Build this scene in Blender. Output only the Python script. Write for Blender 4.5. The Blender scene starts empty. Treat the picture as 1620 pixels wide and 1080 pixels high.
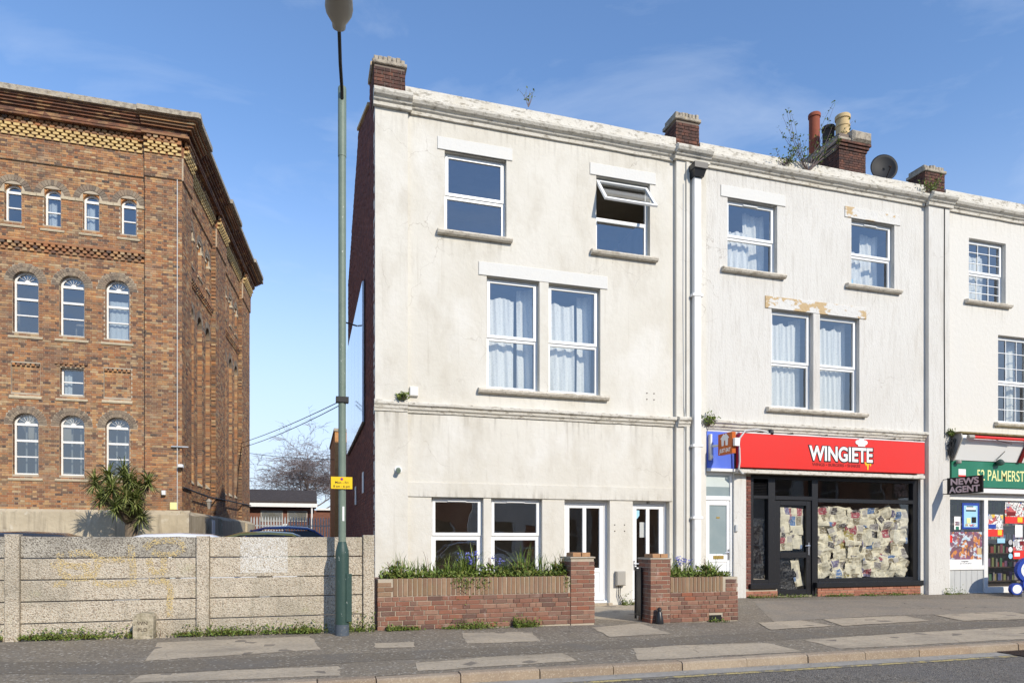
import bpy, bmesh, math, random
from mathutils import Vector, Matrix, noise as mnoise
random.seed(7)
R = random.Random(11)
rad = math.radians
S = bpy.context.scene
COL = S.collection

# ------------------------------------------------------------------ camera
YAW = rad(16.75)
CAMZ = 1.40
cam_d = bpy.data.cameras.new('camera')
cam = bpy.data.objects.new('camera', cam_d); COL.objects.link(cam)
cam.location = (0, 0, CAMZ)
cam.rotation_euler = (rad(90), 0, -YAW)
cam_d.sensor_width = 36.0
cam_d.lens = 24.0
cam_d.shift_y = (855 - 540) / 1620.0
cam_d.clip_start = 0.05
cam_d.clip_end = 3000
S.camera = cam

# ------------------------------------------------------------------ sky and sun
SUN_AZ, SUN_EL = rad(19.5), rad(31)          # azimuth measured from -Y towards +X
w = bpy.data.worlds.new('World'); S.world = w; w.use_nodes = True
nt = w.node_tree; nt.nodes.clear()
def wn(t, **k):
    n = nt.nodes.new(t)
    for a, b in k.items(): setattr(n, a, b)
    return n
sky = wn('ShaderNodeTexSky', sky_type='NISHITA', sun_disc=False, sun_elevation=SUN_EL,
         sun_rotation=math.pi - SUN_AZ, altitude=20, air_density=1.0, dust_density=0.0, ozone_density=5.0)
bg = wn('ShaderNodeBackground'); bg.inputs['Strength'].default_value = 0.15
wo = wn('ShaderNodeOutputWorld')
tc = wn('ShaderNodeTexCoord')
mp = wn('ShaderNodeMapping'); mp.inputs['Scale'].default_value = (1.6, 1.6, 5.0); mp.inputs['Rotation'].default_value = (0.25, 0.35, 0.3); mp.inputs['Location'].default_value = (0.0, 0.35, 0.25)
nz = wn('ShaderNodeTexNoise'); nz.inputs['Scale'].default_value = 1.7; nz.inputs['Detail'].default_value = 9; nz.inputs['Roughness'].default_value = 0.58; nz.inputs['Distortion'].default_value = 0.5
mr = wn('ShaderNodeMapRange'); mr.inputs['From Min'].default_value = 0.50; mr.inputs['From Max'].default_value = 0.80; mr.inputs['To Max'].default_value = 0.36
mx = wn('ShaderNodeMix', data_type='RGBA'); mx.inputs['B'].default_value = (3.7, 4.1, 4.7, 1)
L = nt.links.new
L(tc.outputs['Generated'], mp.inputs['Vector']); L(mp.outputs['Vector'], nz.inputs['Vector'])
L(nz.outputs['Fac'], mr.inputs['Value']); L(mr.outputs['Result'], mx.inputs['Factor'])
L(sky.outputs['Color'], mx.inputs['A']); sx = wn('ShaderNodeSeparateXYZ'); L(tc.outputs['Generated'], sx.inputs[0])
hz = wn('ShaderNodeMapRange', interpolation_type='SMOOTHERSTEP'); hz.inputs['From Min'].default_value = 0.56; hz.inputs['From Max'].default_value = -0.04; hz.inputs['To Max'].default_value = 0.92
L(sx.outputs['Z'], hz.inputs['Value'])
mh = wn('ShaderNodeMix', data_type='RGBA'); mh.inputs['B'].default_value = (3.15, 3.6, 4.3, 1)
L(hz.outputs['Result'], mh.inputs['Factor']); L(mx.outputs['Result'], mh.inputs['A']); L(mh.outputs['Result'], bg.inputs['Color']); L(bg.outputs['Background'], wo.inputs['Surface'])

sun_d = bpy.data.lights.new('sun', 'SUN'); sun_d.energy = 2.85; sun_d.angle = rad(0.53); sun_d.color = (1.0, 0.91, 0.77)
sun = bpy.data.objects.new('sun', sun_d); COL.objects.link(sun)
sd = Vector((math.sin(SUN_AZ) * math.cos(SUN_EL), -math.cos(SUN_AZ) * math.cos(SUN_EL), math.sin(SUN_EL)))
sun.rotation_euler = sd.to_track_quat('Z', 'Y').to_euler()
sun.location = (10, -20, 30)

vs = S.view_settings
vs.view_transform = 'Standard'; vs.look = 'None'; vs.exposure = 0.65; vs.gamma = 1.0; vs.use_curve_mapping = False
S.cycles.use_denoising = True
S.cycles.max_bounces = 8; S.cycles.transparent_max_bounces = 16
S.cycles.caustics_reflective = False; S.cycles.caustics_refractive = False

# ------------------------------------------------------------------ materials
def mat(name, col, rough=0.85, layers=(), bumps=(), spec=0.3, metal=0.0, rnd=None, trans=0.0, coat=0.0):
    """layers: (kind, (sx,sy,sz), lo, hi, colour, strength); bumps: (kind, scale, height).
    rnd: list of colours picked per brick / per object."""
    m = bpy.data.materials.new(name); m.use_nodes = True
    t = m.node_tree; N = t.nodes; K = t.links.new
    b = N['Principled BSDF']
    b.inputs['Roughness'].default_value = rough
    b.inputs['Metallic'].default_value = metal
    b.inputs['Specular IOR Level'].default_value = spec
    if coat: b.inputs['Coat Weight'].default_value = coat
    if trans: b.inputs['Transmission Weight'].default_value = trans
    geo = N.new('ShaderNodeNewGeometry')
    cur = None
    if rnd:
        oi = N.new('ShaderNodeObjectInfo'); ad = N.new('ShaderNodeMath'); ad.operation = 'ADD'
        K(oi.outputs['Random'], ad.inputs[0]); K(geo.outputs['Random Per Island'], ad.inputs[1])
        fr = N.new('ShaderNodeMath'); fr.operation = 'FRACT'; K(ad.outputs[0], fr.inputs[0])
        cr = N.new('ShaderNodeValToRGB'); cr.color_ramp.interpolation = 'LINEAR'
        el = cr.color_ramp.elements
        while len(el) < len(rnd): el.new(0.5)
        for i, c in enumerate(rnd):
            el[i].position = i / (len(rnd) - 1); el[i].color = (*c, 1)
        K(fr.outputs[0], cr.inputs['Fac']); cur = cr.outputs['Color']
    def tex(kind, sc):
        mp = N.new('ShaderNodeMapping'); K(geo.outputs['Position'], mp.inputs['Vector'])
        mp.inputs['Scale'].default_value = sc if isinstance(sc, tuple) else (sc, sc, sc)
        if kind == 'noise' or kind == 'fine':
            n = N.new('ShaderNodeTexNoise'); n.inputs['Scale'].default_value = 1; n.inputs['Detail'].default_value = 8 if kind == 'noise' else 3
            n.inputs['Roughness'].default_value = 0.6
            K(mp.outputs[0], n.inputs['Vector']); return n.outputs['Fac']
        if kind == 'cell':
            n = N.new('ShaderNodeTexVoronoi'); n.inputs['Scale'].default_value = 1
            K(mp.outputs[0], n.inputs['Vector']); s = N.new('ShaderNodeSeparateColor'); K(n.outputs['Color'], s.inputs[0]); return s.outputs[0]
        if kind == 'voro':
            n = N.new('ShaderNodeTexVoronoi'); n.inputs['Scale'].default_value = 1
            K(mp.outputs[0], n.inputs['Vector']); return n.outputs['Distance']
        if kind == 'crack':
            nn = N.new('ShaderNodeTexNoise'); nn.inputs['Scale'].default_value = 2.2; nn.inputs['Detail'].default_value = 5
            K(geo.outputs['Position'], nn.inputs['Vector'])
            vm = N.new('ShaderNodeVectorMath'); vm.operation = 'MULTIPLY_ADD'
            K(nn.outputs['Color'], vm.inputs[0]); vm.inputs[1].default_value = (0.35, 0.35, 0.35); K(mp.outputs[0], vm.inputs[2])
            n = N.new('ShaderNodeTexVoronoi'); n.feature = 'DISTANCE_TO_EDGE'; n.inputs['Scale'].default_value = 1
            n.inputs['Randomness'].default_value = 0.8
            K(vm.outputs[0], n.inputs['Vector']); return n.outputs['Distance']
    if cur is None and not layers:
        b.inputs['Base Color'].default_value = (*col, 1)
    else:
        if cur is None:
            rgb = N.new('ShaderNodeRGB'); rgb.outputs[0].default_value = (*col, 1); cur = rgb.outputs[0]
        for (kind, sc, lo, hi, c, st) in layers:
            f = tex(kind, sc)
            r = N.new('ShaderNodeMapRange'); r.inputs['From Min'].default_value = lo; r.inputs['From Max'].default_value = hi
            r.inputs['To Min'].default_value = 0; r.inputs['To Max'].default_value = st
            K(f, r.inputs['Value']); fac = r.outputs['Result']
            if kind == 'crack':   # break the line up so that only stretches of it show
                g = tex('noise', (0.55, 0.55, 0.8)); r2 = N.new('ShaderNodeMapRange')
                r2.inputs['From Min'].default_value = 0.50; r2.inputs['From Max'].default_value = 0.62
                K(g, r2.inputs['Value']); mu = N.new('ShaderNodeMath'); mu.operation = 'MULTIPLY'
                K(fac, mu.inputs[0]); K(r2.outputs['Result'], mu.inputs[1]); fac = mu.outputs[0]
            x = N.new('ShaderNodeMix'); x.data_type = 'RGBA'; K(fac, x.inputs['Factor']); K(cur, x.inputs['A'])
            x.inputs['B'].default_value = (*c, 1); cur = x.outputs['Result']
        K(cur, b.inputs['Base Color'])
    prev = None
    for (kind, sc, h) in bumps:
        f = tex(kind, sc); bp = N.new('ShaderNodeBump'); bp.inputs['Strength'].default_value = 1.0; bp.inputs['Distance'].default_value = h
        K(f, bp.inputs['Height'])
        if prev: K(prev, bp.inputs['Normal'])
        prev = bp.outputs['Normal']
    if prev: K(prev, b.inputs['Normal'])
    return m

def glass(name, tint=(0.82, 0.86, 0.86), ior=1.9, rough=0.0, wob=0.0):
    """thin pane: clear through, mirror by Fresnel"""
    m = bpy.data.materials.new(name); m.use_nodes = True
    t = m.node_tree; N = t.nodes; K = t.links.new; N.clear()
    o = N.new('ShaderNodeOutputMaterial'); tr = N.new('ShaderNodeBsdfTransparent'); tr.inputs[0].default_value = (*tint, 1)
    gl = N.new('ShaderNodeBsdfGlossy'); gl.inputs['Roughness'].default_value = rough; gl.inputs['Color'].default_value = (0.95, 0.97, 1, 1)
    # Schlick reflectance, the same from either side of the pane
    lw = N.new('ShaderNodeLayerWeight'); lw.inputs['Blend'].default_value = 0.5
    f0 = ((ior - 1) / (ior + 1)) ** 2
    pw = N.new('ShaderNodeMath'); pw.operation = 'POWER'; pw.inputs[1].default_value = 4.0; K(lw.outputs['Facing'], pw.inputs[0])
    fr = N.new('ShaderNodeMath'); fr.operation = 'MULTIPLY_ADD'; fr.inputs[1].default_value = 1 - f0; fr.inputs[2].default_value = f0; K(pw.outputs[0], fr.inputs[0])
    mx = N.new('ShaderNodeMixShader')
    K(fr.outputs[0], mx.inputs[0]); K(tr.outputs[0], mx.inputs[1]); K(gl.outputs[0], mx.inputs[2]); K(mx.outputs[0], o.inputs['Surface'])
    if wob:
        g = N.new('ShaderNodeNewGeometry'); n = N.new('ShaderNodeTexNoise'); n.inputs['Scale'].default_value = 1.6; n.inputs['Detail'].default_value = 1
        K(g.outputs['Position'], n.inputs['Vector']); bp = N.new('ShaderNodeBump'); bp.inputs['Distance'].default_value = wob
        K(n.outputs['Fac'], bp.inputs['Height']); K(bp.outputs[0], gl.inputs['Normal'])
    return m

BR_OLD = [(0.46, 0.215, 0.085), (0.33, 0.15, 0.07), (0.52, 0.29, 0.125), (0.10, 0.075, 0.062), (0.41, 0.185, 0.078), (0.20, 0.10, 0.06), (0.50, 0.37, 0.21), (0.38, 0.155, 0.065), (0.065, 0.055, 0.052), (0.54, 0.33, 0.15), (0.28, 0.155, 0.095), (0.44, 0.22, 0.09), (0.13, 0.085, 0.066)]
BR_GDN = [(0.215, 0.10, 0.068), (0.27, 0.135, 0.092), (0.145, 0.08, 0.062), (0.235, 0.105, 0.07), (0.30, 0.175, 0.122), (0.19, 0.108, 0.08), (0.28, 0.10, 0.056), (0.225, 0.135, 0.098), (0.12, 0.07, 0.056)]
m_brick_old = mat('old_orange_brick', (0.4, 0.16, 0.07), 0.9, [('noise', 9, 0.45, 0.75, (0.20, 0.11, 0.075), 0.45), ('noise', 0.45, 0.45, 0.66, (0.15, 0.095, 0.07), 0.55), ('noise', (2.6, 2.6, 0.35), 0.52, 0.70, (0.12, 0.085, 0.065), 0.45), ('noise', 1.3, 0.58, 0.70, (0.52, 0.40, 0.28), 0.35), ('noise', 40, 0.58, 0.72, (0.55, 0.42, 0.30), 0.35)], [('noise', 60, 0.004)], rnd=BR_OLD)
m_brick_grey = mat('grey_brown_arch_brick', (0.3, 0.25, 0.18), 0.9, [('noise', 12, 0.4, 0.7, (0.14, 0.12, 0.10), 0.4)], [('noise', 60, 0.004)], rnd=[(0.30, 0.22, 0.15), (0.19, 0.145, 0.11), (0.34, 0.27, 0.19), (0.13, 0.105, 0.085)])
m_brick_orange = mat('rubbed_orange_brick', (0.5, 0.24, 0.09), 0.9, [('noise', 12, 0.45, 0.7, (0.34, 0.15, 0.06), 0.5)], rnd=[(0.55, 0.27, 0.10), (0.46, 0.20, 0.08), (0.58, 0.32, 0.13)])
m_brick_buff = mat('buff_corbel_brick', (0.6, 0.43, 0.18), 0.9, [('noise', 10, 0.45, 0.7, (0.36, 0.24, 0.12), 0.4)], rnd=[(0.66, 0.48, 0.21), (0.56, 0.39, 0.17), (0.60, 0.45, 0.22)])
m_mortar_old = mat('old_lime_mortar', (0.47, 0.40, 0.30), 0.95, [('noise', 3, 0.4, 0.7, (0.28, 0.22, 0.17), 0.6)])
m_brick_gdn = mat('garden_wall_brick', (0.3, 0.13, 0.09), 0.88, [('noise', 14, 0.45, 0.72, (0.19, 0.10, 0.08), 0.5), ('noise', 5, 0.60, 0.74, (0.55, 0.47, 0.42), 0.5), ('noise', 70, 0.60, 0.72, (0.5, 0.38, 0.3), 0.3)], [('noise', 90, 0.004)], rnd=BR_GDN)
m_brick_sold = mat('tan_soldier_brick', (0.33, 0.19, 0.12), 0.88, [('noise', 14, 0.45, 0.72, (0.20, 0.12, 0.08), 0.5), ('noise', 3.5, 0.46, 0.64, (0.25, 0.19, 0.09), 0.3), ('noise', 60, 0.60, 0.72, (0.5, 0.38, 0.3), 0.3)], [('noise', 90, 0.004)], rnd=[(0.27, 0.165, 0.10), (0.20, 0.12, 0.08), (0.32, 0.21, 0.135), (0.24, 0.15, 0.10)])
m_mortar_gdn = mat('garden_mortar', (0.46, 0.40, 0.31), 0.95, [('noise', 6, 0.4, 0.7, (0.36, 0.30, 0.24), 0.6)], [('noise', 120, 0.003)])
m_brick_dark = mat('dark_gable_brick', (0.16, 0.06, 0.045), 0.9, [('noise', 8, 0.45, 0.75, (0.09, 0.05, 0.045), 0.5)], [('noise', 60, 0.004)], rnd=[(0.20, 0.075, 0.055), (0.15, 0.055, 0.045), (0.24, 0.09, 0.06), (0.11, 0.05, 0.045)])
m_mortar_dark = mat('dark_mortar', (0.24, 0.17, 0.14), 0.95)
m_brick_stack = mat('sooty_stack_brick', (0.16, 0.075, 0.055), 0.92, [('noise', 6, 0.38, 0.62, (0.05, 0.036, 0.032), 0.75), ('noise', 30, 0.63, 0.74, (0.45, 0.40, 0.36), 0.5)], [('noise', 60, 0.005)], rnd=[(0.16, 0.07, 0.05), (0.10, 0.052, 0.042), (0.20, 0.085, 0.055), (0.08, 0.047, 0.04)])
m_mortar_stack = mat('sooty_mortar', (0.20, 0.16, 0.13), 0.95)
m_brick_stall = mat('stall_riser_brick', (0.36, 0.15, 0.09), 0.9, [('noise', 14, 0.45, 0.72, (0.22, 0.11, 0.08), 0.5)], [('noise', 90, 0.003)], rnd=[(0.40, 0.17, 0.10), (0.32, 0.13, 0.085), (0.44, 0.20, 0.13)])

m_render1 = mat('cream_stucco', (0.655, 0.63, 0.565), 0.9,
    [('noise', (0.5, 0.5, 0.35), 0.42, 0.70, (0.57, 0.535, 0.455), 0.8), ('noise', (2.2, 2.2, 0.9), 0.50, 0.72, (0.47, 0.43, 0.355), 0.5),
     ('noise', (0.9, 0.9, 0.5), 0.55, 0.70, (0.72, 0.705, 0.66), 0.6), ('noise', (9, 9, 0.5), 0.60, 0.78, (0.40, 0.36, 0.29), 0.4),
     ('fine', 26, 0.62, 0.75, (0.50, 0.46, 0.38), 0.30), ('crack', (0.75, 0.75, 0.62), 0.0045, 0.0, (0.30, 0.26, 0.21), 0.6)],
    [('noise', 7, 0.012), ('noise', 70, 0.003)])
m_render2 = mat('off_white_roughcast', (0.645, 0.63, 0.59), 0.92,
    [('noise', (0.6, 0.6, 0.4), 0.45, 0.70, (0.575, 0.55, 0.50), 0.7), ('noise', (14, 14, 1.3), 0.50, 0.72, (0.47, 0.445, 0.40), 0.60),
     ('fine', 34, 0.60, 0.74, (0.48, 0.45, 0.40), 0.45), ('noise', (3, 3, 0.8), 0.58, 0.72, (0.50, 0.46, 0.40), 0.45),
     ('crack', (0.5, 0.5, 0.45), 0.004, 0.0, (0.30, 0.26, 0.22), 0.7)],
    [('noise', (30, 30, 12), 0.014), ('noise', 90, 0.004)])
m_render3 = mat('white_smooth_render', (0.66, 0.64, 0.59), 0.9,
    [('noise', (0.7, 0.7, 0.4), 0.45, 0.70, (0.68, 0.65, 0.58), 0.6), ('noise', (6, 6, 0.8), 0.58, 0.76, (0.56, 0.53, 0.47), 0.4), ('fine', 30, 0.64, 0.75, (0.5, 0.47, 0.42), 0.3)],
    [('noise', 9, 0.010), ('noise', 80, 0.003)])
m_trim = mat('weathered_painted_moulding', (0.64, 0.61, 0.54), 0.88,
    [('noise', (2.4, 2.4, 2.4), 0.50, 0.70, (0.56, 0.51, 0.41), 0.55), ('noise', (7, 7, 16), 0.53, 0.66, (0.22, 0.19, 0.14), 0.75), ('noise', (22, 22, 30), 0.60, 0.70, (0.16, 0.14, 0.11), 0.5)],
    [('noise', 22, 0.012), ('noise', 80, 0.004)])
m_lintel = mat('white_painted_lintel', (0.655, 0.65, 0.62), 0.8, [('noise', 4, 0.5, 0.75, (0.70, 0.68, 0.62), 0.6), ('fine', 30, 0.66, 0.75, (0.45, 0.42, 0.36), 0.5)], [('noise', 20, 0.004)])
m_lintel_peel = mat('peeling_painted_lintel', (0.64, 0.63, 0.60), 0.85, [('noise', 5, 0.5, 0.75, (0.66, 0.63, 0.56), 0.6), ('noise', (2.6, 2.6, 4.5), 0.535, 0.56, (0.50, 0.36, 0.19), 0.95), ('fine', 26, 0.64, 0.72, (0.2, 0.17, 0.13), 0.6)], [('noise', 14, 0.016)])
m_sill = mat('weathered_stone_sill', (0.66, 0.61, 0.52), 0.9, [('noise', (5, 5, 12), 0.48, 0.66, (0.34, 0.29, 0.22), 0.7), ('noise', (16, 16, 26), 0.56, 0.68, (0.15, 0.13, 0.10), 0.6)], [('noise', 26, 0.016)])
m_upvc = mat('white_upvc', (0.83, 0.84, 0.84), 0.35, [('noise', 6, 0.55, 0.8, (0.70, 0.70, 0.68), 0.3)], spec=0.5)
m_wpaint = mat('white_gloss_paint', (0.80, 0.79, 0.76), 0.45, [('noise', 8, 0.5, 0.75, (0.64, 0.62, 0.56), 0.5)], spec=0.45)
m_stone = mat('buff_sandstone', (0.52, 0.44, 0.31), 0.9, [('noise', 5, 0.42, 0.7, (0.36, 0.29, 0.19), 0.6), ('noise', 25, 0.6, 0.74, (0.2, 0.17, 0.12), 0.5)], [('noise', 30, 0.008)])
m_coping = mat('lichened_coping', (0.42, 0.37, 0.29), 0.95, [('noise', 7, 0.45, 0.65, (0.17, 0.145, 0.12), 0.75), ('noise', 12, 0.62, 0.72, (0.52, 0.36, 0.08), 0.7), ('noise', 30, 0.60, 0.7, (0.6, 0.55, 0.45), 0.5)], [('noise', 24, 0.02)])
m_plinth = mat('stained_cement_plinth', (0.50, 0.43, 0.31), 0.92, [('noise', (0.9, 0.9, 0.9), 0.44, 0.66, (0.36, 0.30, 0.21), 0.7), ('noise', (5, 5, 0.5), 0.52, 0.72, (0.16, 0.13, 0.10), 0.65), ('noise', 3, 0.60, 0.68, (0.62, 0.57, 0.47), 0.6)], [('noise', 8, 0.02)])
m_glass = glass('window_glass', (0.86, 0.89, 0.89), 2.6, wob=0.004)
m_glass_old = glass('old_window_glass', (0.62, 0.68, 0.72), 2.6, wob=0.01)
m_glass_dark = glass('grimy_shop_glass', (0.84, 0.85, 0.85), 1.8, wob=0.003)
m_frost = mat('frosted_glass', (0.25, 0.31, 0.32), 0.22, [('noise', 3, 0.4, 0.7, (0.33, 0.38, 0.38), 0.5)], spec=0.5)
m_frost_pale = mat('pale_frosted_glass', (0.56, 0.62, 0.60), 0.3, [('noise', 5, 0.45, 0.7, (0.48, 0.53, 0.52), 0.5)], spec=0.5)
m_curtain = mat('white_net_curtain', (0.87, 0.85, 0.80), 0.9, [('fine', (34, 34, 34), 0.5, 0.66, (0.58, 0.57, 0.54), 0.55), ('noise', (40, 40, 1.5), 0.5, 0.7, (0.66, 0.65, 0.62), 0.35)])
m_room = mat('room_plaster', (0.58, 0.52, 0.44), 0.9, [('noise', 1.2, 0.4, 0.7, (0.30, 0.27, 0.23), 0.5)])
m_slate = mat('grey_roof_slate', (0.10, 0.10, 0.11), 0.7, [('noise', 3, 0.4, 0.7, (0.16, 0.15, 0.14), 0.5)], [('noise', 10, 0.01)])
m_black = mat('black_painted_frame', (0.012, 0.012, 0.014), 0.38, [('noise', 14, 0.6, 0.75, (0.06, 0.055, 0.05), 0.5)], spec=0.45)
m_blackplastic = mat('black_plastic', (0.015, 0.015, 0.017), 0.35, spec=0.5)
m_binbag = mat('crumpled_black_plastic_sheet', (0.02, 0.02, 0.023), 0.22, bumps=[('noise', 9, 0.05), ('noise', 26, 0.02)], spec=0.6)
m_metal = mat('galvanised_steel', (0.50, 0.53, 0.55), 0.45, [('noise', 8, 0.45, 0.7, (0.38, 0.41, 0.43), 0.5)], metal=0.6)
m_chrome = mat('polished_handle_metal', (0.75, 0.75, 0.76), 0.2, metal=0.9)
m_brass = mat('brass_plate', (0.62, 0.43, 0.13), 0.35, metal=0.8)
m_conc = mat('exposed_aggregate_concrete', (0.53, 0.465, 0.36), 0.95,
    [('cell', 95, 0.0, 1.0, (0.66, 0.60, 0.50), 0.65), ('cell', (66, 66, 70), 0.80, 0.85, (0.17, 0.135, 0.10), 0.65), ('cell', (110, 110, 105), 0.84, 0.88, (0.36, 0.25, 0.16), 0.7), ('noise', (0.9, 0.9, 1.3), 0.48, 0.70, (0.30, 0.27, 0.21), 0.55), ('noise', (7, 7, 0.7), 0.55, 0.72, (0.22, 0.20, 0.15), 0.5), ('noise', 2.2, 0.60, 0.70, (0.36, 0.36, 0.20), 0.4)],
    [('voro', 60, 0.012)])
m_conc_dirty = mat('blackened_aggregate_concrete', (0.40, 0.37, 0.31), 0.95,
    [('cell', 95, 0.0, 1.0, (0.58, 0.54, 0.46), 0.65), ('cell', (68, 68, 72), 0.66, 0.74, (0.12, 0.10, 0.08), 0.8), ('noise', (1.6, 1.6, 3), 0.42, 0.62, (0.20, 0.18, 0.15), 0.6)],
    [('voro', 60, 0.012)])
m_asph = mat('worn_asphalt_pavement', (0.235, 0.195, 0.138), 0.92,
    [('noise', (0.6, 0.6, 0.6), 0.42, 0.66, (0.163, 0.138, 0.108), 0.8), ('cell', 60, 0.0, 1.0, (0.33, 0.285, 0.22), 0.6), ('fine', 24, 0.42, 0.62, (0.12, 0.10, 0.08), 0.55), ('fine', 31, 0.60, 0.70, (0.40, 0.36, 0.29), 0.6), ('cell', 40, 0.93, 0.95, (0.46, 0.42, 0.35), 0.8), ('crack', (0.55, 0.55, 0.55), 0.010, 0.0, (0.05, 0.042, 0.035), 0.8), ('noise', 2.5, 0.56, 0.70, (0.23, 0.21, 0.18), 0.5)],
    [('voro', 90, 0.006), ('noise', 1.5, 0.02)])
m_asph2 = mat('newer_dark_asphalt', (0.182, 0.15, 0.108), 0.92, [('cell', 62, 0.0, 1.0, (0.235, 0.205, 0.16), 0.6), ('fine', 26, 0.42, 0.62, (0.10, 0.085, 0.068), 0.5), ('fine', 33, 0.60, 0.72, (0.31, 0.275, 0.22), 0.5), ('cell', 44, 0.95, 0.965, (0.42, 0.39, 0.33), 0.8), ('noise', 1.6, 0.45, 0.7, (0.16, 0.15, 0.135), 0.6)], [('voro', 90, 0.005)])
m_patch = mat('pale_concrete_patch', (0.50, 0.405, 0.28), 0.92, [('noise', 1.3, 0.42, 0.68, (0.30, 0.25, 0.185), 0.7), ('cell', 80, 0.0, 1.0, (0.43, 0.395, 0.335), 0.5), ('fine', 22, 0.45, 0.65, (0.27, 0.225, 0.165), 0.5), ('noise', (0.8, 2.4, 1), 0.52, 0.68, (0.24, 0.205, 0.155), 0.55), ('crack', (0.7, 0.7, 0.7), 0.009, 0.0, (0.08, 0.065, 0.05), 0.8), ('cell', 7, 0.965, 0.97, (0.12, 0.105, 0.09), 0.7), ('noise', 14, 0.6, 0.74, (0.18, 0.165, 0.145), 0.5)], [('voro', 85, 0.004), ('noise', 5, 0.008)])
m_patch_mid = mat('brownish_worn_asphalt', (0.30, 0.25, 0.185), 0.92, [('noise', 1.3, 0.42, 0.68, (0.19, 0.175, 0.155), 0.7), ('cell', 80, 0.0, 1.0, (0.33, 0.305, 0.265), 0.5), ('fine', 23, 0.43, 0.63, (0.17, 0.14, 0.105), 0.55), ('fine', 30, 0.60, 0.70, (0.44, 0.39, 0.31), 0.5), ('crack', (0.5, 0.5, 0.5), 0.010, 0.0, (0.06, 0.05, 0.04), 0.8), ('noise', 9, 0.6, 0.74, (0.15, 0.14, 0.12), 0.5)], [('voro', 85, 0.005)])
m_road = mat('coarse_road_asphalt', (0.165, 0.142, 0.108), 0.9, [('cell', 60, 0.0, 1.0, (0.21, 0.20, 0.19), 0.7), ('fine', 27, 0.58, 0.68, (0.40, 0.37, 0.32), 0.7), ('fine', 20, 0.46, 0.36, (0.05, 0.045, 0.04), 0.7), ('cell', 48, 0.12, 0.06, (0.04, 0.04, 0.04), 0.7), ('noise', 0.8, 0.45, 0.7, (0.16, 0.15, 0.14), 0.6)], [('voro', 60, 0.012)])
m_kerb = mat('brown_kerb_stone', (0.36, 0.27, 0.19), 0.9, rnd=[(0.34, 0.255, 0.175), (0.27, 0.21, 0.15), (0.37, 0.30, 0.22), (0.31, 0.225, 0.15)], layers=[('noise', (3, 3, 6), 0.45, 0.68, (0.27, 0.205, 0.15), 0.7), ('noise', 22, 0.6, 0.72, (0.16, 0.13, 0.10), 0.5), ('cell', 90, 0.8, 0.9, (0.52, 0.44, 0.34), 0.4)], bumps=[('noise', 12, 0.014), ('noise', 60, 0.005)])
m_gutter = mat('grey_gutter_channel', (0.33, 0.31, 0.275), 0.9, [('noise', 3, 0.42, 0.68, (0.22, 0.205, 0.18), 0.8), ('cell', 80, 0.0, 1.0, (0.40, 0.375, 0.33), 0.4)], [('noise', 20, 0.01)])
m_yellow = mat('worn_yellow_road_paint', (0.50, 0.40, 0.16), 0.85, [('noise', 9, 0.48, 0.56, (0.17, 0.16, 0.145), 0.9), ('cell', 60, 0.6, 0.7, (0.15, 0.14, 0.13), 0.6)])
m_iron = mat('rusty_cast_iron', (0.07, 0.05, 0.04), 0.8, [('noise', 20, 0.5, 0.7, (0.14, 0.08, 0.05), 0.6)], metal=0.3)
m_soil = mat('dark_soil', (0.06, 0.045, 0.03), 0.98, [('noise', 20, 0.4, 0.7, (0.11, 0.085, 0.06), 0.6)])
m_leaf = mat('green_strap_leaf', (0.1, 0.16, 0.03), 0.55, rnd=[(0.11, 0.18, 0.03), (0.18, 0.25, 0.045), (0.075, 0.125, 0.025), (0.26, 0.30, 0.07), (0.13, 0.20, 0.04)])
m_weed = mat('weed_leaf', (0.11, 0.17, 0.03), 0.6, rnd=[(0.12, 0.185, 0.03), (0.17, 0.23, 0.045), (0.08, 0.13, 0.025), (0.22, 0.22, 0.06), (0.13, 0.20, 0.035)])
m_dry = mat('dry_brown_weed', (0.2, 0.12, 0.07), 0.8, rnd=[(0.22, 0.13, 0.07), (0.15, 0.08, 0.05), (0.30, 0.21, 0.11)])
m_flower = mat('violet_blue_petal', (0.20, 0.22, 0.62), 0.6, rnd=[(0.19, 0.21, 0.60), (0.27, 0.28, 0.70), (0.15, 0.16, 0.50)])
m_palm = mat('cordyline_leaf', (0.12, 0.17, 0.04), 0.5, rnd=[(0.16, 0.20, 0.045), (0.26, 0.29, 0.09), (0.10, 0.14, 0.03), (0.34, 0.34, 0.14), (0.14, 0.185, 0.045)])
m_bark = mat('grey_brown_bark', (0.20, 0.155, 0.11), 0.95, [('noise', (18, 18, 4), 0.4, 0.7, (0.09, 0.07, 0.05), 0.7)], [('noise', (25, 25, 8), 0.03)])
m_twig = mat('purple_grey_twig', (0.17, 0.13, 0.125), 0.9, [('noise', 2, 0.4, 0.7, (0.24, 0.20, 0.18), 0.6)])
m_green = mat('sage_green_lamp_paint', (0.165, 0.215, 0.17), 0.5, [('noise', 4, 0.45, 0.7, (0.12, 0.165, 0.13), 0.6), ('noise', (30, 30, 14), 0.66, 0.70, (0.50, 0.52, 0.47), 0.8)], [('noise', 30, 0.003)], spec=0.4)
m_green_dk = mat('dark_green_base_paint', (0.03, 0.065, 0.055), 0.5, [('noise', 5, 0.45, 0.7, (0.045, 0.085, 0.07), 0.6), ('noise', (26, 26, 12), 0.665, 0.70, (0.42, 0.45, 0.42), 0.8)], [('noise', 30, 0.003)], spec=0.4)
m_bluegrey = mat('blue_grey_base_paint', (0.08, 0.10, 0.125), 0.6, [('noise', 24, 0.55, 0.66, (0.20, 0.20, 0.19), 0.6)])
m_lampgrey = mat('grey_lantern_casing', (0.36, 0.34, 0.30), 0.5)
m_signyellow = mat('yellow_sign_face', (0.78, 0.52, 0.012), 0.4)
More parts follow.
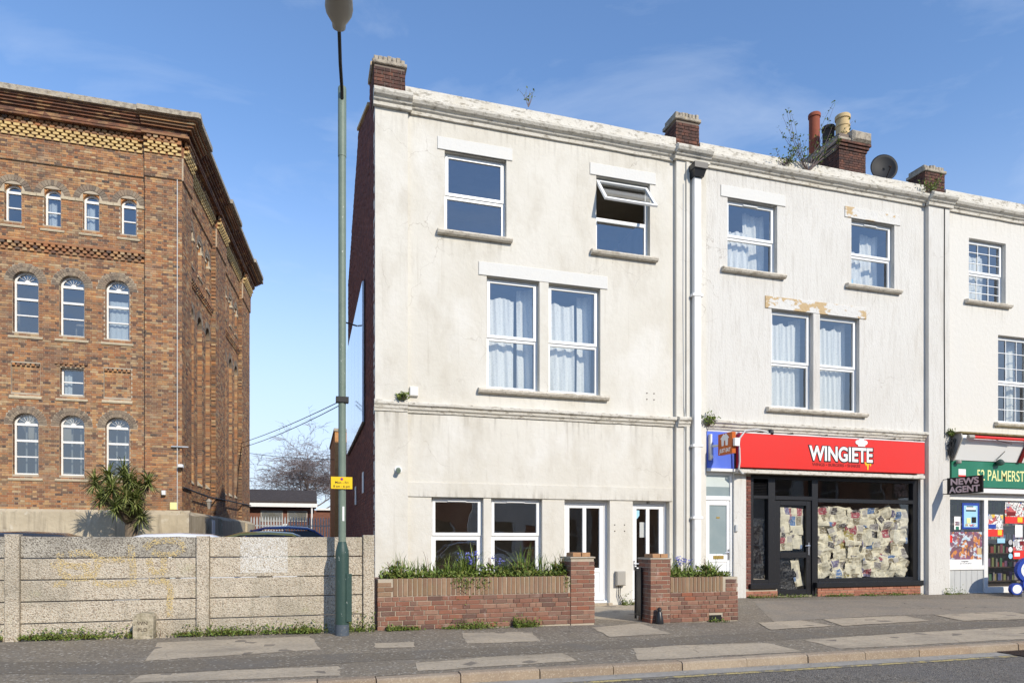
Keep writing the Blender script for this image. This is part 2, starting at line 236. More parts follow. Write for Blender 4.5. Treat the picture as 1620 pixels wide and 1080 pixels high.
m_white = mat('white_sign_film', (0.82, 0.82, 0.80), 0.5)
m_ink = mat('black_ink', (0.012, 0.012, 0.012), 0.5)
m_red = mat('red_fascia_panel', (0.72, 0.032, 0.022), 0.3, [('noise', 0.9, 0.4, 0.7, (0.66, 0.040, 0.030), 0.5), ('noise', (7, 7, 2), 0.6, 0.75, (0.60, 0.06, 0.045), 0.4)], spec=0.45)
m_redink = mat('dark_red_print', (0.18, 0.012, 0.012), 0.5)
m_bluesign = mat('blue_sign_panel', (0.10, 0.17, 0.66), 0.25, [('noise', (2, 2, 1), 0.45, 0.7, (0.20, 0.29, 0.74), 0.6)], spec=0.5)
m_orange = mat('burnt_orange_sign', (0.52, 0.115, 0.012), 0.4)
m_greensign = mat('green_fascia_panel', (0.018, 0.17, 0.095), 0.35, [('noise', (3, 3, 0.8), 0.45, 0.7, (0.035, 0.21, 0.13), 0.6)], spec=0.45)
m_cream = mat('pale_yellow_lettering', (0.80, 0.80, 0.36), 0.5)
m_drip = mat('mustard_drip_print', (0.85, 0.55, 0.03), 0.5)
m_blue = mat('royal_blue_print', (0.015, 0.05, 0.33), 0.35, spec=0.5)
m_skyb = mat('pale_blue_print', (0.35, 0.62, 0.80), 0.4)
m_hoard = mat('pale_blue_hoarding', (0.62, 0.74, 0.90), 0.08, [('noise', (0.5, 0.5, 0.5), 0.4, 0.7, (0.76, 0.82, 0.90), 0.7)], spec=0.7, coat=0.5)
m_greywood = mat('grey_painted_boards', (0.50, 0.51, 0.50), 0.7, [('noise', (20, 20, 2), 0.5, 0.7, (0.38, 0.39, 0.38), 0.6)], [('noise', (40, 40, 3), 0.004)])
m_pipe = mat('white_painted_pipe', (0.78, 0.78, 0.77), 0.5, [('noise', (4, 4, 2), 0.5, 0.72, (0.62, 0.61, 0.58), 0.6), ('noise', 26, 0.64, 0.72, (0.35, 0.32, 0.28), 0.5)])
m_terra = mat('terracotta_pot', (0.27, 0.075, 0.04), 0.8, [('noise', 7, 0.45, 0.7, (0.22, 0.06, 0.035), 0.6)])
m_buffpot = mat('buff_clay_pot', (0.58, 0.43, 0.22), 0.8, [('noise', 6, 0.5, 0.7, (0.36, 0.27, 0.15), 0.6)])
m_blackpot = mat('sooty_pot', (0.05, 0.04, 0.035), 0.85)
m_wire = mat('cable_black', (0.03, 0.03, 0.03), 0.6)
m_greycable = mat('grey_cable_sleeve', (0.55, 0.56, 0.55), 0.5)
m_printw = mat('colour_print', (0.76, 0.75, 0.72), 0.45, [('cell', (9, 9, 12), 0.80, 0.81, (0.55, 0.05, 0.05), 0.9), ('cell', (11, 11, 9), 0.86, 0.87, (0.06, 0.12, 0.42), 0.9), ('cell', (40, 40, 26), 0.70, 0.74, (0.10, 0.10, 0.11), 0.8), ('cell', (8, 8, 8), 0.92, 0.93, (0.75, 0.52, 0.05), 0.9)])
m_oldstone = mat('mossy_boundary_stone', (0.48, 0.42, 0.31), 0.95, [('noise', 9, 0.42, 0.62, (0.26, 0.23, 0.15), 0.8), ('noise', 24, 0.56, 0.68, (0.12, 0.11, 0.08), 0.7), ('noise', 14, 0.60, 0.70, (0.66, 0.62, 0.52), 0.7)], [('noise', 16, 0.03), ('noise', 60, 0.01)])
m_capbrick = mat('tan_cap_brick', (0.44, 0.25, 0.13), 0.9, [('noise', 12, 0.45, 0.7, (0.28, 0.16, 0.09), 0.6)], [('noise', 60, 0.006)])
m_rubber = mat('tyre_rubber', (0.02, 0.02, 0.02), 0.8)

# ------------------------------------------------------------------ mesh helpers
class Frame:
    """a along the wall, d out of the wall, z up"""
    def __init__(s, o=(0, 0, 0), A=(1, 0, 0), D=(0, -1, 0), Z=(0, 0, 1)):
        s.o, s.A, s.D, s.Z = Vector(o), Vector(A).normalized(), Vector(D).normalized(), Vector(Z).normalized()
    def __call__(s, a, d, z): return s.o + s.A * a + s.D * d + s.Z * z
WORLD = Frame((0, 0, 0), (1, 0, 0), (0, 1, 0))
ORG = {}
class MB:
    def __init__(s): s.v = []; s.f = []; s.mi = []
    def face(s, pts, mi=0):
        i = len(s.v); s.v += [tuple(p) for p in pts]; s.f.append(tuple(range(i, i + len(pts)))); s.mi.append(mi)
    def box(s, F, a0, a1, d0, d1, z0, z1, mi=0, ch=0.0, back=True):
        i = len(s.v)
        for d, q in ((d0, 0), (d1, ch)):
            s.v += [tuple(F(a0 + q, d, z0 + q)), tuple(F(a1 - q, d, z0 + q)), tuple(F(a1 - q, d, z1 - q)), tuple(F(a0 + q, d, z1 - q))]
        if ch:
            j = len(s.v); d = d1 - ch
            s.v += [tuple(F(a0, d, z0)), tuple(F(a1, d, z0)), tuple(F(a1, d, z1)), tuple(F(a0, d, z1))]
            fs = [(i+4, i+5, i+6, i+7)]
            for k in range(4):
                k2 = (k + 1) % 4
                fs += [(j+k, j+k2, i+4+k2, i+4+k), (i+k, i+k2, j+k2, j+k)]
        else:
            fs = [(i+4, i+5, i+6, i+7)]
            for k in range(4):
                k2 = (k + 1) % 4; fs.append((i+k, i+k2, i+4+k2, i+4+k))
        if back: fs.append((i+3, i+2, i+1, i))
        s.f += fs; s.mi += [mi] * len(fs); return s
    def prism(s, F, poly, d0, d1, mi=0):
        """poly of (a,z) extruded from d0 to d1"""
        n = len(poly); i = len(s.v)
        s.v += [tuple(F(a, d0, z)) for a, z in poly] + [tuple(F(a, d1, z)) for a, z in poly]
        fs = [tuple(range(i + n, i + 2 * n)), tuple(range(i + n - 1, i - 1, -1))]
        fs += [(i+k, i+(k+1) % n, i+n+(k+1) % n, i+n+k) for k in range(n)]
        s.f += fs; s.mi += [mi] * len(fs); return s
    def sweep(s, F, prof, a0, a1, mi=0):
        """profile of (d,z) run along a"""
        n = len(prof); i = len(s.v)
        s.v += [tuple(F(a0, d, z)) for d, z in prof] + [tuple(F(a1, d, z)) for d, z in prof]
        fs = [tuple(range(i, i + n)), tuple(range(i + 2 * n - 1, i + n - 1, -1))]
        fs += [(i+(k+1) % n, i+k, i+n+k, i+n+(k+1) % n) for k in range(n)]
        s.f += fs; s.mi += [mi] * len(fs); return s
    def tube(s, pts, r, n=8, mi=0, cap=True):
        pts = [Vector(p) for p in pts]; rr = r if isinstance(r, (list, tuple)) else [r] * len(pts)
        i0 = len(s.v); up = Vector((0, 0, 1))
        for k, p in enumerate(pts):
            t = (pts[min(k + 1, len(pts) - 1)] - pts[max(k - 1, 0)]).normalized()
            x = t.cross(up if abs(t.z) < 0.95 else Vector((1, 0, 0))).normalized(); y = x.cross(t)
            for j in range(n):
                an = 2 * math.pi * j / n; s.v.append(tuple(p + (x * math.cos(an) + y * math.sin(an)) * rr[k]))
        for k in range(len(pts) - 1):
            for j in range(n):
                a = i0 + k * n + j; b = i0 + k * n + (j + 1) % n; s.f.append((a, b, b + n, a + n)); s.mi.append(mi)
        if cap:
            s.f.append(tuple(i0 + j for j in range(n - 1, -1, -1))); s.mi.append(mi)
            e = i0 + (len(pts) - 1) * n; s.f.append(tuple(e + j for j in range(n))); s.mi.append(mi)
        return s
    def lathe(s, o, prof, n=20, mi=0):
        i0 = len(s.v); o = Vector(o)
        for r, z in prof:
            for j in range(n):
                an = 2 * math.pi * j / n; s.v.append((o.x + r * math.cos(an), o.y + r * math.sin(an), o.z + z))
        for k in range(len(prof) - 1):
            for j in range(n):
                a = i0 + k * n + j; b = i0 + k * n + (j + 1) % n; s.f.append((a, b, b + n, a + n)); s.mi.append(mi)
        s.f.append(tuple(i0 + j for j in range(n - 1, -1, -1))); s.mi.append(mi)
        e = i0 + (len(prof) - 1) * n; s.f.append(tuple(e + j for j in range(n))); s.mi.append(mi)
        return s
    def arch(s, F, cx, zs, r0, r1, d0, d1, n=12, mi=0, t0=0.0, t1=math.pi):
        """half ring"""
        for k in range(n):
            p = t0 + (t1 - t0) * k / n; q = t0 + (t1 - t0) * (k + 1) / n
            pl = [(cx + r0 * math.cos(p), zs + r0 * math.sin(p)), (cx + r1 * math.cos(p), zs + r1 * math.sin(p)), (cx + r1 * math.cos(q), zs + r1 * math.sin(q)), (cx + r0 * math.cos(q), zs + r0 * math.sin(q))]
            i = len(s.v)
            s.v += [tuple(F(a, d0, z)) for a, z in pl] + [tuple(F(a, d1, z)) for a, z in pl]
            fs = [(i+4, i+5, i+6, i+7), (i+1, i+2, i+6, i+5), (i+3, i, i+4, i+7)]
            if k == 0: fs.append((i, i+1, i+5, i+4))
            if k == n - 1: fs.append((i+2, i+3, i+7, i+6))
            s.f += fs; s.mi += [mi] * len(fs)
        return s
    def voussoirs(s, F, cx, zs, r0, r1, d0, d1, n, mi=0, gap=0.010):
        for k in range(n):
            g = gap / (r0 + r1); p = math.pi * k / n + g; q = math.pi * (k + 1) / n - g
            pl = [(cx + r0 * math.cos(p), zs + r0 * math.sin(p)), (cx + r1 * math.cos(p), zs + r1 * math.sin(p)), (cx + r1 * math.cos(q), zs + r1 * math.sin(q)), (cx + r0 * math.cos(q), zs + r0 * math.sin(q))]
            s.prism(F, pl, d0, d1 + R.uniform(-0.003, 0.003), mi)
        return s
    def mesh(s, name, mats, org=(0, 0, 0)):
        o = Vector(org); me = bpy.data.meshes.new(name)
        me.from_pydata([tuple(Vector(v) - o) for v in s.v] if o.length else s.v, [], s.f)
        for m in (mats if isinstance(mats, (list, tuple)) else [mats]): me.materials.append(m)
        if any(s.mi): me.polygons.foreach_set('material_index', s.mi)
        bm = bmesh.new(); bm.from_mesh(me); bmesh.ops.recalc_face_normals(bm, faces=bm.faces); bm.to_mesh(me); bm.free()
        me.update(); return me
    def build(s, name, mats, parent=None, org=None, smooth=False, fix=True):
        o = ORG[parent.name] if parent else Vector(org or (0, 0, 0))
        me = s.mesh(name, mats, o) if fix else s.raw(name, mats, o)
        if smooth: me.polygons.foreach_set('use_smooth', [True] * len(me.polygons))
        ob = bpy.data.objects.new(name, me); COL.objects.link(ob)
        if parent: ob.parent = parent; ORG[ob.name] = o
        else: ob.location = o; ORG[ob.name] = o
        return ob
    def raw(s, name, mats, o):
        me = bpy.data.meshes.new(name); me.from_pydata([(v[0]-o.x, v[1]-o.y, v[2]-o.z) for v in s.v], [], s.f)
        for m in (mats if isinstance(mats, (list, tuple)) else [mats]): me.materials.append(m)
        if any(s.mi): me.polygons.foreach_set('material_index', s.mi)
        me.update(); return me
def tag(o, label, cat, group=None):
    o['label'] = label; o['category'] = cat
    if group: o['group'] = group
    return o
def thing(name, loc, label, cat, group=None):
    o = bpy.data.objects.new(name, None); COL.objects.link(o); o.location = loc; o.empty_display_size = 0.2
    ORG[o.name] = Vector(loc); return tag(o, label, cat, group)
def struct(o): o['kind'] = 'structure'; return o
def stuff(o): o['kind'] = 'stuff'; return o
def shade(o, ang=40):
    me = o.data; me.polygons.foreach_set('use_smooth', [True] * len(me.polygons))
    try: me.set_sharp_from_angle(angle=rad(ang))
    except Exception: pass
    return o
def text(name, body, F, a, d, z, h, m, parent, xs=1.0, bold=0.0, ext=0.004, align='LEFT', shear=0.0, fit=None):
    cu = bpy.data.curves.new('t', 'FONT'); cu.body = body; cu.size = h / 0.70; cu.offset = bold; cu.extrude = ext; cu.align_x = align; cu.shear = shear
    ob = bpy.data.objects.new('t', cu); COL.objects.link(ob)
    dg = bpy.context.evaluated_depsgraph_get(); me = bpy.data.meshes.new_from_object(ob.evaluated_get(dg))
    o = ORG[parent.name]
    if fit:
        xv = [v.co.x for v in me.vertices]; xs = fit / (max(xv) - min(xv)); a -= min(xv) * xs
    for v in me.vertices: v.co = F(a + v.co.x * xs, d + v.co.z, z + v.co.y) - o
    me.materials.clear(); me.materials.append(m); me.name = name
    bpy.data.objects.remove(ob); bpy.data.curves.remove(cu)
    t = bpy.data.objects.new(name, me); COL.objects.link(t); t.parent = parent; ORG[t.name] = o
    return t

def holes_wall(mb, F, a0, a1, z0, z1, holes, d=0.0, rev=0.2, mi=0, mir=None):
    """one wall sheet with rectangular openings and their reveals"""
    xs = sorted({a0, a1, *[x for h in holes for x in (h[0], h[1]) if a0 < x < a1]})
    zs = sorted({z0, z1, *[x for h in holes for x in (h[2], h[3]) if z0 < x < z1]})
    for i in range(len(xs) - 1):
        for j in range(len(zs) - 1):
            cx, cz = (xs[i] + xs[i+1]) / 2, (zs[j] + zs[j+1]) / 2
            if any(h[0] < cx < h[1] and h[2] < cz < h[3] for h in holes): continue
            mb.face([F(xs[i], d, zs[j]), F(xs[i+1], d, zs[j]), F(xs[i+1], d, zs[j+1]), F(xs[i], d, zs[j+1])], mi)
    for (p, q, r, t) in holes:
        mr = mi if mir is None else mir; b = d - rev
        mb.face([F(p, d, r), F(p, d, t), F(p, b, t), F(p, b, r)], mr); mb.face([F(q, d, r), F(q, b, r), F(q, b, t), F(q, d, t)], mr)
        mb.face([F(p, d, t), F(q, d, t), F(q, b, t), F(p, b, t)], mr); mb.face([F(p, d, r), F(p, b, r), F(q, b, r), F(q, d, r)], mr)
def courses(a0, a1, z0, z1, blocked=None, bond='flemish', h=0.065, j=0.010, rng=R):
    """yield (a0,a1,z0,z1) for every brick"""
    n = 0; z = z0
    while z + h <= z1 + 0.01:
        free = [(a0, a1)]
        if blocked:
            for (p, q) in blocked(z, z + h):
                nf = []
                for (x, y) in free:
                    if q <= x or p >= y: nf.append((x, y)); continue
                    if p > x: nf.append((x, p - j))
                    if q < y: nf.append((q + j, y))
                free = nf
        x = a0 - (0.0 if n % 2 == 0 else (0.1125 if bond == 'stretcher' else 0.16875)); k = 0
        while x < a1:
            if bond == 'stretcher': L = 0.215
            elif bond == 'mixed': L = 0.215 if rng.random() < 0.6 else 0.1025
            else: L = 0.215 if k % 2 == 0 else 0.1025
            for (p, q) in free:
                l, r = max(x, p), min(x + L, q)
                if r - l > 0.03: yield (l, r, z, min(z + h, z1))
            x += L + j; k += 1
        z += h + j; n += 1
BM = {}
def brick_mesh(wd, h, t, m):
    """shared chamfered brick meshes, a few hand-made variants of each size"""
    key = (round(wd, 2), round(h, 3), round(t, 2), m.name, R.randrange(4))
    if key not in BM:
        b = MB(); F = Frame((0, 0, 0)); q = R.uniform(0.0, 0.004)
        b.box(F, -wd/2, wd/2, -t, q, -h/2, h/2, ch=0.005)
        for i in range(len(b.v)):
            v = b.v[i]; b.v[i] = (v[0] + R.uniform(-.0025, .0025), v[1] + R.uniform(-.002, .002), v[2] + R.uniform(-.0018, .0018))
        BM[key] = b.mesh('brick', m)
    return BM[key]
def brick_objs(parent, F, rects, t, m, yaw=0.0, d=0.0):
    o = ORG[parent.name]
    for (p, q, r, s) in rects:
        ob = bpy.data.objects.new('brick', brick_mesh(q - p, s - r, t, m)); COL.objects.link(ob)
        ob.parent = parent; ob.location = F((p + q) / 2, d, (r + s) / 2) - o
        ob.rotation_euler = (0, 0, yaw); wd = round(q - p, 2)
        ob.scale = ((q - p) / max(wd, 0.01), 1, 1)
def bricks_into(mb, F, rects, t, d=0.0, mi=0):
    for (p, q, r, s) in rects:
        e = d + R.uniform(-0.003, 0.003); mb.box(F, p, q, d - t, e, r, s, mi, back=False)
# ------------------------------------------------------------------ ground
def lerp_tab(tab, x):
    if x <= tab[0][0]: return tab[0][1]
    for (p, q), (r, s) in zip(tab, tab[1:]):
        if x <= r: return q + (s - q) * (x - p) / (r - p)
    return tab[-1][1]
KERB_Y, WALL_Y, FACE_Y = 7.45, 10.7, 14.0
T_MID = [(-30, 0.395), (7, -0.049), (40, -0.15)]
T_FACE = [(-30, -0.06), (7.6, -0.06), (9.0, 0.045), (16, 0.0), (40, -0.15)]
def kz(x): return -0.05 - 0.003 * x
def gz(x, y):
    if y <= WALL_Y:
        t = (y - KERB_Y) / (WALL_Y - KERB_Y); return kz(x) * (1 - t) + lerp_tab(T_MID, x) * t
    t = (y - WALL_Y) / (FACE_Y - WALL_Y); return lerp_tab(T_MID, x) * (1 - t) + lerp_tab(T_FACE, x) * t
CA, SA = math.cos(YAW), math.sin(YAW)
def ray(u, v):
    x = (u - 810) / 1080.0; return Vector((SA + x * CA, CA - x * SA, (855 - v) / 1080.0))
def at(u, v, Y):
    """point of the picture at a real distance Y in front of the camera line"""
    r = ray(u, v); return Vector((0, 0, CAMZ)) + r * (Y / r.y)
def on_ground(u, v):
    r = ray(u, v); z = -0.03
    for _ in range(12):
        t = (z - CAMZ) / r.z; x, y = r.x * t, r.y * t; z = gz(x, min(max(y, KERB_Y), FACE_Y))
    return (x, y)

def sheet(name, poly, zf, lift, m, grid=0.5, thick=0.0):
    """flat polygon laid on the ground, cut along a grid so that it follows the fall of the ground"""
    bm = bmesh.new(); bm.faces.new([bm.verts.new((x, y, 0)) for x, y in poly])
    xs = [p[0] for p in poly]; ys = [p[1] for p in poly]
    for ax, lo, hi in ((0, min(xs), max(xs)), (1, min(ys), max(ys))):
        k = math.ceil(lo / grid) * grid
        while k < hi:
            co = [0, 0, 0]; no = [0, 0, 0]; co[ax] = k; no[ax] = 1
            bmesh.ops.bisect_plane(bm, geom=bm.verts[:] + bm.edges[:] + bm.faces[:], dist=1e-5, plane_co=co, plane_no=no); k += grid
    for v in bm.verts: v.co.z = zf(v.co.x, v.co.y) + lift
    me = bpy.data.meshes.new(name); bmesh.ops.recalc_face_normals(bm, faces=bm.faces)
    if bm.faces and sum(f.normal.z for f in bm.faces) < 0: bmesh.ops.reverse_faces(bm, faces=bm.faces)
    bm.to_mesh(me); bm.free(); me.materials.append(m)
    o = bpy.data.objects.new(name, me); COL.objects.link(o); ORG[o.name] = Vector((0, 0, 0)); return o
def flat(z): return lambda x, y: z

struct(sheet('ground', [(-400, -300), (400, -300), (400, 900), (-400, 900)], flat(-0.45), 0, m_asph2, 2000))
struct(sheet('road', [(-40, -3.0), (60, -3.0), (60, 7.3), (-40, 7.3)], lambda x, y: kz(x) - 0.105, 0, m_road, 10))
struct(sheet('opposite_pavement', [(-40, -6.2), (60, -6.2), (60, -3.0), (-40, -3.0)], lambda x, y: kz(x), 0, m_asph, 10))
struct(sheet('car_park', [(-70, 10.85), (1.28, 10.85), (1.28, 75), (-70, 75)], flat(0.05), 0, m_asph2, 100))
pav = struct(sheet('pavement', [(-30, KERB_Y), (40, KERB_Y), (40, FACE_Y + 0.25), (-30, FACE_Y + 0.25)], lambda x, y: gz(x, min(y, FACE_Y)) if not (x < 1.0 and y > 10.9) else min(gz(x, y), -0.06), 0, m_asph))
def patch(name, px, m, lift):
    P = [on_ground(*p) for p in px]; Q = []
    for (x0, y0), (x1, y1) in zip(P, P[1:] + P[:1]):      # worn, slightly ragged edges
        n = max(1, int(math.hypot(x1 - x0, y1 - y0) / 0.12)); ln = math.hypot(x1 - x0, y1 - y0) or 1
        for k in range(n):
            e = (R.uniform(-0.014, 0.014) + 0.03 * mnoise.noise((x0 * 3 + k * 0.4, y0 * 3, 1.3))) if k else 0
            Q.append((x0 + (x1 - x0) * k / n - (y1 - y0) / ln * e, y0 + (y1 - y0) * k / n + (x1 - x0) / ln * e))
    o = sheet(name, Q, lambda x, y: gz(x, min(max(y, KERB_Y), FACE_Y)), lift, m)
    o.parent = pav; return o
patch('concrete_patch', [(249, 1016), (490, 1006), (507, 1027), (230, 1045)], m_patch, 0.004)
patch('concrete_patch', [(204, 1080), (222, 1068), (380, 1059), (535, 1053.5), (539, 1068.5)], m_patch, 0.004)
patch('concrete_patch', [(592, 1017), (656, 1015), (657, 1023), (595.5, 1025)], m_patch, 0.004)
patch('concrete_patch', [(731, 1000.8), (841, 998.7), (855, 1013.6), (739, 1017.7)], m_patch, 0.004)
patch('concrete_patch', [(658, 1048), (780, 1039), (889, 1032.6), (913, 1045), (661, 1061)], m_patch, 0.004)
patch('concrete_patch', [(1000, 1025), (1090, 1020), (1214, 1016.5), (1268, 1030), (1010, 1044)], m_patch, 0.004)
patch('concrete_patch', [(1199, 985), (1268, 981), (1317.6, 989.8), (1220, 996)], m_patch, 0.008)
patch('concrete_patch', [(1302, 979.4), (1432, 973.7), (1470.7, 982), (1333, 989.8)], m_patch, 0.008)
patch('concrete_patch', [(1478, 972.5), (1597, 966.8), (1650, 978), (1524, 982)], m_patch, 0.008)
patch('concrete_patch', [(1271.7, 1012), (1450, 1000), (1700, 986), (1700, 1006), (1331, 1026)], m_patch, 0.004)
patch('asphalt_patch', [(1190, 950), (1330, 948), (1640, 947), (1660, 968), (1400, 973), (1225, 983)], m_patch_mid, 0.004)
patch('asphalt_patch', [(-60, 1046), (225, 1047), (520, 1034), (860, 1020), (1040, 1009), (1190, 1000), (1500, 984), (1700, 980), (1700, 986), (1450, 999), (1230, 1012), (1090, 1019), (890, 1031), (600, 1045), (400, 1057), (215, 1066), (-60, 1066)], m_asph2, 0.0028)

# kerb stones, each its own piece of the kerb
kerb = struct(MB().box(WORLD, -30, 40, KERB_Y - 0.13, KERB_Y - 0.002, -0.6, -0.30).build('kerb', m_mortar_gdn))
x = -12.0
while x < 24:
    ln = R.choice([0.91, 0.91, 0.915, 0.6, 0.91]); zt = kz(x + ln / 2) + R.uniform(-0.006, 0.006); tl = R.uniform(-0.008, 0.008)
    b = MB(); prof = [(KERB_Y - 0.002, zt - 0.28), (KERB_Y - 0.002, zt + 0.004), (KERB_Y - 0.115, zt), (KERB_Y - 0.14, zt - 0.018), (KERB_Y - 0.155, zt - 0.28)]
    b.sweep(WORLD, [(d + tl, z) for d, z in prof], x + 0.006, x + ln - 0.006)
    o = b.build('kerb_stone', m_kerb, kerb); x += ln
# gutter channel and yellow line
gut = struct(sheet('gutter', [(-30, 7.04), (40, 7.04), (40, 7.30), (-30, 7.30)], lambda x, y: kz(x) - 0.105, 0.004, m_gutter, 5))
yl = sheet('yellow_line', [(-30, 6.93), (9.3, 6.93), (9.3, 7.02), (-30, 7.02)], lambda x, y: kz(x) - 0.105, 0.005, m_yellow, 5); yl.parent = gut
yl = sheet('yellow_line', [(10.4, 6.98), (14, 7.10), (30, 7.12), (30, 7.21), (14, 7.19), (10.4, 7.07)], lambda x, y: kz(x) - 0.105, 0.008, m_yellow, 5); yl.parent = gut
o = sheet('dark_patch', [on_ground(*p) for p in ((1265, 1072), (1450, 1063), (1520, 1085), (1290, 1100))], lambda x, y: kz(x) - 0.105, 0.004, m_asph2); o.parent = bpy.data.objects['road']
# drain grate in the gutter
gx = 9.42
dg_ = thing('drain_grate', (gx + 0.3, 7.1, kz(gx) - 0.10), 'rusty cast iron drain grate set in the gutter', 'drain grate')
b = MB(); z0 = kz(gx) - 0.100
b.box(WORLD, gx, gx + 0.62, 6.86, 6.90, z0 - 0.02, z0 + 0.012); b.box(WORLD, gx, gx + 0.62, 7.25, 7.29, z0 - 0.02, z0 + 0.012)
b.box(WORLD, gx - 0.04, gx, 6.86, 7.29, z0 - 0.02, z0 + 0.013); b.box(WORLD, gx + 0.62, gx + 0.66, 6.86, 7.29, z0 - 0.02, z0 + 0.013)
b.build('frame', m_iron, dg_)
MB().box(WORLD, gx, gx + 0.62, 6.90, 7.25, z0 - 0.02, z0 - 0.0015).build('pit', m_ink, dg_)
for k in range(9):
    xx = gx + 0.05 + k * 0.062
    MB().prism(Frame((0, 0, 0), (1, 0, 0), (0, 0, 1), (0, 1, 0)), [(xx, 6.90), (xx + 0.03, 6.90), (xx + 0.055, 7.25), (xx + 0.025, 7.25)], z0 - 0.01, z0 + 0.010).build('bar', m_iron, dg_)

# ------------------------------------------------------------------ terrace
FT = Frame((0, FACE_Y, 0))
ZTOP, ZC = 10.67, 10.12
ROW3, ROW2 = (7.86, 9.52), (4.63, 7.01)

def upvc(parent, a0, a1, z0, z1, d=-0.13, split=0.46, opened=False, trickle=False, curtain=None, bars=False, thin=0.0, g=None, name='window'):
    g = g or m_glass; w = 0.055
    b = MB()
    b.box(FT, a0, a0 + w, d - 0.06, d, z0, z1); b.box(FT, a1 - w, a1, d - 0.06, d, z0, z1)
    b.box(FT, a0 + w, a1 - w, d - 0.06, d - 0.002, z0, z0 + w); b.box(FT, a0 + w, a1 - w, d - 0.06, d - 0.002, z1 - w, z1)
    zm = z0 + (z1 - z0) * split
    b.box(FT, a0 + w, a1 - w, d - 0.06, d - 0.003, zm - 0.03, zm + 0.03)
    win = b.build(name, m_upvc, parent)
    def sash(F, p, q, r, s, e, wd):
        c = MB(); c.box(F, p, p + wd, e - 0.05, e, r, s, ch=0.006); c.box(F, q - wd, q, e - 0.05, e, r, s, ch=0.006)
        c.box(F, p + wd, q - wd, e - 0.05, e - 0.002, r, r + wd, ch=0.006); c.box(F, p + wd, q - wd, e - 0.05, e - 0.002, s - wd, s, ch=0.006)
        if bars:
            for k in (1, 2): xx = p + (q - p) * k / 3; c.box(F, xx - 0.009, xx + 0.009, e - 0.03, e - 0.01, r + wd, s - wd)
            for k in (1, 2): zz = r + (s - r) * k / 3; c.box(F, p + wd, q - wd, e - 0.029, e - 0.011, zz - 0.009, zz + 0.009)
        c.build('sash', m_upvc, win)
        n = MB(); n.face([F(p + wd - 0.01, e - 0.03, r + wd - 0.01), F(q - wd + 0.01, e - 0.03, r + wd - 0.01), F(q - wd + 0.01, e - 0.03, s - wd + 0.01), F(p + wd - 0.01, e - 0.03, s - wd + 0.01)])
        n.build('pane', g, win)
    if opened:
        th = rad(38); zt = z1 - 0.05
        Fo = Frame(FT(0, d + 0.02, zt), (1, 0, 0), (0, -math.cos(th), -math.sin(th)), (0, math.sin(th), math.cos(th)))
        # hinged at the head, swung out at the foot
        Fo.Z = Vector((0, math.sin(th), math.cos(th))); Fo.D = Vector((0, -math.cos(th), math.sin(th)))
        hgt = zt - zm - 0.02; sash(Fo, a0 + 0.03, a1 - 0.03, -hgt, 0.0, 0.03, 0.065)
        st = MB(); st.tube([FT(a1 - 0.1, d, zt - 0.35), Fo(a1 - 0.1, 0, -0.45)], 0.008, 5); st.build('stay', m_metal, win)
    else: sash(FT, a0 + 0.035, a1 - 0.035, zm + 0.012, z1 - 0.035, d + 0.025, 0.065)
    sash(FT, a0 + 0.05, a1 - 0.05, z0 + 0.045, zm - 0.02, d - 0.005, 0.028 + thin)
    if trickle: MB().box(FT, (a0 + a1) / 2 - 0.2, (a0 + a1) / 2 + 0.2, d + 0.026, d + 0.045, z1 - 0.085, z1 - 0.05).build('trickle_vent', m_upvc, win)
    if curtain:
        for (c0, c1, zb, zt, e, fold) in curtain:
            n = max(12, int((c1 - c0) / 0.018)); m2 = MB(); rows = 5; ph = R.uniform(0, 6)
            for j in range(rows + 1):
                zz = zb + (zt - zb) * j / rows
                for i in range(n + 1):
                    xx = c0 + (c1 - c0) * i / n
                    dd = e + 0.032 * math.sin(xx * fold + ph + 0.5 * math.sin(xx * 7)) * (1.1 - 0.5 * j / rows) + 0.015 * math.sin(xx * 2.3 * fold + j)
                    m2.v.append(tuple(FT(xx, dd, zz + (0.03 * math.sin(xx * fold * 0.5 + ph) if j == rows else 0))))
            for j in range(rows):
                for i in range(n):
                    k = j * (n + 1) + i; m2.f.append((k, k + 1, k + n + 2, k + n + 1)); m2.mi.append(0)
            m2.build('curtain', m_curtain, win, smooth=True, fix=False)
    return win
def sill(parent, a0, a1, zt, proj=0.13):
    b = MB(); n = 9
    prof = [(-0.05, zt - 0.10), (proj * 0.45, zt - 0.12), (proj * 0.8, zt - 0.10), (proj, zt - 0.06), (proj * 0.97, zt - 0.03), (proj * 0.6, zt - 0.008), (-0.05, zt + 0.004)]
    b.sweep(FT, prof, a0, a1); return b.build('sill', m_sill, parent)
def lintel(parent, a0, a1, z0, z1, m=None):
    return MB().box(FT, a0, a1, -0.03, 0.022, z0, z1, ch=0.006).build('lintel', m or m_lintel, parent)
CORN = [(-0.04, ZC), (0.05, ZC), (0.06, ZC + 0.06), (0.10, ZC + 0.085), (0.12, ZC + 0.12), (0.18, ZC + 0.15), (0.215, ZC + 0.20), (0.22, ZC + 0.245), (0.16, ZC + 0.275), (0.15, ZC + 0.30), (-0.04, ZC + 0.33)]
STRG = [(-0.04, 4.02), (0.03, 4.02), (0.04, 4.06), (0.075, 4.085), (0.085, 4.13), (0.13, 4.16), (0.135, 4.205), (0.09, 4.235), (-0.04, 4.26)]
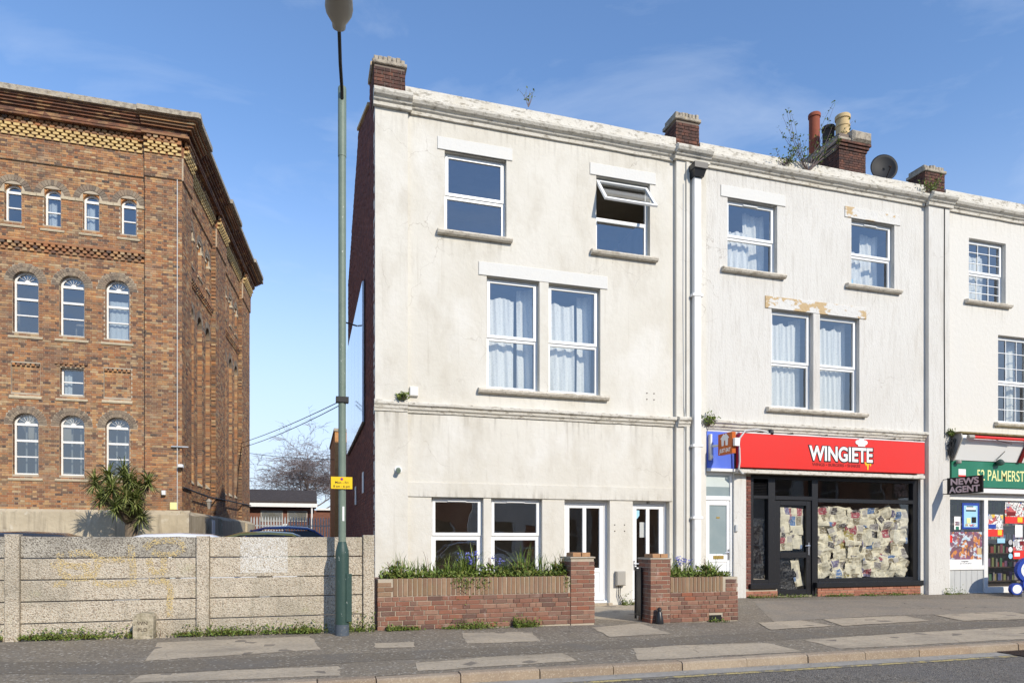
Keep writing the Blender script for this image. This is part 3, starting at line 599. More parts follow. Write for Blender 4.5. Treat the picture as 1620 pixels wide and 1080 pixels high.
def uneven_sweep(prof, a0, a1, name, m, parent, step=0.45, amp=0.006, dd=0.0, dz=0.0):
    """moulding run with the slight waviness of old plaster"""
    b = MB(); n = max(2, int((a1 - a0) / step)); k = len(prof)
    for i in range(n + 1):
        a = a0 + (a1 - a0) * i / n; e = R.uniform(-amp, amp); f = R.uniform(-amp, amp)
        b.v += [tuple(FT(a, d + dd + (e if d > 0 else 0), z + dz + f)) for d, z in prof]
    for i in range(n):
        for j in range(k):
            j2 = (j + 1) % k; b.f.append((i*k+j, i*k+j2, (i+1)*k+j2, (i+1)*k+j)); b.mi.append(0)
    b.f += [tuple(range(k)), tuple(n*k + q for q in range(k - 1, -1, -1))]; b.mi += [0, 0]
    return b.build(name, m, parent)
def stack_pier(parent, a0, a1, d0, d1, z0, z1, cap=0.14):
    """brick upstand of the party wall, brick by brick"""
    core = MB().box(FT, a0 + 0.012, a1 - 0.012, d0 + 0.012, d1 - 0.012, z0 - 0.1, z1 - cap).build('chimney_stack', m_mortar_stack, parent)
    brick_objs(core, FT, courses(a0, a1, z0, z1 - cap, bond='flemish'), 0.09, m_brick_stack, d=d1)
    FL = Frame(FT(a0, 0, 0), (0, 1, 0), (-1, 0, 0))          # left flank
    brick_objs(core, FL, courses(-d1 + 0.1, -d0, z0, z1 - cap), 0.09, m_brick_stack, yaw=-math.pi / 2)
    b = MB(); b.box(FT, a0 - 0.035, a1 + 0.035, d0 - 0.035, d1 + 0.035, z1 - cap + 0.003, z1 - cap + 0.075, ch=0.012)
    n = 7
    for k in range(n):
        p = a0 + (a1 - a0) * k / n; q = a0 + (a1 - a0) * (k + 1) / n; h = R.uniform(0.10, 0.145)
        b.box(FT, p + 0.004, q - 0.004, d0 + 0.01, d1 - R.uniform(0.0, 0.03), z1 - cap + 0.076, z1 - cap + 0.07 + h, ch=0.015)
    b.build('cap', m_coping, core); return core
def hull(parent, a0, a1, back, ztop, mwall, left=True, right=True):
    """the rest of the house: flank walls, rear wall, floors and roof"""
    b = MB()
    if left: b.box(FT, a0 + 0.02, a0 + 0.25, -back, -0.28, -0.3, ztop)
    if right: b.box(FT, a1 - 0.25, a1 - 0.02, -back, -0.28, -0.3, ztop)
    b.box(FT, a0 + 0.25, a1 - 0.25, -back, -back + 0.25, -0.3, ztop)
    b.build('inner_wall', m_room, parent)
    for z in (-0.02, 3.9, 7.2, 10.0): MB().box(FT, a0 + 0.26, a1 - 0.26, -back + 0.26, -0.30, z, z + 0.16).build('floor_slab', m_room, parent)
    MB().box(FT, a0 + 0.26, a1 - 0.26, -4.2, -4.0, -0.1, 10.0).build('inner_wall', m_room, parent)
    r = MB(); r.prism(Frame(FT(0, 0, 0), (0, 1, 0), (1, 0, 0)), [(0.3, 10.15), (4.6, 12.05), (back, 10.4), (back, 10.2), (4.6, 11.85), (0.3, 9.98)], a0 + 0.27, a1 - 0.27)
    r.build('roof', m_slate, parent)

# ---- house with the cream render, nearest the concrete fence
h1 = thing('terraced_house', (4.9, FACE_Y, 0), 'cream rendered three storey end house with brick side wall and two white front doors', 'house')
A0, A1 = 1.98, 8.12
holes = [(2.75, 4.09, *ROW3), (6.17, 7.50, *ROW3), (3.655, 4.83, *ROW2), (5.047, 6.27, *ROW2),
         (2.474, 3.585, 0.5, 2.31), (3.75, 4.90, 0.5, 2.31), (5.415, 6.50, 0.02, 2.31), (7.066, 8.0, 0.02, 2.31)]
b = MB(); holes_wall(b, FT, A0, A1, -0.3, ZC + 0.05, holes, 0, 0.26); b.build('wall', m_render1, h1, fix=False)
# plain band over the ground floor openings and panel edges
uneven_sweep([(-0.02, 2.312), (0.028, 2.312), (0.028, 2.60), (-0.02, 2.612)], A0, A1 - 0.05, 'band', m_render1, h1, amp=0.002)
pl = MB(); pl.box(FT, 1.32, 1.98, -0.28, 0.07, -0.3, ZC + 0.04); pl.build('pilaster', m_render1, h1)
pl = MB(); pl.box(FT, 8.12, 8.90, -0.28, 0.10, -0.3, ZC + 0.04); pl.box(FT, 8.36, 8.44, 0.10, 0.14, -0.3, 10.1); pl.build('pilaster', m_render1, h1)
uneven_sweep(STRG, A0, A1 + 0.005, 'string_course', m_trim, h1)
uneven_sweep([(d * 0.55, z) for d, z in STRG], 1.30, 1.975, 'string_course', m_trim, h1, dd=0.075)
uneven_sweep([(d * 0.8, z) for d, z in STRG], 8.14, 8.45, 'string_course', m_trim, h1, dd=0.12)
uneven_sweep(CORN, A0 + 0.06, 8.06, 'cornice', m_trim, h1)
uneven_sweep(CORN, 1.28, 2.05, 'cornice', m_trim, h1, dd=0.10, dz=0.004)
uneven_sweep(CORN, 8.06, 8.97, 'cornice', m_trim, h1, dd=0.10, dz=0.006)
uneven_sweep([(-0.25, ZC + 0.30), (0.05, ZC + 0.30), (0.05, ZTOP - 0.01), (-0.25, ZTOP + 0.01)], 1.93, 8.14, 'parapet', m_trim, h1, amp=0.005)
stack_pier(h1, 1.30, 1.93, -0.62, 0.02, 10.46, 11.17)
stack_pier(h1, 8.15, 8.76, -0.50, 0.03, 10.46, 11.25)
lintel(h1, 2.60, 4.22, 9.52, 9.78); lintel(h1, 6.015, 7.64, 9.52, 9.78); lintel(h1, 3.477, 6.44, 7.01, 7.29)
for a in ((2.59, 4.20), (6.03, 7.66)): sill(h1, *a, ROW3[0] - 0.003)
sill(h1, 3.46, 6.44, ROW2[0] - 0.003)
MB().box(FT, 4.838, 5.039, -0.02, 0.012, ROW2[0] + 0.004, ROW2[1] - 0.004).build('mullion', m_render1, h1)
CUR = lambda a0, a1, z0, z1, f=26: [(a0 + 0.02, a0 + (a1 - a0) * 0.60, z0 + 0.02, z0 + (z1 - z0) * 0.86, -0.36, f), (a0 + (a1 - a0) * 0.68, a1 - 0.02, z0 + 0.02, z1 - 0.05, -0.46, f * 0.8)]
upvc(h1, 2.75, 4.09, *ROW3)
upvc(h1, 6.17, 7.50, *ROW3, opened=True, split=0.46)
upvc(h1, 3.655, 4.83, *ROW2, curtain=CUR(3.655, 4.83, *ROW2)); upvc(h1, 5.047, 6.27, *ROW2, curtain=CUR(5.047, 6.27, *ROW2))
upvc(h1, 2.474, 3.585, 0.5, 2.31, thin=0.035, split=0.55, trickle=True); upvc(h1, 3.75, 4.90, 0.5, 2.31, thin=0.035, split=0.55, trickle=True)
def front_door(parent, a0, a1, z0, z1, d=-0.15):
    fr = MB(); w = 0.065
    fr.box(FT, a0, a0 + w, d - 0.07, d, z0, z1); fr.box(FT, a1 - w, a1, d - 0.07, d, z0, z1); fr.box(FT, a0 + w, a1 - w, d - 0.07, d - 0.002, z1 - w, z1)
    fr.box(FT, a0 - 0.01, a1 + 0.01, d - 0.07, d + 0.06, z0 - 0.05, z0 + 0.03)
    dr = fr.build('door', m_upvc, parent)
    p, q, r, s = a0 + w + 0.005, a1 - w - 0.005, z0 + 0.04, z1 - w - 0.005; e = d - 0.015; mid = (p + q) / 2
    lf = MB(); t = 0.11; zg = r + 0.72
    lf.box(FT, p, p + t, e - 0.05, e, r, s, ch=0.006); lf.box(FT, q - t, q, e - 0.05, e, r, s, ch=0.006)
    for (u_, v_) in ((r, r + 0.13), (zg - 0.10, zg), (s - t, s)): lf.box(FT, p + t, q - t, e - 0.05, e - 0.002, u_, v_, ch=0.006)
    lf.box(FT, mid - 0.045, mid + 0.045, e - 0.05, e - 0.003, zg, s - t, ch=0.006)
    lf.box(FT, p + t, q - t, e - 0.04, e - 0.018, r + 0.13, zg - 0.10); lf.box(FT, p + t + 0.05, q - t - 0.05, e - 0.018, e - 0.008, r + 0.18, zg - 0.15, ch=0.008)
    lf.build('leaf', m_upvc, dr)
    for (x0, x1) in ((p + t - 0.005, mid - 0.04), (mid + 0.04, q - t + 0.005)):
        n = MB(); n.face([FT(x0, e - 0.03, zg - 0.01), FT(x1, e - 0.03, zg - 0.01), FT(x1, e - 0.03, s - t + 0.01), FT(x0, e - 0.03, s - t + 0.01)]); n.build('pane', m_glass_dark, dr)
    hd = MB(); hd.box(FT, p + 0.03, p + 0.06, e, e + 0.012, zg - 0.06, zg + 0.16, ch=0.003); hd.tube([FT(p + 0.045, e + 0.012, zg + 0.09), FT(p + 0.045, e + 0.05, zg + 0.09), FT(p + 0.16, e + 0.05, zg + 0.085)], 0.010, 8); hd.build('handle', m_chrome, dr)
    return dr
d1 = front_door(h1, 5.415, 6.50, 0.03, 2.31); d2 = front_door(h1, 7.066, 8.0, 0.03, 2.31)
text('number', '56', FT, 7.53, -0.149, 2.255, 0.06, m_ink, d2, xs=1.0, bold=0.002, align='CENTER')
sh = MB(); sh.prism(FT, [(7.20, 2.10), (7.33, 2.10), (7.33, 1.98), (7.265, 1.90), (7.20, 1.98)], -0.194, -0.190); sh.build('sticker', m_skyb, d2)
MB().box(FT, 7.36, 7.52, -0.24, -0.236, 1.48, 1.83).build('notice', m_white, d2)
st = MB().box(FT, 5.40, 6.52, -0.1, 0.12, -0.3, 0.018, ch=0.01).build('doorstep', m_patch, h1); MB().box(FT, 7.05, 8.02, -0.1, 0.09, -0.3, 0.016, ch=0.01).build('doorstep', m_patch, h1)
for a in (6.62, 6.86):
    for z in (1.62, 1.76): MB().tube([FT(a, 0, z), FT(a, 0.012, z)], 0.012, 8).build('bolt', m_iron, h1)
for a in (7.42, 7.60):
    for z in (4.62, 4.76): MB().tube([FT(a, 0, z), FT(a, 0.010, z)], 0.014, 8).build('bolt', m_iron, h1)
hull(h1, 1.32, 8.9, 8.0, 10.0, m_room, left=False)
# gable in dark brick, courses laid for real
XG = 1.32
FG = Frame((XG, FACE_Y, 0), (0, 1, 0), (-1, 0, 0))     # a runs back from the street
def gable_top(a): return 10.45 if a < 0.62 else (11.45 if a < 1.25 else (10.95 + (a - 1.25) * (12.3 - 10.95) / 3.35 if a < 4.6 else max(9.6, 12.3 - (a - 4.6) * 0.5)))
g = MB(); g.prism(FG, [(0.285, -0.3), (9.3, -0.3), (9.3, gable_top(9.3)), (4.6, 12.3), (1.25, 10.95), (1.25, 11.40), (0.63, 11.40), (0.63, 10.45), (0.285, 10.45)], -0.24, -0.010)
gab = g.build('gable_wall', m_mortar_dark, h1)
gb = MB()
bricks_into(gb, FG, [r for r in courses(0.0, 9.3, -0.2, 13.0, bond='flemish') if r[3] < gable_top((r[0] + r[1]) / 2) - 0.02 and (r[0] > 0.29 or r[2] < 10.0)], 0.03)
stuff(gb.build('gable_brickwork', m_brick_dark, gab, fix=False))
cp = MB()
for k in range(14):
    a = 1.27 + k * 0.30
    if a + 0.29 > 4.6: break
    z = gable_top(a); z2 = gable_top(a + 0.29); cp.prism(FG, [(a, z), (a + 0.29, z2), (a + 0.29, z2 + 0.07), (a, z + 0.07)], -0.27, 0.04)
cp.prism(FG, [(0.60, 11.40), (1.26, 11.40), (1.26, 11.50), (0.60, 11.48)], -0.27, 0.03)
cp.build('coping', m_buffpot, gab)
# hoarding on the gable
hd_ = thing('billboard', (XG - 0.06, 18.9, 4.19), 'pale blue billboard fixed high on the dark brick gable', 'billboard')
for k in range(5):
    MB().box(FG, 2.3 + k * 1.3, 2.3 + k * 1.3 + 1.288, 0.035, 0.075, 4.19, 7.47, ch=0.006).build('panel', m_hoard, hd_)
MB().box(FG, 2.28, 8.82, 0.012, 0.034, 4.15, 7.51).build('backing_frame', m_iron, hd_)
bl = MB(); bl.tube([FG(3.9, 0.08, 6.9), FG(3.9, 0.45, 6.98), FG(3.9, 0.5, 6.8)], 0.02, 6); bl.build('bracket_lamp', m_iron, hd_)
for a, z in ((2.6, 2.55), (5.2, 2.4)):
    tag(MB().box(FG, a, a + 0.35, 0.012, 0.03, z, z + 0.5).build('wall_notice', m_white, org=FG(a, 0, z)), 'small white notice on the dark gable wall, ' + ('nearer the street' if a < 3 else 'farther from the street'), 'notice')
# downpipe with black hopper at the right pilaster
dp = thing('downpipe', (8.55, FACE_Y - 0.2, 0), 'white painted square downpipe with black hopper head between the two houses', 'downpipe')
b = MB(); b.box(FT, 8.50, 8.68, 0.13, 0.25, -0.05, 9.72, ch=0.012); b.build('pipe', m_pipe, dp)
b = MB()
for i, (ww, dd, z) in enumerate(((0.24, 0.20, 9.72), (0.30, 0.25, 9.86), (0.34, 0.29, 9.87), (0.34, 0.29, 10.00))):
    b.v += [tuple(FT(8.59 - ww/2, 0.105, z)), tuple(FT(8.59 + ww/2, 0.105, z)), tuple(FT(8.59 + ww/2, 0.105 + dd, z)), tuple(FT(8.59 - ww/2, 0.105 + dd, z))]
for i in range(3):
    for k in range(4): b.f.append((i*4+k, i*4+(k+1) % 4, i*4+4+(k+1) % 4, i*4+4+k)); b.mi.append(0)
b.f += [(3, 2, 1, 0), (12, 13, 14, 15)]; b.mi += [0, 0]; b.build('hopper', m_black, dp)
for z in (7.0, 3.55, 1.9): MB().box(FT, 8.455, 8.725, 0.102, 0.262, z, z + 0.06, ch=0.006).build('collar', m_pipe, dp)
tag(MB().tube([FT(8.30, 0.106, 9.6), FT(8.29, 0.108, 6.8), FT(8.31, 0.108, 4.5), FT(8.34, 0.145, 4.15), FT(8.32, 0.106, 3.9), FT(8.32, 0.106, 0.6)], 0.011, 6).build('wall_cable', m_greycable, org=FT(8.3, 0.1, 0)), 'thin grey cable running down the pilaster beside the downpipe', 'cable')

# ---- middle house
h2 = thing('terraced_house', (12.2, FACE_Y, 0), 'off white roughcast middle house above the red fronted takeaway', 'house')
B0, B1 = 8.90, 15.50
holes = [(9.54, 10.93, *ROW3), (13.14, 14.50, *ROW3), (10.77, 11.97, *ROW2), (12.18, 13.39, *ROW2), (8.93, 9.72, 0.05, 3.02), (10.05, 15.36, -0.28, 3.02)]
b = MB(); holes_wall(b, FT, B0, B1, -0.3, ZC + 0.05, holes, 0, 0.26); b.build('wall', m_render2, h2, fix=False)
b = MB(); b.box(FT, 15.50, 16.20, -0.28, 0.12, -0.3, ZC + 0.04); b.build('pilaster', m_render2, h2)
uneven_sweep(STRG, B0, B1 + 0.005, 'string_course', m_trim, h2)
uneven_sweep(CORN, 8.97, 15.45, 'cornice', m_trim, h2); uneven_sweep(CORN, 15.45, 16.28, 'cornice', m_trim, h2, dd=0.12, dz=0.005)
uneven_sweep([(-0.25, ZC + 0.30), (0.05, ZC + 0.30), (0.05, ZTOP - 0.01), (-0.25, ZTOP + 0.01)], 8.77, 15.47, 'parapet', m_trim, h2, amp=0.006)
stack_pier(h2, 15.48, 16.14, -0.50, 0.03, 10.46, 11.20)
lintel(h2, 9.35, 11.16, 9.52, 9.79); lintel(h2, 12.93, 14.68, 9.52, 9.79, m_lintel_peel); lintel(h2, 10.58, 13.59, 7.01, 7.30, m_lintel_peel)
for a in ((9.37, 11.12), (12.95, 14.66)): sill(h2, *a, ROW3[0] - 0.003)
sill(h2, 10.60, 13.57, ROW2[0] - 0.003)
MB().box(FT, 11.978, 12.172, -0.02, 0.012, ROW2[0] + 0.004, ROW2[1] - 0.004).build('mullion', m_render2, h2)
upvc(h2, 9.54, 10.93, *ROW3, trickle=True, curtain=[(9.6, 10.35, 7.9, 8.9, -0.34, 34), (10.3, 10.9, 7.9, 9.45, -0.5, 22)])
upvc(h2, 13.14, 14.50, *ROW3, trickle=True, curtain=[(13.2, 13.75, 7.9, 8.85, -0.36, 34), (13.85, 14.45, 7.9, 9.4, -0.5, 22)])
upvc(h2, 10.77, 11.97, *ROW2, curtain=[(10.82, 11.7, 4.66, 6.75, -0.30, 40), (11.6, 11.95, 4.66, 6.95, -0.45, 20)])
upvc(h2, 12.18, 13.39, *ROW2, curtain=[(12.22, 13.1, 4.66, 6.75, -0.30, 40), (13.0, 13.36, 4.66, 6.95, -0.45, 20)])
tag(MB().box(FT, 13.22, 13.46, -0.30, -0.27, 7.91, 8.12, ch=0.02).build('photo_frame', m_skyb, org=FT(13.3, -0.28, 7.9)), 'small pale photo frame on the sill behind an upper window', 'photo frame')
hull(h2, 8.92, 16.2, 8.0, 10.0, m_room)
# ---- right hand house
h3 = thing('terraced_house', (19.5, FACE_Y, 0), 'white rendered right hand house above the green newsagent fascia', 'house')
C0, C1 = 16.20, 23.5
holes = [(17.01, 18.33, *ROW3), (20.6, 21.9, *ROW3), (18.05, 19.30, *ROW2), (19.5, 20.7, *ROW2), (16.30, 22.8, -0.28, 2.66)]
b = MB(); holes_wall(b, FT, C0, C1, -0.3, ZC + 0.05, holes, 0, 0.26); b.build('wall', m_render3, h3, fix=False)
uneven_sweep(CORN, 16.28, 23.5, 'cornice', m_trim, h3)
uneven_sweep([(-0.25, ZC + 0.30), (0.05, ZC + 0.30), (0.05, ZTOP - 0.01), (-0.25, ZTOP + 0.01)], 16.15, 23.5, 'parapet', m_trim, h3, amp=0.004)
sill(h3, 16.85, 18.45, ROW3[0] - 0.003); sill(h3, 17.9, 20.85, ROW2[0] - 0.003)
upvc(h3, 17.01, 18.33, *ROW3, bars=True, curtain=[(17.06, 17.9, 7.9, 9.2, -0.34, 34)])
upvc(h3, 18.05, 19.30, *ROW2, bars=True, curtain=[(18.9, 19.25, 4.66, 6.95, -0.4, 24)])
upvc(h3, 19.5, 20.7, *ROW2, bars=True); upvc(h3, 20.6, 21.9, *ROW3, bars=True)
MB().box(FT, 19.308, 19.492, -0.02, 0.012, ROW2[0] + 0.004, ROW2[1] - 0.004).build('mullion', m_render3, h3)
hull(h3, 16.22, 23.5, 8.0, 10.0, m_room)
tag(MB().tube([FT(16.02, 0.126, 10.1), FT(16.01, 0.127, 7.0), FT(16.03, 0.126, 4.1)], 0.014, 6).build('wall_cable', m_wire, org=FT(16.0, 0.12, 4)), 'black cable running down the right hand pilaster', 'cable')
# rain streaks under the sills and mouldings, thin washes of dirt on the render
def stain_mat():
    m = bpy.data.materials.new('rain_streak_dirt'); m.use_nodes = True; t = m.node_tree; N = t.nodes; K = t.links.new; p = N['Principled BSDF']
    p.inputs['Base Color'].default_value = (0.17, 0.145, 0.105, 1); p.inputs['Roughness'].default_value = 0.95
    g = N.new('ShaderNodeNewGeometry'); mp = N.new('ShaderNodeMapping'); mp.inputs['Scale'].default_value = (13, 13, 0.9); K(g.outputs['Position'], mp.inputs[0])
    n = N.new('ShaderNodeTexNoise'); n.inputs['Scale'].default_value = 1; n.inputs['Detail'].default_value = 6; K(mp.outputs[0], n.inputs[0])
    r = N.new('ShaderNodeMapRange'); r.inputs['From Min'].default_value = 0.50; r.inputs['From Max'].default_value = 0.74; r.inputs['To Max'].default_value = 0.26; K(n.outputs['Fac'], r.inputs[0])
    uv = N.new('ShaderNodeUVMap'); uv.uv_map = 'wash'; s = N.new('ShaderNodeSeparateXYZ'); K(uv.outputs[0], s.inputs[0])
    pw = N.new('ShaderNodeMath'); pw.operation = 'POWER'; pw.inputs[1].default_value = 1.6; K(s.outputs[1], pw.inputs[0])
    mu = N.new('ShaderNodeMath'); mu.operation = 'MULTIPLY'; K(r.outputs[0], mu.inputs[0]); K(pw.outputs[0], mu.inputs[1]); K(mu.outputs[0], p.inputs['Alpha']); return m
m_stain = stain_mat()
def stain(parent, a0, a1, zt, h, d=0.004):
    q = MB(); q.face([FT(a0, d, zt - h), FT(a1, d, zt - h), FT(a1, d, zt), FT(a0, d, zt)]); o = q.build('rain_streak', m_stain, parent, fix=False)
    u = o.data.uv_layers.new(name='wash')
    for i, v in enumerate(((0, 0), (1, 0), (1, 1), (0, 1))): u.data[i].uv = v
for hh, lst in ((h1, ((2.6, 4.2), (6.0, 7.65))), (h2, ((9.4, 11.1), (12.95, 14.65))), (h3, ((16.9, 18.4),))):
    for p_, q_ in lst: stain(hh, p_, q_, ROW3[0] - 0.10, 0.55)
for hh, p_, q_ in ((h1, 3.48, 6.42), (h2, 10.6, 13.55), (h3, 17.95, 20.8)): stain(hh, p_, q_, ROW2[0] - 0.10, 0.36)
for hh, p_, q_ in ((h1, 2.0, 8.1), (h2, 8.95, 15.45), (h3, 16.25, 23.4)): stain(hh, p_, q_, ZC + 0.01, 0.55)
stain(h1, 2.0, 8.1, 4.02, 0.7); stain(h1, 1.33, 1.97, ZC, 0.8, 0.0735); stain(h1, 1.33, 1.97, 4.03, 0.9, 0.0735)
stain(h1, 2.0, 8.05, 2.31, -0.28, 0.0315)
# ---- big chimney stack on the party wall
FS = Frame((0, 17.0, 0)); cs = thing('chimney_stack', (16.0, 17.5, 10.5), 'large sooty brick chimney stack with three pots behind the parapet', 'chimney')
MB().box(FS, 15.512, 16.488, -1.588, -0.012, 10.3, 13.80).build('core', m_mortar_stack, cs)
brick_objs(cs, FS, courses(15.5, 16.5, 10.6, 13.3), 0.09, m_brick_stack)
brick_objs(cs, Frame((15.5, 17.0, 0), (0, 1, 0), (-1, 0, 0)), courses(0.1, 1.6, 10.6, 13.3), 0.09, m_brick_stack, yaw=-math.pi / 2)
for k, e in enumerate((0.03, 0.07, 0.11)):
    z = 13.3 + k * 0.085; b = MB(); b.box(FS, 15.5 - e, 16.5 + e, -1.6 - e, -0.02, z + 0.003, z + 0.075); b.build('oversailing_core', m_mortar_stack, cs)
    brick_objs(cs, FS, courses(15.5 - e, 16.5 + e, z + 0.005, z + 0.085), 0.11, m_brick_stack, d=e)
b = MB(); b.box(FS, 15.9, 16.62, -1.0, 0.16, 13.56, 13.90, ch=0.07); b.box(FS, 15.45, 16.5, -1.6, 0.05, 13.555, 13.70, ch=0.05); b.build('flaunching', m_coping, cs)
def pot(x, y, z, r, h, m, ribs=()):
    b = MB(); pr = [(r * 1.05, 0), (r, 0.1), (r * 0.95, h - 0.14), (r * 1.0, h - 0.13)]
    pr = [(r * 1.12, 0), (r * 1.1, 0.08), (r, 0.10)] + [q for z_ in ribs for q in ((r, z_ - 0.03), (r * 1.09, z_ - 0.02), (r * 1.09, z_ + 0.02), (r, z_ + 0.03))] + [(r * 0.97, h - 0.14), (r * 1.13, h - 0.12), (r * 1.13, h - 0.02), (r * 1.05, h), (r * 0.85, h), (r * 0.83, h - 0.3)]
    b.lathe((x, y, z), pr, 18); shade(b.build('pot', m, cs), 35)
pot(15.75, 18.35, 13.55, 0.17, 1.65, m_terra); pot(15.86, 17.85, 13.66, 0.18, 0.85, m_blackpot); pot(15.95, 17.35, 13.66, 0.20, 0.92, m_buffpot, (0.32, 0.58))
# satellite dish
ds = thing('satellite_dish', (17.2, 16.9, 10.6), 'dark grey satellite dish standing behind the parapet', 'satellite dish')
c = at(1397, 268, 17.0); nv = (Vector((-0.38, -0.9, 0.16))).normalized(); ux = nv.cross(Vector((0, 0, 1))).normalized(); uy = ux.cross(nv)
b = MB(); n, rr = 28, 6
for i in range(rr + 1):
    for j in range(n):
        an = 2 * math.pi * j / n; q = i / rr; b.v.append(tuple(c + ux * math.cos(an) * 0.40 * q + uy * math.sin(an) * 0.45 * q + nv * 0.09 * q * q))
for i in range(rr):
    for j in range(n): b.f.append((i*n+j, i*n+(j+1) % n, (i+1)*n+(j+1) % n, (i+1)*n+j)); b.mi.append(0)
o = b.build('reflector', mat('charcoal_mesh_dish', (0.009, 0.010, 0.012), 0.6), ds, smooth=True, fix=False); sm = o.modifiers.new('thick', 'SOLIDIFY'); sm.thickness = 0.015
b = MB(); b.tube([c - nv * 0.02, c - nv * 0.22, c - nv * 0.25 - Vector((0, 0, 1.6))], 0.025, 8); b.build('mast', m_iron, ds)
b = MB(); b.tube([c - uy * 0.44 + nv * 0.08, c - uy * 0.30 + nv * 0.5], 0.014, 6); b.tube([c - uy * 0.30 + nv * 0.5, c - uy * 0.24 + nv * 0.44], 0.035, 8); b.build('feed_arm', m_iron, ds)
# ------------------------------------------------------------------ takeaway shopfront (parts of the middle house)
def bars(name, m, parent, rects, d0, d1, ch=0.006):
    b = MB()
    for k, (p, q, r, s) in enumerate(rects): b.box(FT, p, q, d0, d1 - 0.002 * (k % 3), r, s, ch=ch)
    return b.build(name, m, parent)
def pane(parent, p, q, r, s, d, m, name='pane'):
    b = MB(); b.face([FT(p, d, r), FT(q, d, r), FT(q, d, s), FT(p, d, s)]); return b.build(name, m, parent)
sf = bars('shopfront', m_black, h2, [(10.22, 10.32, 0.02, 2.98), (10.74, 10.94, 0.02, 2.98), (12.02, 12.20, 0.02, 2.98), (15.20, 15.36, 0.02, 2.98),
    (10.32, 10.74, 2.42, 2.50), (10.94, 12.02, 2.40, 2.50), (12.20, 15.20, 2.36, 2.46), (10.32, 10.74, 2.90, 2.98), (10.94, 12.02, 2.90, 2.98), (12.20, 15.20, 2.90, 2.98),
    (12.20, 15.20, 0.36, 0.46), (10.32, 10.74, 0.36, 0.46)], -0.22, -0.08)
bars('ledge', m_black, sf, [(12.06, 15.42, 0.24, 0.37), (10.15, 10.92, 0.24, 0.37)], -0.22, 0.05, 0.012)
for k in range(10): MB().prism(Frame(FT(10.33, 0, 0), (0, -1, 0), (1, 0, 0)), [(-0.20, 2.51 + k * 0.039), (-0.11, 2.51 + k * 0.039), (-0.16, 2.545 + k * 0.039), (-0.20, 2.545 + k * 0.039)], 0.0, 0.41).build('louvre', m_black, sf)
pane(sf, 10.32, 10.74, 0.46, 2.42, -0.16, m_glass_dark); pane(sf, 12.20, 15.20, 0.46, 2.36, -0.16, m_glass_dark); pane(sf, 12.20, 15.20, 2.46, 2.90, -0.161, m_glass_dark); pane(sf, 10.94, 12.02, 2.50, 2.90, -0.161, m_glass_dark)
dr = bars('door', m_black, h2, [(10.95, 11.11, 0.06, 2.39), (11.87, 12.01, 0.06, 2.39), (11.11, 11.87, 0.06, 0.20), (11.11, 11.87, 0.98, 1.12), (11.11, 11.87, 2.27, 2.39)], -0.20, -0.11)
pane(dr, 11.11, 11.87, 0.20, 0.98, -0.16, m_glass_dark); pane(dr, 11.11, 11.87, 1.12, 2.27, -0.16, m_glass_dark)
b = MB(); b.box(FT, 11.91, 11.96, -0.11, -0.095, 1.05, 1.36); b.tube([FT(11.93, -0.1, 1.28), FT(11.93, -0.05, 1.28), FT(11.80, -0.05, 1.275)], 0.012, 8); b.build('handle', m_chrome, dr)
# stall risers, brick by brick
sr = MB().box(FT, 12.12, 15.36, -0.20, -0.012, -0.28, 0.236).build('stall_riser', m_mortar_gdn, h2)
brick_objs(sr, FT, courses(12.12, 15.36, -0.06, 0.235, bond='stretcher'), 0.05, m_brick_stall)
sr = MB().box(FT, 10.05, 10.94, -0.20, -0.012, -0.28, 0.236).build('stall_riser', m_mortar_gdn, h2)
brick_objs(sr, FT, courses(10.05, 10.94, -0.03, 0.235, bond='stretcher'), 0.05, m_brick_stall)
# bare brick jamb beside the white door
sr = MB().box(FT, 10.062, 10.21, -0.25, -0.045, -0.28, 3.015).build('jamb', m_mortar_gdn, h2)
brick_objs(sr, FT, courses(10.062, 10.21, 0.25, 3.0, bond='flemish'), 0.05, m_brick_dark, d=-0.03)
MB().box(FT, 10.94, 12.0, -0.3, -0.06, -0.25, 0.055).build('threshold', m_patch, h2)
# white side door with frosted glass
dr = bars('door', m_upvc, h2, [(8.93, 9.0, 0.05, 3.02), (9.66, 9.72, 0.05, 3.02), (9.0, 9.66, 2.36, 2.46), (9.0, 9.66, 2.96, 3.02), (9.0, 9.66, 0.05, 0.10)], -0.14, -0.06)
bars('leaf', m_upvc, dr, [(9.01, 9.10, 0.11, 2.35), (9.57, 9.65, 0.11, 2.35), (9.10, 9.57, 0.11, 0.26), (9.10, 9.57, 0.90, 1.09), (9.10, 9.57, 2.24, 2.35)], -0.13, -0.075)
bars('lower_panel', m_upvc, dr, [(9.09, 9.58, 0.25, 0.91)], -0.12, -0.09); pane(dr, 9.09, 9.58, 1.08, 2.25, -0.10, m_frost); pane(dr, 8.99, 9.67, 2.45, 2.68, -0.10, m_frost); pane(dr, 8.99, 9.67, 2.68, 2.97, -0.1005, m_frost_pale)
bars('letterbox', m_brass, dr, [(9.20, 9.48, 0.97, 1.05)], -0.075, -0.06); bars('number_plate', m_brass, dr, [(9.30, 9.39, 1.93, 1.97)], -0.098, -0.092, 0.002)
b = MB(); b.box(FT, 9.595, 9.63, -0.075, -0.06, 0.95, 1.20); b.tube([FT(9.61, -0.06, 1.13), FT(9.61, -0.02, 1.13), FT(9.48, -0.02, 1.125)], 0.011, 8); b.build('handle', m_chrome, dr)
tag(MB().box(FT, 9.735, 9.80, 0.0, 0.05, 1.62, 1.78, ch=0.01).build('doorbell', m_greycable, org=FT(9.76, 0, 1.62)), 'small grey bell box beside the frosted white door', 'doorbell')
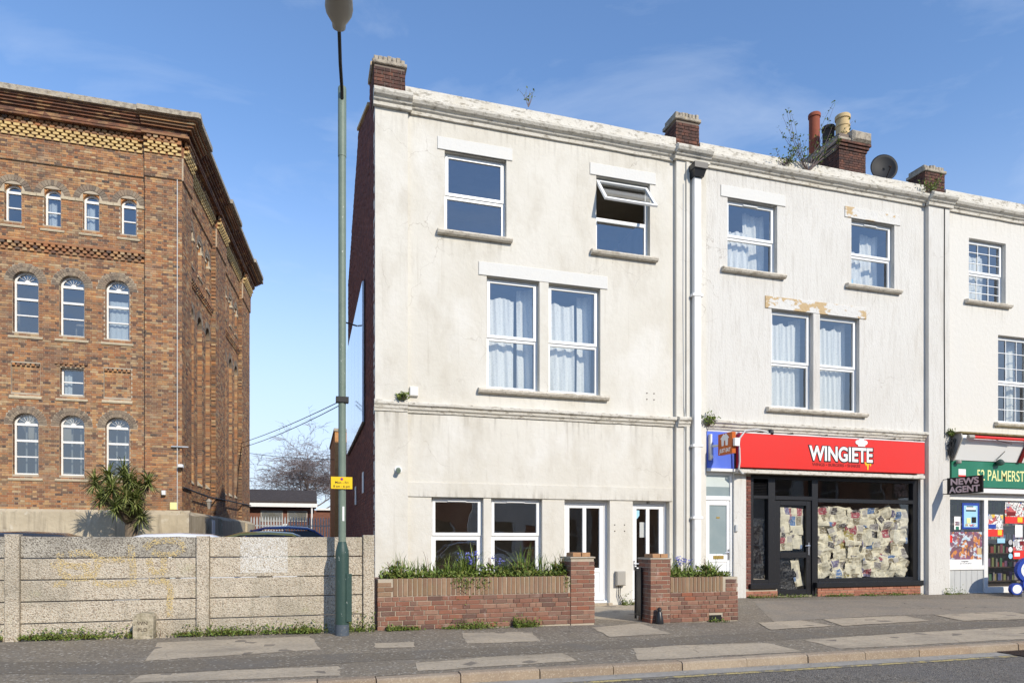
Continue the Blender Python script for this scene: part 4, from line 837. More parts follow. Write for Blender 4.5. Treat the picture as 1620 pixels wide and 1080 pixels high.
# plastic sheet taped behind the narrow shop window and at the foot of the shop door
def crumple(name, p, q, r, s, d, m, amp, label, cat, group=None, rot=0.0, nx=9, nz=9, seed=0.0):
    b = MB(); cx, cz = (p + q) / 2, (r + s) / 2; cr, srn = math.cos(rot), math.sin(rot)
    for j in range(nz + 1):
        for i in range(nx + 1):
            x, z = p + (q - p) * i / nx - cx, r + (s - r) * j / nz - cz
            x += amp * 0.5 * mnoise.noise((x * 5 + seed, z * 5, 3.1)); z += amp * 0.5 * mnoise.noise((x * 5, z * 5 + seed, 9.7))
            e = d + amp * mnoise.noise((x * 4.5 + seed, z * 4.5, seed * 1.7)) + amp * 0.5 * mnoise.noise((x * 13 + seed, z * 13, 5))
            b.v.append(tuple(FT(cx + x * cr - z * srn, min(e, -0.168), cz + x * srn + z * cr)))
    for j in range(nz):
        for i in range(nx): k = j * (nx + 1) + i; b.f.append((k, k + 1, k + nx + 2, k + nx + 1)); b.mi.append(0)
    o = b.build(name, m, org=FT(cx, d, r), fix=False)
    uv = o.data.uv_layers.new(name='print')
    for pl in o.data.polygons:
        for li, vi in zip(pl.loop_indices, pl.vertices): uv.data[li].uv = ((vi % (nx + 1)) / nx, (vi // (nx + 1)) / nz)
    return tag(o, label, cat, group)
crumple('plastic_sheet', 10.34, 10.73, 0.47, 1.95, -0.21, m_binbag, 0.05, 'black plastic sheet behind the narrow window left of the shop door', 'plastic sheet', seed=3, nx=14, nz=30)
crumple('plastic_sheet', 11.12, 11.66, 0.21, 0.97, -0.22, m_binbag, 0.05, 'black plastic sheet at the foot of the black shop door', 'plastic sheet', seed=8, nx=14, nz=16)
# newspaper
def news_mat():
    m = bpy.data.materials.new('newsprint'); m.use_nodes = True; t = m.node_tree; N = t.nodes; K = t.links.new; b = N['Principled BSDF']; b.inputs['Roughness'].default_value = 0.9
    uv = N.new('ShaderNodeUVMap'); uv.uv_map = 'print'; oi = N.new('ShaderNodeObjectInfo')
    off = N.new('ShaderNodeVectorMath'); off.operation = 'ADD'; cx = N.new('ShaderNodeCombineXYZ')
    mm = N.new('ShaderNodeMath'); mm.operation = 'MULTIPLY'; mm.inputs[1].default_value = 37.0; K(oi.outputs['Random'], mm.inputs[0]); K(mm.outputs[0], cx.inputs[0]); K(mm.outputs[0], cx.inputs[1])
    sc = N.new('ShaderNodeVectorMath'); sc.operation = 'MULTIPLY'; sc.inputs[1].default_value = (2.2, 2.6, 1); K(uv.outputs[0], sc.inputs[0]); K(sc.outputs[0], off.inputs[0]); K(cx.outputs[0], off.inputs[1])
    vo = N.new('ShaderNodeTexVoronoi'); vo.distance = 'CHEBYCHEV'; vo.inputs['Scale'].default_value = 1.0; vo.inputs['Randomness'].default_value = 0.55; K(off.outputs[0], vo.inputs['Vector'])
    sp = N.new('ShaderNodeSeparateColor'); K(vo.outputs['Color'], sp.inputs[0])
    def ramp(f, st):
        r = N.new('ShaderNodeValToRGB'); r.color_ramp.interpolation = 'CONSTANT'; e = r.color_ramp.elements
        while len(e) < len(st): e.new(0.5)
        for i, (p, c) in enumerate(st): e[i].position = p; e[i].color = (*c, 1)
        K(f, r.inputs[0]); return r.outputs[0]
    pic = ramp(sp.outputs[1], [(0, (0.10, 0.09, 0.09)), (0.16, (0.30, 0.27, 0.25)), (0.30, (0.42, 0.10, 0.12)), (0.40, (0.12, 0.22, 0.42)), (0.50, (0.30, 0.25, 0.16)), (0.62, (0.52, 0.48, 0.42)), (0.78, (0.20, 0.18, 0.30)), (0.88, (0.45, 0.36, 0.10))])
    n1 = N.new('ShaderNodeTexNoise'); n1.inputs['Scale'].default_value = 5; n1.inputs['Detail'].default_value = 5; K(off.outputs[0], n1.inputs['Vector'])
    r1 = N.new('ShaderNodeMapRange'); r1.inputs['From Min'].default_value = 0.4; r1.inputs['From Max'].default_value = 0.62; r1.inputs['From Min'].default_value = 0.50; r1.inputs['From Max'].default_value = 0.68; K(n1.outputs['Fac'], r1.inputs['Value'])
    px = N.new('ShaderNodeMix'); px.data_type = 'RGBA'; K(r1.outputs[0], px.inputs['Factor']); K(pic, px.inputs['A']); px.inputs['B'].default_value = (0.70, 0.67, 0.60, 1)
    br = N.new('ShaderNodeTexBrick'); br.inputs['Scale'].default_value = 1; br.inputs['Brick Width'].default_value = 0.34; br.inputs['Row Height'].default_value = 0.055; br.inputs['Mortar Size'].default_value = 0.016; br.inputs['Mortar Smooth'].default_value = 0.3; br.offset = 0
    br.inputs['Color1'].default_value = (0.48, 0.445, 0.35, 1); br.inputs['Color2'].default_value = (0.62, 0.57, 0.44, 1); br.inputs['Mortar'].default_value = (0.82, 0.755, 0.57, 1); K(off.outputs[0], br.inputs['Vector'])
    gt = N.new('ShaderNodeMath'); gt.operation = 'GREATER_THAN'; gt.inputs[1].default_value = 0.42; K(sp.outputs[0], gt.inputs[0])
    m1 = N.new('ShaderNodeMix'); m1.data_type = 'RGBA'; K(gt.outputs[0], m1.inputs['Factor']); K(br.outputs['Color'], m1.inputs['A']); K(px.outputs['Result'], m1.inputs['B'])
    gt2 = N.new('ShaderNodeMath'); gt2.operation = 'GREATER_THAN'; gt2.inputs[1].default_value = 0.44; K(vo.outputs['Distance'], gt2.inputs[0])
    m2 = N.new('ShaderNodeMix'); m2.data_type = 'RGBA'; K(gt2.outputs[0], m2.inputs['Factor']); K(m1.outputs['Result'], m2.inputs['A']); m2.inputs['B'].default_value = (0.85, 0.78, 0.59, 1)
    K(m2.outputs['Result'], b.inputs['Base Color']); return m
m_news = news_mat()
cols = 6; k = 0; ORD = ['first', 'second', 'third', 'fourth', 'fifth', 'sixth']
for row in range(4):
    for i in range(cols):
        p = 12.22 + i * 0.475 + R.uniform(-0.04, 0.03); r = 0.47 + row * 0.425 + R.uniform(-0.04, 0.03)
        ww, hh = R.uniform(0.50, 0.62), R.uniform(0.48, 0.60)
        ww = min(ww, 15.14 - p)
        rot = R.uniform(-0.05, 0.05) if R.random() < 0.7 else R.uniform(-0.5, 0.5)
        crumple('newspaper_sheet', p, p + ww, r, min(r + hh, 2.26), -0.20 - R.uniform(0, 0.04), m_news, 0.10, 'crumpled newspaper sheet in the big shop window, ' + ['bottom', 'lower middle', 'upper middle', 'top'][row] + ' row, ' + ORD[i] + ' from the left', 'newspaper', 'newspaper sheets in the big shop window', rot, 9, 10, seed=k * 7.3); k += 1
for i, (p, q, r, s, rot) in enumerate(((11.16, 11.50, 1.60, 2.22, 0.02), (11.45, 11.84, 1.55, 2.20, -0.04), (11.15, 11.52, 1.16, 1.62, 0.05), (11.48, 11.82, 1.20, 1.62, -0.08), (11.55, 11.80, 0.26, 0.95, 0.22))):
    crumple('newspaper_sheet', p, q, r, s, -0.185 - 0.008 * i, m_news, 0.04, 'crumpled newspaper sheet inside the black shop door, ' + ('upper left', 'upper right', 'middle left', 'middle right', 'slanting in the lower pane')[i], 'newspaper', 'newspaper sheets in the shop door', rot, 7, 9, seed=60 + i * 5.1)
# ------------------------------------------------------------------ signs
def Fy(y): return Frame((0, y, 0))
rs = thing('shop_sign', (12.5, 13.78, 3.12), 'long red takeaway fascia sign with white lettering and chef hat', 'shop sign')
b = MB(); b.box(FT, 9.73, 15.26, 0.06, 0.22, 3.125, 3.925, ch=0.008); b.build('fascia_panel', m_red, rs)
MB().box(FT, 9.745, 15.25, 0.012, 0.058, 3.14, 3.90).build('backing', m_ink, rs)
MB().box(FT, 9.70, 15.30, 0.02, 0.20, 2.995, 3.085, ch=0.01).build('flashing', m_trim, rs)
MB().box(FT, 9.72, 15.27, 0.10, 0.21, 3.935, 3.955).build('top_trim', m_white, rs)
for a in (10.35, 11.2, 12.2, 13.3, 14.3, 15.1): MB().box(FT, a, a + 0.03, 0.02, 0.21, 3.957, 4.0).build('bracket', m_iron, rs)
la, lz = 11.67, 3.367
text('lettering_outline', 'WINGIETE', FT, la - 0.035, 0.2225, lz - 0.006, 0.34, m_ink, rs, bold=0.036, ext=0.002, fit=1.98)
text('lettering', 'WINGIETE', FT, la, 0.227, lz, 0.34, m_white, rs, bold=0.014, ext=0.003, fit=1.91)
text('tagline', 'WINGS \u2022 BURGERS \u2022 SHAKES', FT, 11.76, 0.2225, 3.225, 0.07, m_redink, rs, bold=0.002, ext=0.001, fit=1.44)
b = MB()
for cx, cz, r in ((13.13, 3.845, 0.06), (13.235, 3.865, 0.075), (13.34, 3.845, 0.06)): b.prism(FT, [(cx + r * 1.35 * math.cos(t * math.pi / 9), cz + r * math.sin(t * math.pi / 9)) for t in range(18)], 0.2215, 0.232 + cx * 1e-4)
b.prism(FT, [(13.13, 3.745), (13.34, 3.745), (13.35, 3.83), (13.12, 3.83)], 0.2215, 0.2352); b.build('chef_hat', m_white, rs)
b = MB(); xa = 13.33; b.prism(FT, [(xa, 3.36), (xa + 0.21, 3.36), (xa + 0.205, 3.28), (xa + 0.18, 3.26), (xa + 0.165, 3.31), (xa + 0.135, 3.31), (xa + 0.12, 3.17), (xa + 0.09, 3.17), (xa + 0.08, 3.31), (xa + 0.05, 3.26), (xa + 0.025, 3.32)], 0.2205, 0.2245); b.build('sauce_drip', m_drip, rs)
bs = thing('blue_sign', (9.3, 13.93, 3.05), 'blue sign panel above the frosted white door', 'sign')
MB().box(FT, 8.95, 9.70, 0.012, 0.05, 3.10, 3.96, ch=0.006).build('panel', m_bluesign, bs); MB().box(FT, 8.93, 9.73, 0.0, 0.09, 3.03, 3.095).build('bottom_rail', m_wpaint, bs)
# projecting orange sign on a white bracket
je = thing('projecting_sign', (9.1, 13.85, 3.3), 'orange projecting takeaway delivery sign with white house logo', 'sign')
b = MB(); b.box(FT, 8.985, 9.035, 0.052, 0.15, 3.28, 3.88, ch=0.01); b.prism(Frame(FT(9.0, 0, 0), (0, -1, 0), (1, 0, 0)), [(0.06, 3.30), (0.19, 3.32), (0.19, 3.36), (0.06, 3.50)], -0.01, 0.03); b.build('bracket', m_wpaint, je)
FJ = Frame((9.15, 13.73, 0), (0.03, -1, 0), (-1, -0.03, 0))
b = MB(); b.box(FJ, 0.0, 0.52, -0.05, 0.05, 3.365, 3.845, ch=0.006); b.build('sign_box', m_orange, je); MB().box(FJ, 0.52, 0.60, -0.10, 0.03, 3.52, 3.70, ch=0.01).build('end_cap', m_wpaint, je); MB().tube([FJ(0.05, -0.02, 3.6), FT(9.03, 0.10, 3.6)], 0.03, 8).build('arm', m_wpaint, je)
text('lettering', 'JUST EAT', FJ, 0.05, 0.051, 3.415, 0.085, m_white, je, bold=0.004, ext=0.002, shear=0.15, fit=0.42)
b = MB(); b.prism(FJ, [(x_ * 1.25 - 0.035, 3.655 + z_ * 0.72) for x_, z_ in [(0.10, 0.09), (0.17, 0.20), (0.20, 0.245), (0.235, 0.215), (0.27, 0.25), (0.31, 0.20), (0.37, 0.09), (0.335, 0.09), (0.325, -0.13), (0.265, -0.13), (0.255, 0.02), (0.235, 0.05), (0.215, 0.02), (0.205, -0.13), (0.145, -0.13), (0.135, 0.09)]], 0.051, 0.056); b.build('house_logo', m_white, je)
# cable, lamp over the red sign
tag(MB().tube([FT(10.55, 0.16, 3.99), FT(10.2, 0.24, 4.02), FT(9.85, 0.25, 3.98), FT(9.70, 0.25, 3.80), FT(9.69, 0.25, 3.55), FT(9.70, 0.25, 3.25), FT(9.68, 0.24, 3.08), FT(9.78, 0.22, 2.985), FT(9.95, 0.1, 3.0)], 0.022, 8).build('sign_cable', m_greycable, org=FT(9.7, 0.2, 3.0)), 'pale flex looping round the left end of the red sign', 'cable')
tag(MB().lathe(FT(10.62, 0.15, 3.935), [(0.07, 0), (0.085, 0.04), (0.07, 0.10), (0.02, 0.13)], 14).build('junction_dome', m_blackplastic, org=FT(10.62, 0.15, 3.9)), 'small black dome fitting on top of the red sign', 'light fitting')

# ------------------------------------------------------------------ newsagent front
nf = bars('shopfront', m_wpaint, h3, [(16.30, 16.38, -0.1, 2.66), (17.58, 17.72, -0.1, 2.66), (16.38, 17.58, 0.62, 0.74), (16.38, 22.8, 2.50, 2.66), (20.0, 20.15, -0.1, 2.5), (17.72, 20.0, -0.08, 0.14), (20.15, 22.8, 0.5, 0.64)], -0.14, -0.02)
for k in range(6): MB().box(FT, 16.385 + k * 0.199, 16.385 + k * 0.199 + 0.194, -0.12, -0.055, -0.28, 0.62, ch=0.005).build('plank', m_greywood, nf)
MB().box(FT, 16.38, 17.58, -0.05, -0.03, -0.28, 0.02, ch=0.004).build('skirting_board', m_greywood, nf)
pane(nf, 16.38, 17.58, 0.74, 2.5, -0.08, m_glass_dark); pane(nf, 17.72, 20.0, 0.14, 2.5, -0.085, m_glass_dark); pane(nf, 20.15, 22.8, 0.64, 2.5, -0.08, m_glass_dark)
MB().box(FT, 20.15, 22.8, -0.12, -0.05, -0.28, 0.5).build('lower_panel', m_greywood, nf)
gs = thing('fascia_sign', (19.0, 13.8, 2.8), 'green newsagent fascia with pale yellow address lettering', 'shop sign')
MB().box(FT, 16.27, 22.8, 0.02, 0.12, 2.83, 3.52, ch=0.006).build('panel', m_greensign, gs); MB().box(FT, 16.27, 22.8, 0.02, 0.16, 2.675, 2.80, ch=0.01).build('lower_rail', m_wpaint, gs)
text('lettering', '52 PALMERSTON', FT, 17.13, 0.122, 3.02, 0.285, m_cream, gs, xs=0.72, bold=0.003, ext=0.002)
b = MB(); b.box(FT, 16.50, 16.75, 0.121, 0.126, 3.14, 3.30); b.build('sticker', m_white, gs); MB().box(FT, 16.50, 16.75, 0.121, 0.1255, 3.10, 3.14).build('sticker_band', m_red, gs)
# tilted white awning box with red front bar
aw = thing('awning_box', (19.0, 13.7, 3.5), 'white sloping awning box with red roller bar and mounting lamps', 'awning')
b = MB(); b.sweep(FT, [(0.02, 3.53), (0.14, 3.53), (0.38, 4.05), (0.36, 4.16), (0.02, 4.18)], 16.32, 22.8); b.build('box', m_white, aw)
MB().sweep(FT, [(0.0, 3.54), (0.16, 3.50), (0.41, 4.06), (0.38, 4.20), (0.0, 4.21)], 16.28, 16.318).build('end_plate', m_lampgrey, aw)
MB().tube([FT(16.55, 0.50, 4.09), FT(22.7, 0.50, 4.09)], 0.042, 12).build('roller_bar', m_red, aw)
MB().tube([FT(16.40, 0.48, 4.09), FT(16.56, 0.50, 4.09)], 0.055, 12).build('roller_end', m_lampgrey, aw)
MB().prism(Frame(FT(18.55, 0, 0), (0, -1, 0), (1, 0, 0)), [(0.145, 3.535), (0.19, 3.52), (0.45, 4.08), (0.40, 4.09)], 0, 0.11).build('bracket', m_redink, aw)
for a in (17.2, 18.3): MB().tube([FT(a, 0.3, 4.17), FT(a + 0.3, 0.47, 4.03), FT(a + 0.8, 0.42, 3.98)], 0.008, 5).build('loose_wire', m_wire, aw)
MB().tube([FT(17.95, 0.27, 3.80), FT(17.8, 0.24, 3.65), FT(17.72, 0.20, 3.56)], 0.008, 5).build('loose_wire', m_wire, aw)
text('lettering', 'CO', FT, 18.95, 0.36, 3.62, 0.38, m_lampgrey, aw, xs=0.95, bold=0.02, ext=0.02)
MB().lathe(FT(17.84, 0.22, 3.42), [(0.03, 0), (0.095, 0.03), (0.10, 0.09), (0.06, 0.15), (0.02, 0.17)], 14).build('lamp', m_green_dk, aw)
MB().lathe(FT(16.42, 0.20, 3.42), [(0.03, 0), (0.06, 0.02), (0.065, 0.07), (0.03, 0.11)], 12).build('lamp', m_lampgrey, aw)
tag(MB().sweep(FT, [(0.0, 4.20), (0.40, 4.20), (0.42, 4.235), (0.0, 4.27)], 16.25, 22.8).build('timber_batten', mat('mossy_timber', (0.36, 0.30, 0.16), 0.9, [('noise', 9, 0.45, 0.65, (0.20, 0.18, 0.07), 0.7)], [('noise', 12, 0.03)]), org=FT(19, 0, 4.2)), 'mossy yellowish timber batten above the newsagent awning', 'batten')
# cable tangle at its end
b = MB()
for k in range(16):
    p = [FT(16.16 + R.uniform(-.08, .10), 0.14 + R.uniform(0, .12), 3.75 + R.uniform(-.22, .35)) for _ in range(4)]; b.tube(p, 0.009, 5)
tag(b.build('cable_tangle', m_wire, org=FT(16.2, 0.15, 3.7)), 'tangle of black cables at the left end of the awning', 'cables')
# projecting NEWS AGENT board
na = thing('projecting_sign', (15.98, 13.4, 2.7), 'black projecting board lettered news agent in pink white capitals', 'sign')
FN = Frame((15.99, 13.78, 0), (0.02, -1, 0), (-1, -0.02, 0))
MB().box(FN, 0.02, 0.98, -0.02, 0.02, 2.60, 3.03, ch=0.004).build('board', m_ink, na)
m_pink = mat('pinkish_white_lettering', (0.74, 0.62, 0.62), 0.5)
text('lettering', 'NEWS', FN, 0.50, 0.021, 2.84, 0.155, m_pink, na, xs=1.25, bold=0.008, ext=0.002, align='CENTER'); text('lettering', 'AGENT', FN, 0.50, 0.021, 2.64, 0.155, m_pink, na, xs=1.12, bold=0.008, ext=0.002, align='CENTER')
b = MB(); b.tube([FN(0.02, 0, 3.0), FN(-0.10, 0, 3.0), FN(-0.14, 0, 2.9), FN(-0.14, 0, 2.66), FN(-0.08, 0, 2.62), FN(0.02, 0, 2.62)], 0.012, 6); b.build('bracket', m_iron, na)
# posters in the newsagent windows
def poster(p, q, r, s, parts, label, d=-0.07, cat='poster', rot=0):
    t = thing('poster', FT((p + q) / 2, d, r), label, cat); parts = [('sheet', parts[0], (0, 0, 1, 1))] + list(parts[1:])
    for k, (nm, m, (x0, y0, x1, y1)) in enumerate(parts):
        MB().box(FT, p + (q - p) * x0, p + (q - p) * x1, d - 0.002, d + 0.0015 * k, r + (s - r) * y0, r + (s - r) * y1).build(nm, m, t)
    return t
m_food = mat('dark_food_photo_print', (0.16, 0.09, 0.10), 0.35, [('cell', 7, 0.0, 1.0, (0.30, 0.10, 0.20), 0.7), ('cell', (11, 11, 6), 0.70, 0.75, (0.62, 0.24, 0.05), 0.9), ('noise', 9, 0.56, 0.62, (0.70, 0.66, 0.68), 0.8), ('cell', (9, 9, 14), 0.85, 0.88, (0.55, 0.72, 0.80), 0.8), ('noise', 16, 0.40, 0.33, (0.02, 0.015, 0.02), 0.9)], spec=0.4)
m_grey = mat('grey_print', (0.45, 0.45, 0.46), 0.5)
poster(16.40, 17.56, 0.90, 1.64, [m_food, ('speed_sticker', m_red, (0.0, 0.62, 0.10, 0.88)), ('pack', m_buffpot, (0.86, 0.18, 0.98, 0.42))], 'wide dark drinks poster along the foot of the newsagent window')
po = poster(16.40, 17.56, 0.745, 0.90, [m_white], 'white caption strip under the wide drinks poster')
text('caption', 'Congratter', FT, 16.95, -0.066, 0.835, 0.04, m_ink, po, align='CENTER', ext=0.0005); text('caption', 'BEST IN CLASS SERVICE', FT, 16.98, -0.066, 0.775, 0.028, m_ink, po, align='CENTER', ext=0.0005)
poster(16.86, 17.46, 1.72, 2.42, [m_blue, ('inner', m_skyb, (0.10, 0.07, 0.90, 0.90)), ('print', m_printw, (0.18, 0.10, 0.82, 0.20)), ('headline', m_white, (0.22, 0.74, 0.78, 0.84)), ('headline', m_ink, (0.26, 0.84, 0.64, 0.88)), ('headline', m_ink, (0.22, 0.68, 0.80, 0.73)), ('slip', m_cream, (0.25, 0.22, 0.48, 0.42)), ('machine', m_ink, (0.55, 0.24, 0.80, 0.46))], 'bright blue framed poster in the newsagent window')
poster(16.58, 16.80, 1.70, 2.05, [m_white, ('picture', m_food, (0.15, 0.32, 0.85, 0.62)), ('green_drip', m_greensign, (0.25, 0.0, 0.75, 0.24))], 'small white poster with green splash left of the blue poster')
def redposter(p, q, r, s, label): return poster(p, q, r, s, [m_printw, ('red_foot', m_red, (0, 0, 1, 0.32)), ('badge', m_drip, (0.66, 0.06, 0.92, 0.30)), ('block', m_blue if p < 18.2 else m_redink, (0.08, 0.36, 0.55, 0.55)), ('headline', m_grey, (0.05, 0.80, 0.30, 0.94))], label, d=-0.075)
redposter(17.75, 18.33, 1.52, 2.12, 'white and red poster low on the newsagent door glass'); redposter(18.40, 19.10, 1.88, 2.46, 'white and red poster high on the newsagent door glass')
poster(18.12, 18.40, 1.34, 1.47, [m_skyb], 'small pale blue card on the newsagent door glass', d=-0.074); poster(18.77, 19.05, 1.50, 1.84, [m_white], 'blank white sheet on the newsagent door glass', d=-0.074)
poster(18.70, 19.15, 1.14, 1.44, [m_printw, ('no_smoking_mark', m_redink, (0.55, 0.45, 0.9, 0.85)), ('print', m_grey, (0.1, 0.4, 0.4, 0.85))], 'white no smoking notice on the newsagent door glass', d=-0.074); poster(18.70, 19.15, 0.90, 1.13, [m_red, ('print', m_white, (0.1, 0.3, 0.55, 0.75))], 'orange red sticker under the no smoking notice', d=-0.074)
for k, (z, mm_) in enumerate(((1.36, m_grey), (1.16, m_white), (0.98, m_skyb))):
    tag(MB().prism(FT, [(18.60 + 0.075 * math.cos(t * math.pi / 8), z + 0.075 * math.sin(t * math.pi / 8)) for t in range(16)], -0.076, -0.072).build('round_sticker', mm_, org=FT(18.6, -0.07, z)), ('grey', 'white', 'pale blue')[k] + ' round sticker on the newsagent door glass', 'sticker')
# stocked shelving with black back and dark floor, added to darken the newsagent interior
ds2 = thing('added_shelf', FT(18.5, -0.9, 0.1), 'added dark stocked shelving that darkens the newsagent interior behind the glass', 'shelving')
MB().box(FT, 16.5, 20.4, -1.30, -1.25, 0.15, 2.6).build('darkening_back', m_blackplastic, ds2)
for k in range(6):
    z = 0.22 + k * 0.40; MB().box(FT, 16.5, 20.4, -1.248, -0.90, z, z + 0.03).build('shelf', m_iron, ds2); b = MB(); x = 16.55
    while x < 20.3:
        ww = R.uniform(0.05, 0.14); b.box(FT, x, x + ww, -1.1, -0.94 - R.uniform(0, 0.05), z + 0.031, z + R.uniform(0.14, 0.30)); x += ww + R.uniform(0.005, 0.05)
    stuff(b.build('packets', mat('shelf_goods', (0.2, 0.1, 0.1), 0.5, rnd=[(0.30, 0.05, 0.04), (0.06, 0.10, 0.25), (0.32, 0.26, 0.08), (0.07, 0.18, 0.08), (0.35, 0.33, 0.30), (0.15, 0.06, 0.16)]) if k == 0 else bpy.data.materials['shelf_goods'], ds2))
MB().box(FT, 16.45, 20.5, -1.9, -0.3, 0.142, 0.15).build('darkening_floor', m_iron, ds2)
# blue lottery pavement sign
ps = thing('pavement_sign', (18.55, 13.0, gz(18.5, 13.0)), 'blue and white oval pavement sign on a grey base outside the newsagent', 'pavement sign')
py = 13.05; FPS = Frame((0, py, 0))
def ell(b, cx, cz, rx, rz, d0, d1, F=FPS): b.prism(F, [(cx + rx * math.cos(t * math.pi / 16), cz + rz * math.sin(t * math.pi / 16)) for t in range(32)], d0, d1)
c0 = at(1632, 906, py)
for (u, v, rx, rz, nm) in ((1634, 901, 0.60, 0.36, 'top_oval'), (1636, 923, 0.46, 0.27, 'middle_oval'), (1605, 931, 0.20, 0.15, 'small_oval')):
    c = at(u, v, py); e = {'top_oval': 0.0, 'middle_oval': 0.012, 'small_oval': 0.024}[nm]
    b = MB(); ell(b, c.x, c.z, rx, rz, -0.04 + e, 0.04 + e); o = b.build(nm, m_blue, ps); b = MB(); ell(b, c.x, c.z, rx * 0.78, rz * 0.74, 0.041 + e, 0.046 + e); b.build('face', m_white, o)
    if nm == 'middle_oval': text('lettering', 'PLAY', FPS, c.x - 0.30, 0.047 + e, c.z + 0.01, 0.11, m_ink, o, bold=0.01, ext=0.002); text('lettering', 'NOW', FPS, c.x - 0.30, 0.047 + e, c.z - 0.13, 0.11, m_ink, o, bold=0.01, ext=0.002)
    if nm == 'top_oval': b = MB(); b.prism(FPS, [(c.x - 0.40, c.z + 0.05), (c.x - 0.28, c.z + 0.16), (c.x - 0.22, c.z + 0.10), (c.x - 0.20, c.z - 0.08), (c.x - 0.30, c.z - 0.10)], 0.047, 0.050); b.build('emblem', m_skyb, o)
b = MB(); gx_ = gz(18.5, 13.0); b.prism(Frame((0, 0, 0), (1, 0, 0), (0, 0, 1), (0, 1, 0)), [(18.35 + 0.85 * math.cos(t * math.pi / 14), 13.05 + 0.42 * math.sin(t * math.pi / 14)) for t in range(28)], gx_, gx_ + 0.10); b.build('base', m_lampgrey, ps)
MB().box(FPS, 17.95, 18.9, -0.03, 0.03, gx_ + 0.1, 0.5).build('upright', m_lampgrey, ps)

# ------------------------------------------------------------------ small fittings on the cream house
cm = thing('security_light', FT(1.78, 0.07, 2.82), 'small white and green security lamp on the left pilaster', 'security lamp')
MB().tube([FT(1.78, 0.07, 2.84), FT(1.78, 0.10, 2.84)], 0.075, 14).build('base', m_upvc, cm); MB().tube([FT(1.78, 0.10, 2.84), FT(1.77, 0.22, 2.80)], [0.05, 0.045], 12).build('head', m_green, cm)
tag(MB().box(FT, 2.02, 2.19, 0.0, 0.07, 4.36, 4.55, ch=0.015).build('alarm_box', m_wpaint, org=FT(2.1, 0, 4.36)), 'cream alarm box just above the string course', 'alarm box')
tag(MB().tube([FT(1.78, 0.07, 0.98), FT(1.78, 0.11, 0.98), FT(1.80, 0.12, 0.93)], 0.022, 8).build('wall_hook', m_iron, org=FT(1.78, 0.07, 0.98)), 'small dark pipe stub low on the left pilaster', 'pipe stub')
mb_ = thing('meter_box', FT(6.72, 0.0, 0.35), 'grey meter box low on the wall between the two doors', 'meter box')
MB().box(FT, 6.62, 6.84, 0.0, 0.12, 0.40, 0.72, ch=0.02).build('box', m_lampgrey, mb_)
for a in (6.70, 6.74): MB().tube([FT(a, 0.05, 0.41), FT(a - 0.02, 0.06, 0.2), FT(a + 0.05, 0.08, 0.03), FT(a + 0.13, 0.06, -0.03)], 0.009, 6).build('flex', m_wire, mb_)

# ------------------------------------------------------------------ front garden walls
FW = Frame((0, WALL_Y, 0))
def gwall(label, a0, a1, ztop, zbot, pier, pier_top, cap, vent=None, soldier_skip=None):
    t = thing('garden_wall', ((a0 + a1) / 2, WALL_Y + 0.1, zbot), label, 'garden wall')
    j = 0.011
    lo, hi = min(a0, pier[0]), max(a1, pier[1])
    c = MB(); c.box(FW, a0 + 0.01, a1 - 0.005, -0.21, -0.010, zbot - 0.2, ztop - 0.006); c.build('mortar_core', m_mortar_gdn, t)
    rects = []
    blk = (lambda z, z2: [(vent[0], vent[1])] if vent and z < vent[3] and z2 > vent[2] else [])
    rects += list(courses(a0, a1, zbot + 0.02, ztop - 0.235, blk, 'mixed'))
    top = rects[-1][3]
    brick_objs(t, FW, rects, 0.10, m_brick_gdn)
    # soldier course on top
    x = a0 + 0.24 if pier[0] > a0 + 1 else a0; sol = []
    if pier[0] > a0 + 1: brick_objs(t, FW, list(courses(a0, a0 + 0.235, top + j, ztop, None, 'stretcher')), 0.10, m_brick_sold)
    xe = a1 if pier[0] > a0 + 1 else a1 - 0.25
    while x + 0.065 <= xe: sol.append((x, x + 0.066, top + j, ztop + R.uniform(-0.004, 0.004))); x += 0.066 + j
    brick_objs(t, FW, sol, 0.20, m_brick_sold)
    if pier[0] < a0 + 1: brick_objs(t, FW, list(courses(xe, a1, top + j, ztop, None, 'stretcher')), 0.10, m_brick_gdn)
    # pier
    p0, p1 = pier; dep = 0.45
    pc = MB().box(FW, p0 + 0.004, p1 - 0.01, -dep + 0.01, 0.005, zbot - 0.2, pier_top - 0.005).build('pier', m_mortar_gdn, t)
    brick_objs(pc, FW, list(courses(p0, p1, zbot + 0.02, pier_top, None, 'stretcher')), 0.10, m_brick_gdn, d=0.012)
    brick_objs(pc, Frame((p0, WALL_Y, 0), (0, 1, 0), (-1, 0, 0)), list(courses(0.10, dep, zbot + 0.02, pier_top, None, 'stretcher')), 0.10, m_brick_gdn, yaw=-math.pi / 2)
    MB().box(FW, p0 - 0.012, p1 + 0.012, -dep - 0.01, 0.025, pier_top + 0.001, pier_top + 0.03, ch=0.01).build('mortar_bed', m_mortar_gdn, pc)
    q0, q1 = cap
    brick_objs(pc, FW, [(q0, (q0 + q1) / 2 - 0.005, pier_top + 0.032, pier_top + 0.10), ((q0 + q1) / 2 + 0.005, q1, pier_top + 0.032, pier_top + 0.10)], 0.30, m_capbrick, d=-0.03)
    # raised bed behind
    b0, b1 = (a0, p0) if p0 > a0 + 1 else (p1, a1)
    b = MB(); b.box(FW, b0, b1, -0.90, -0.78, zbot - 0.2, ztop - 0.02); b.box(FW, b0, b0 + 0.1, -0.78, -0.212, zbot - 0.2, ztop - 0.022); b.box(FW, b1 - 0.1, b1, -0.78, -0.212, zbot - 0.2, ztop - 0.022); b.build('bed_wall', m_brick_gdn, t)
    MB().box(FW, b0 + 0.102, b1 - 0.102, -0.778, -0.213, zbot - 0.2, ztop - 0.05).build('soil', m_soil, t)
    return t
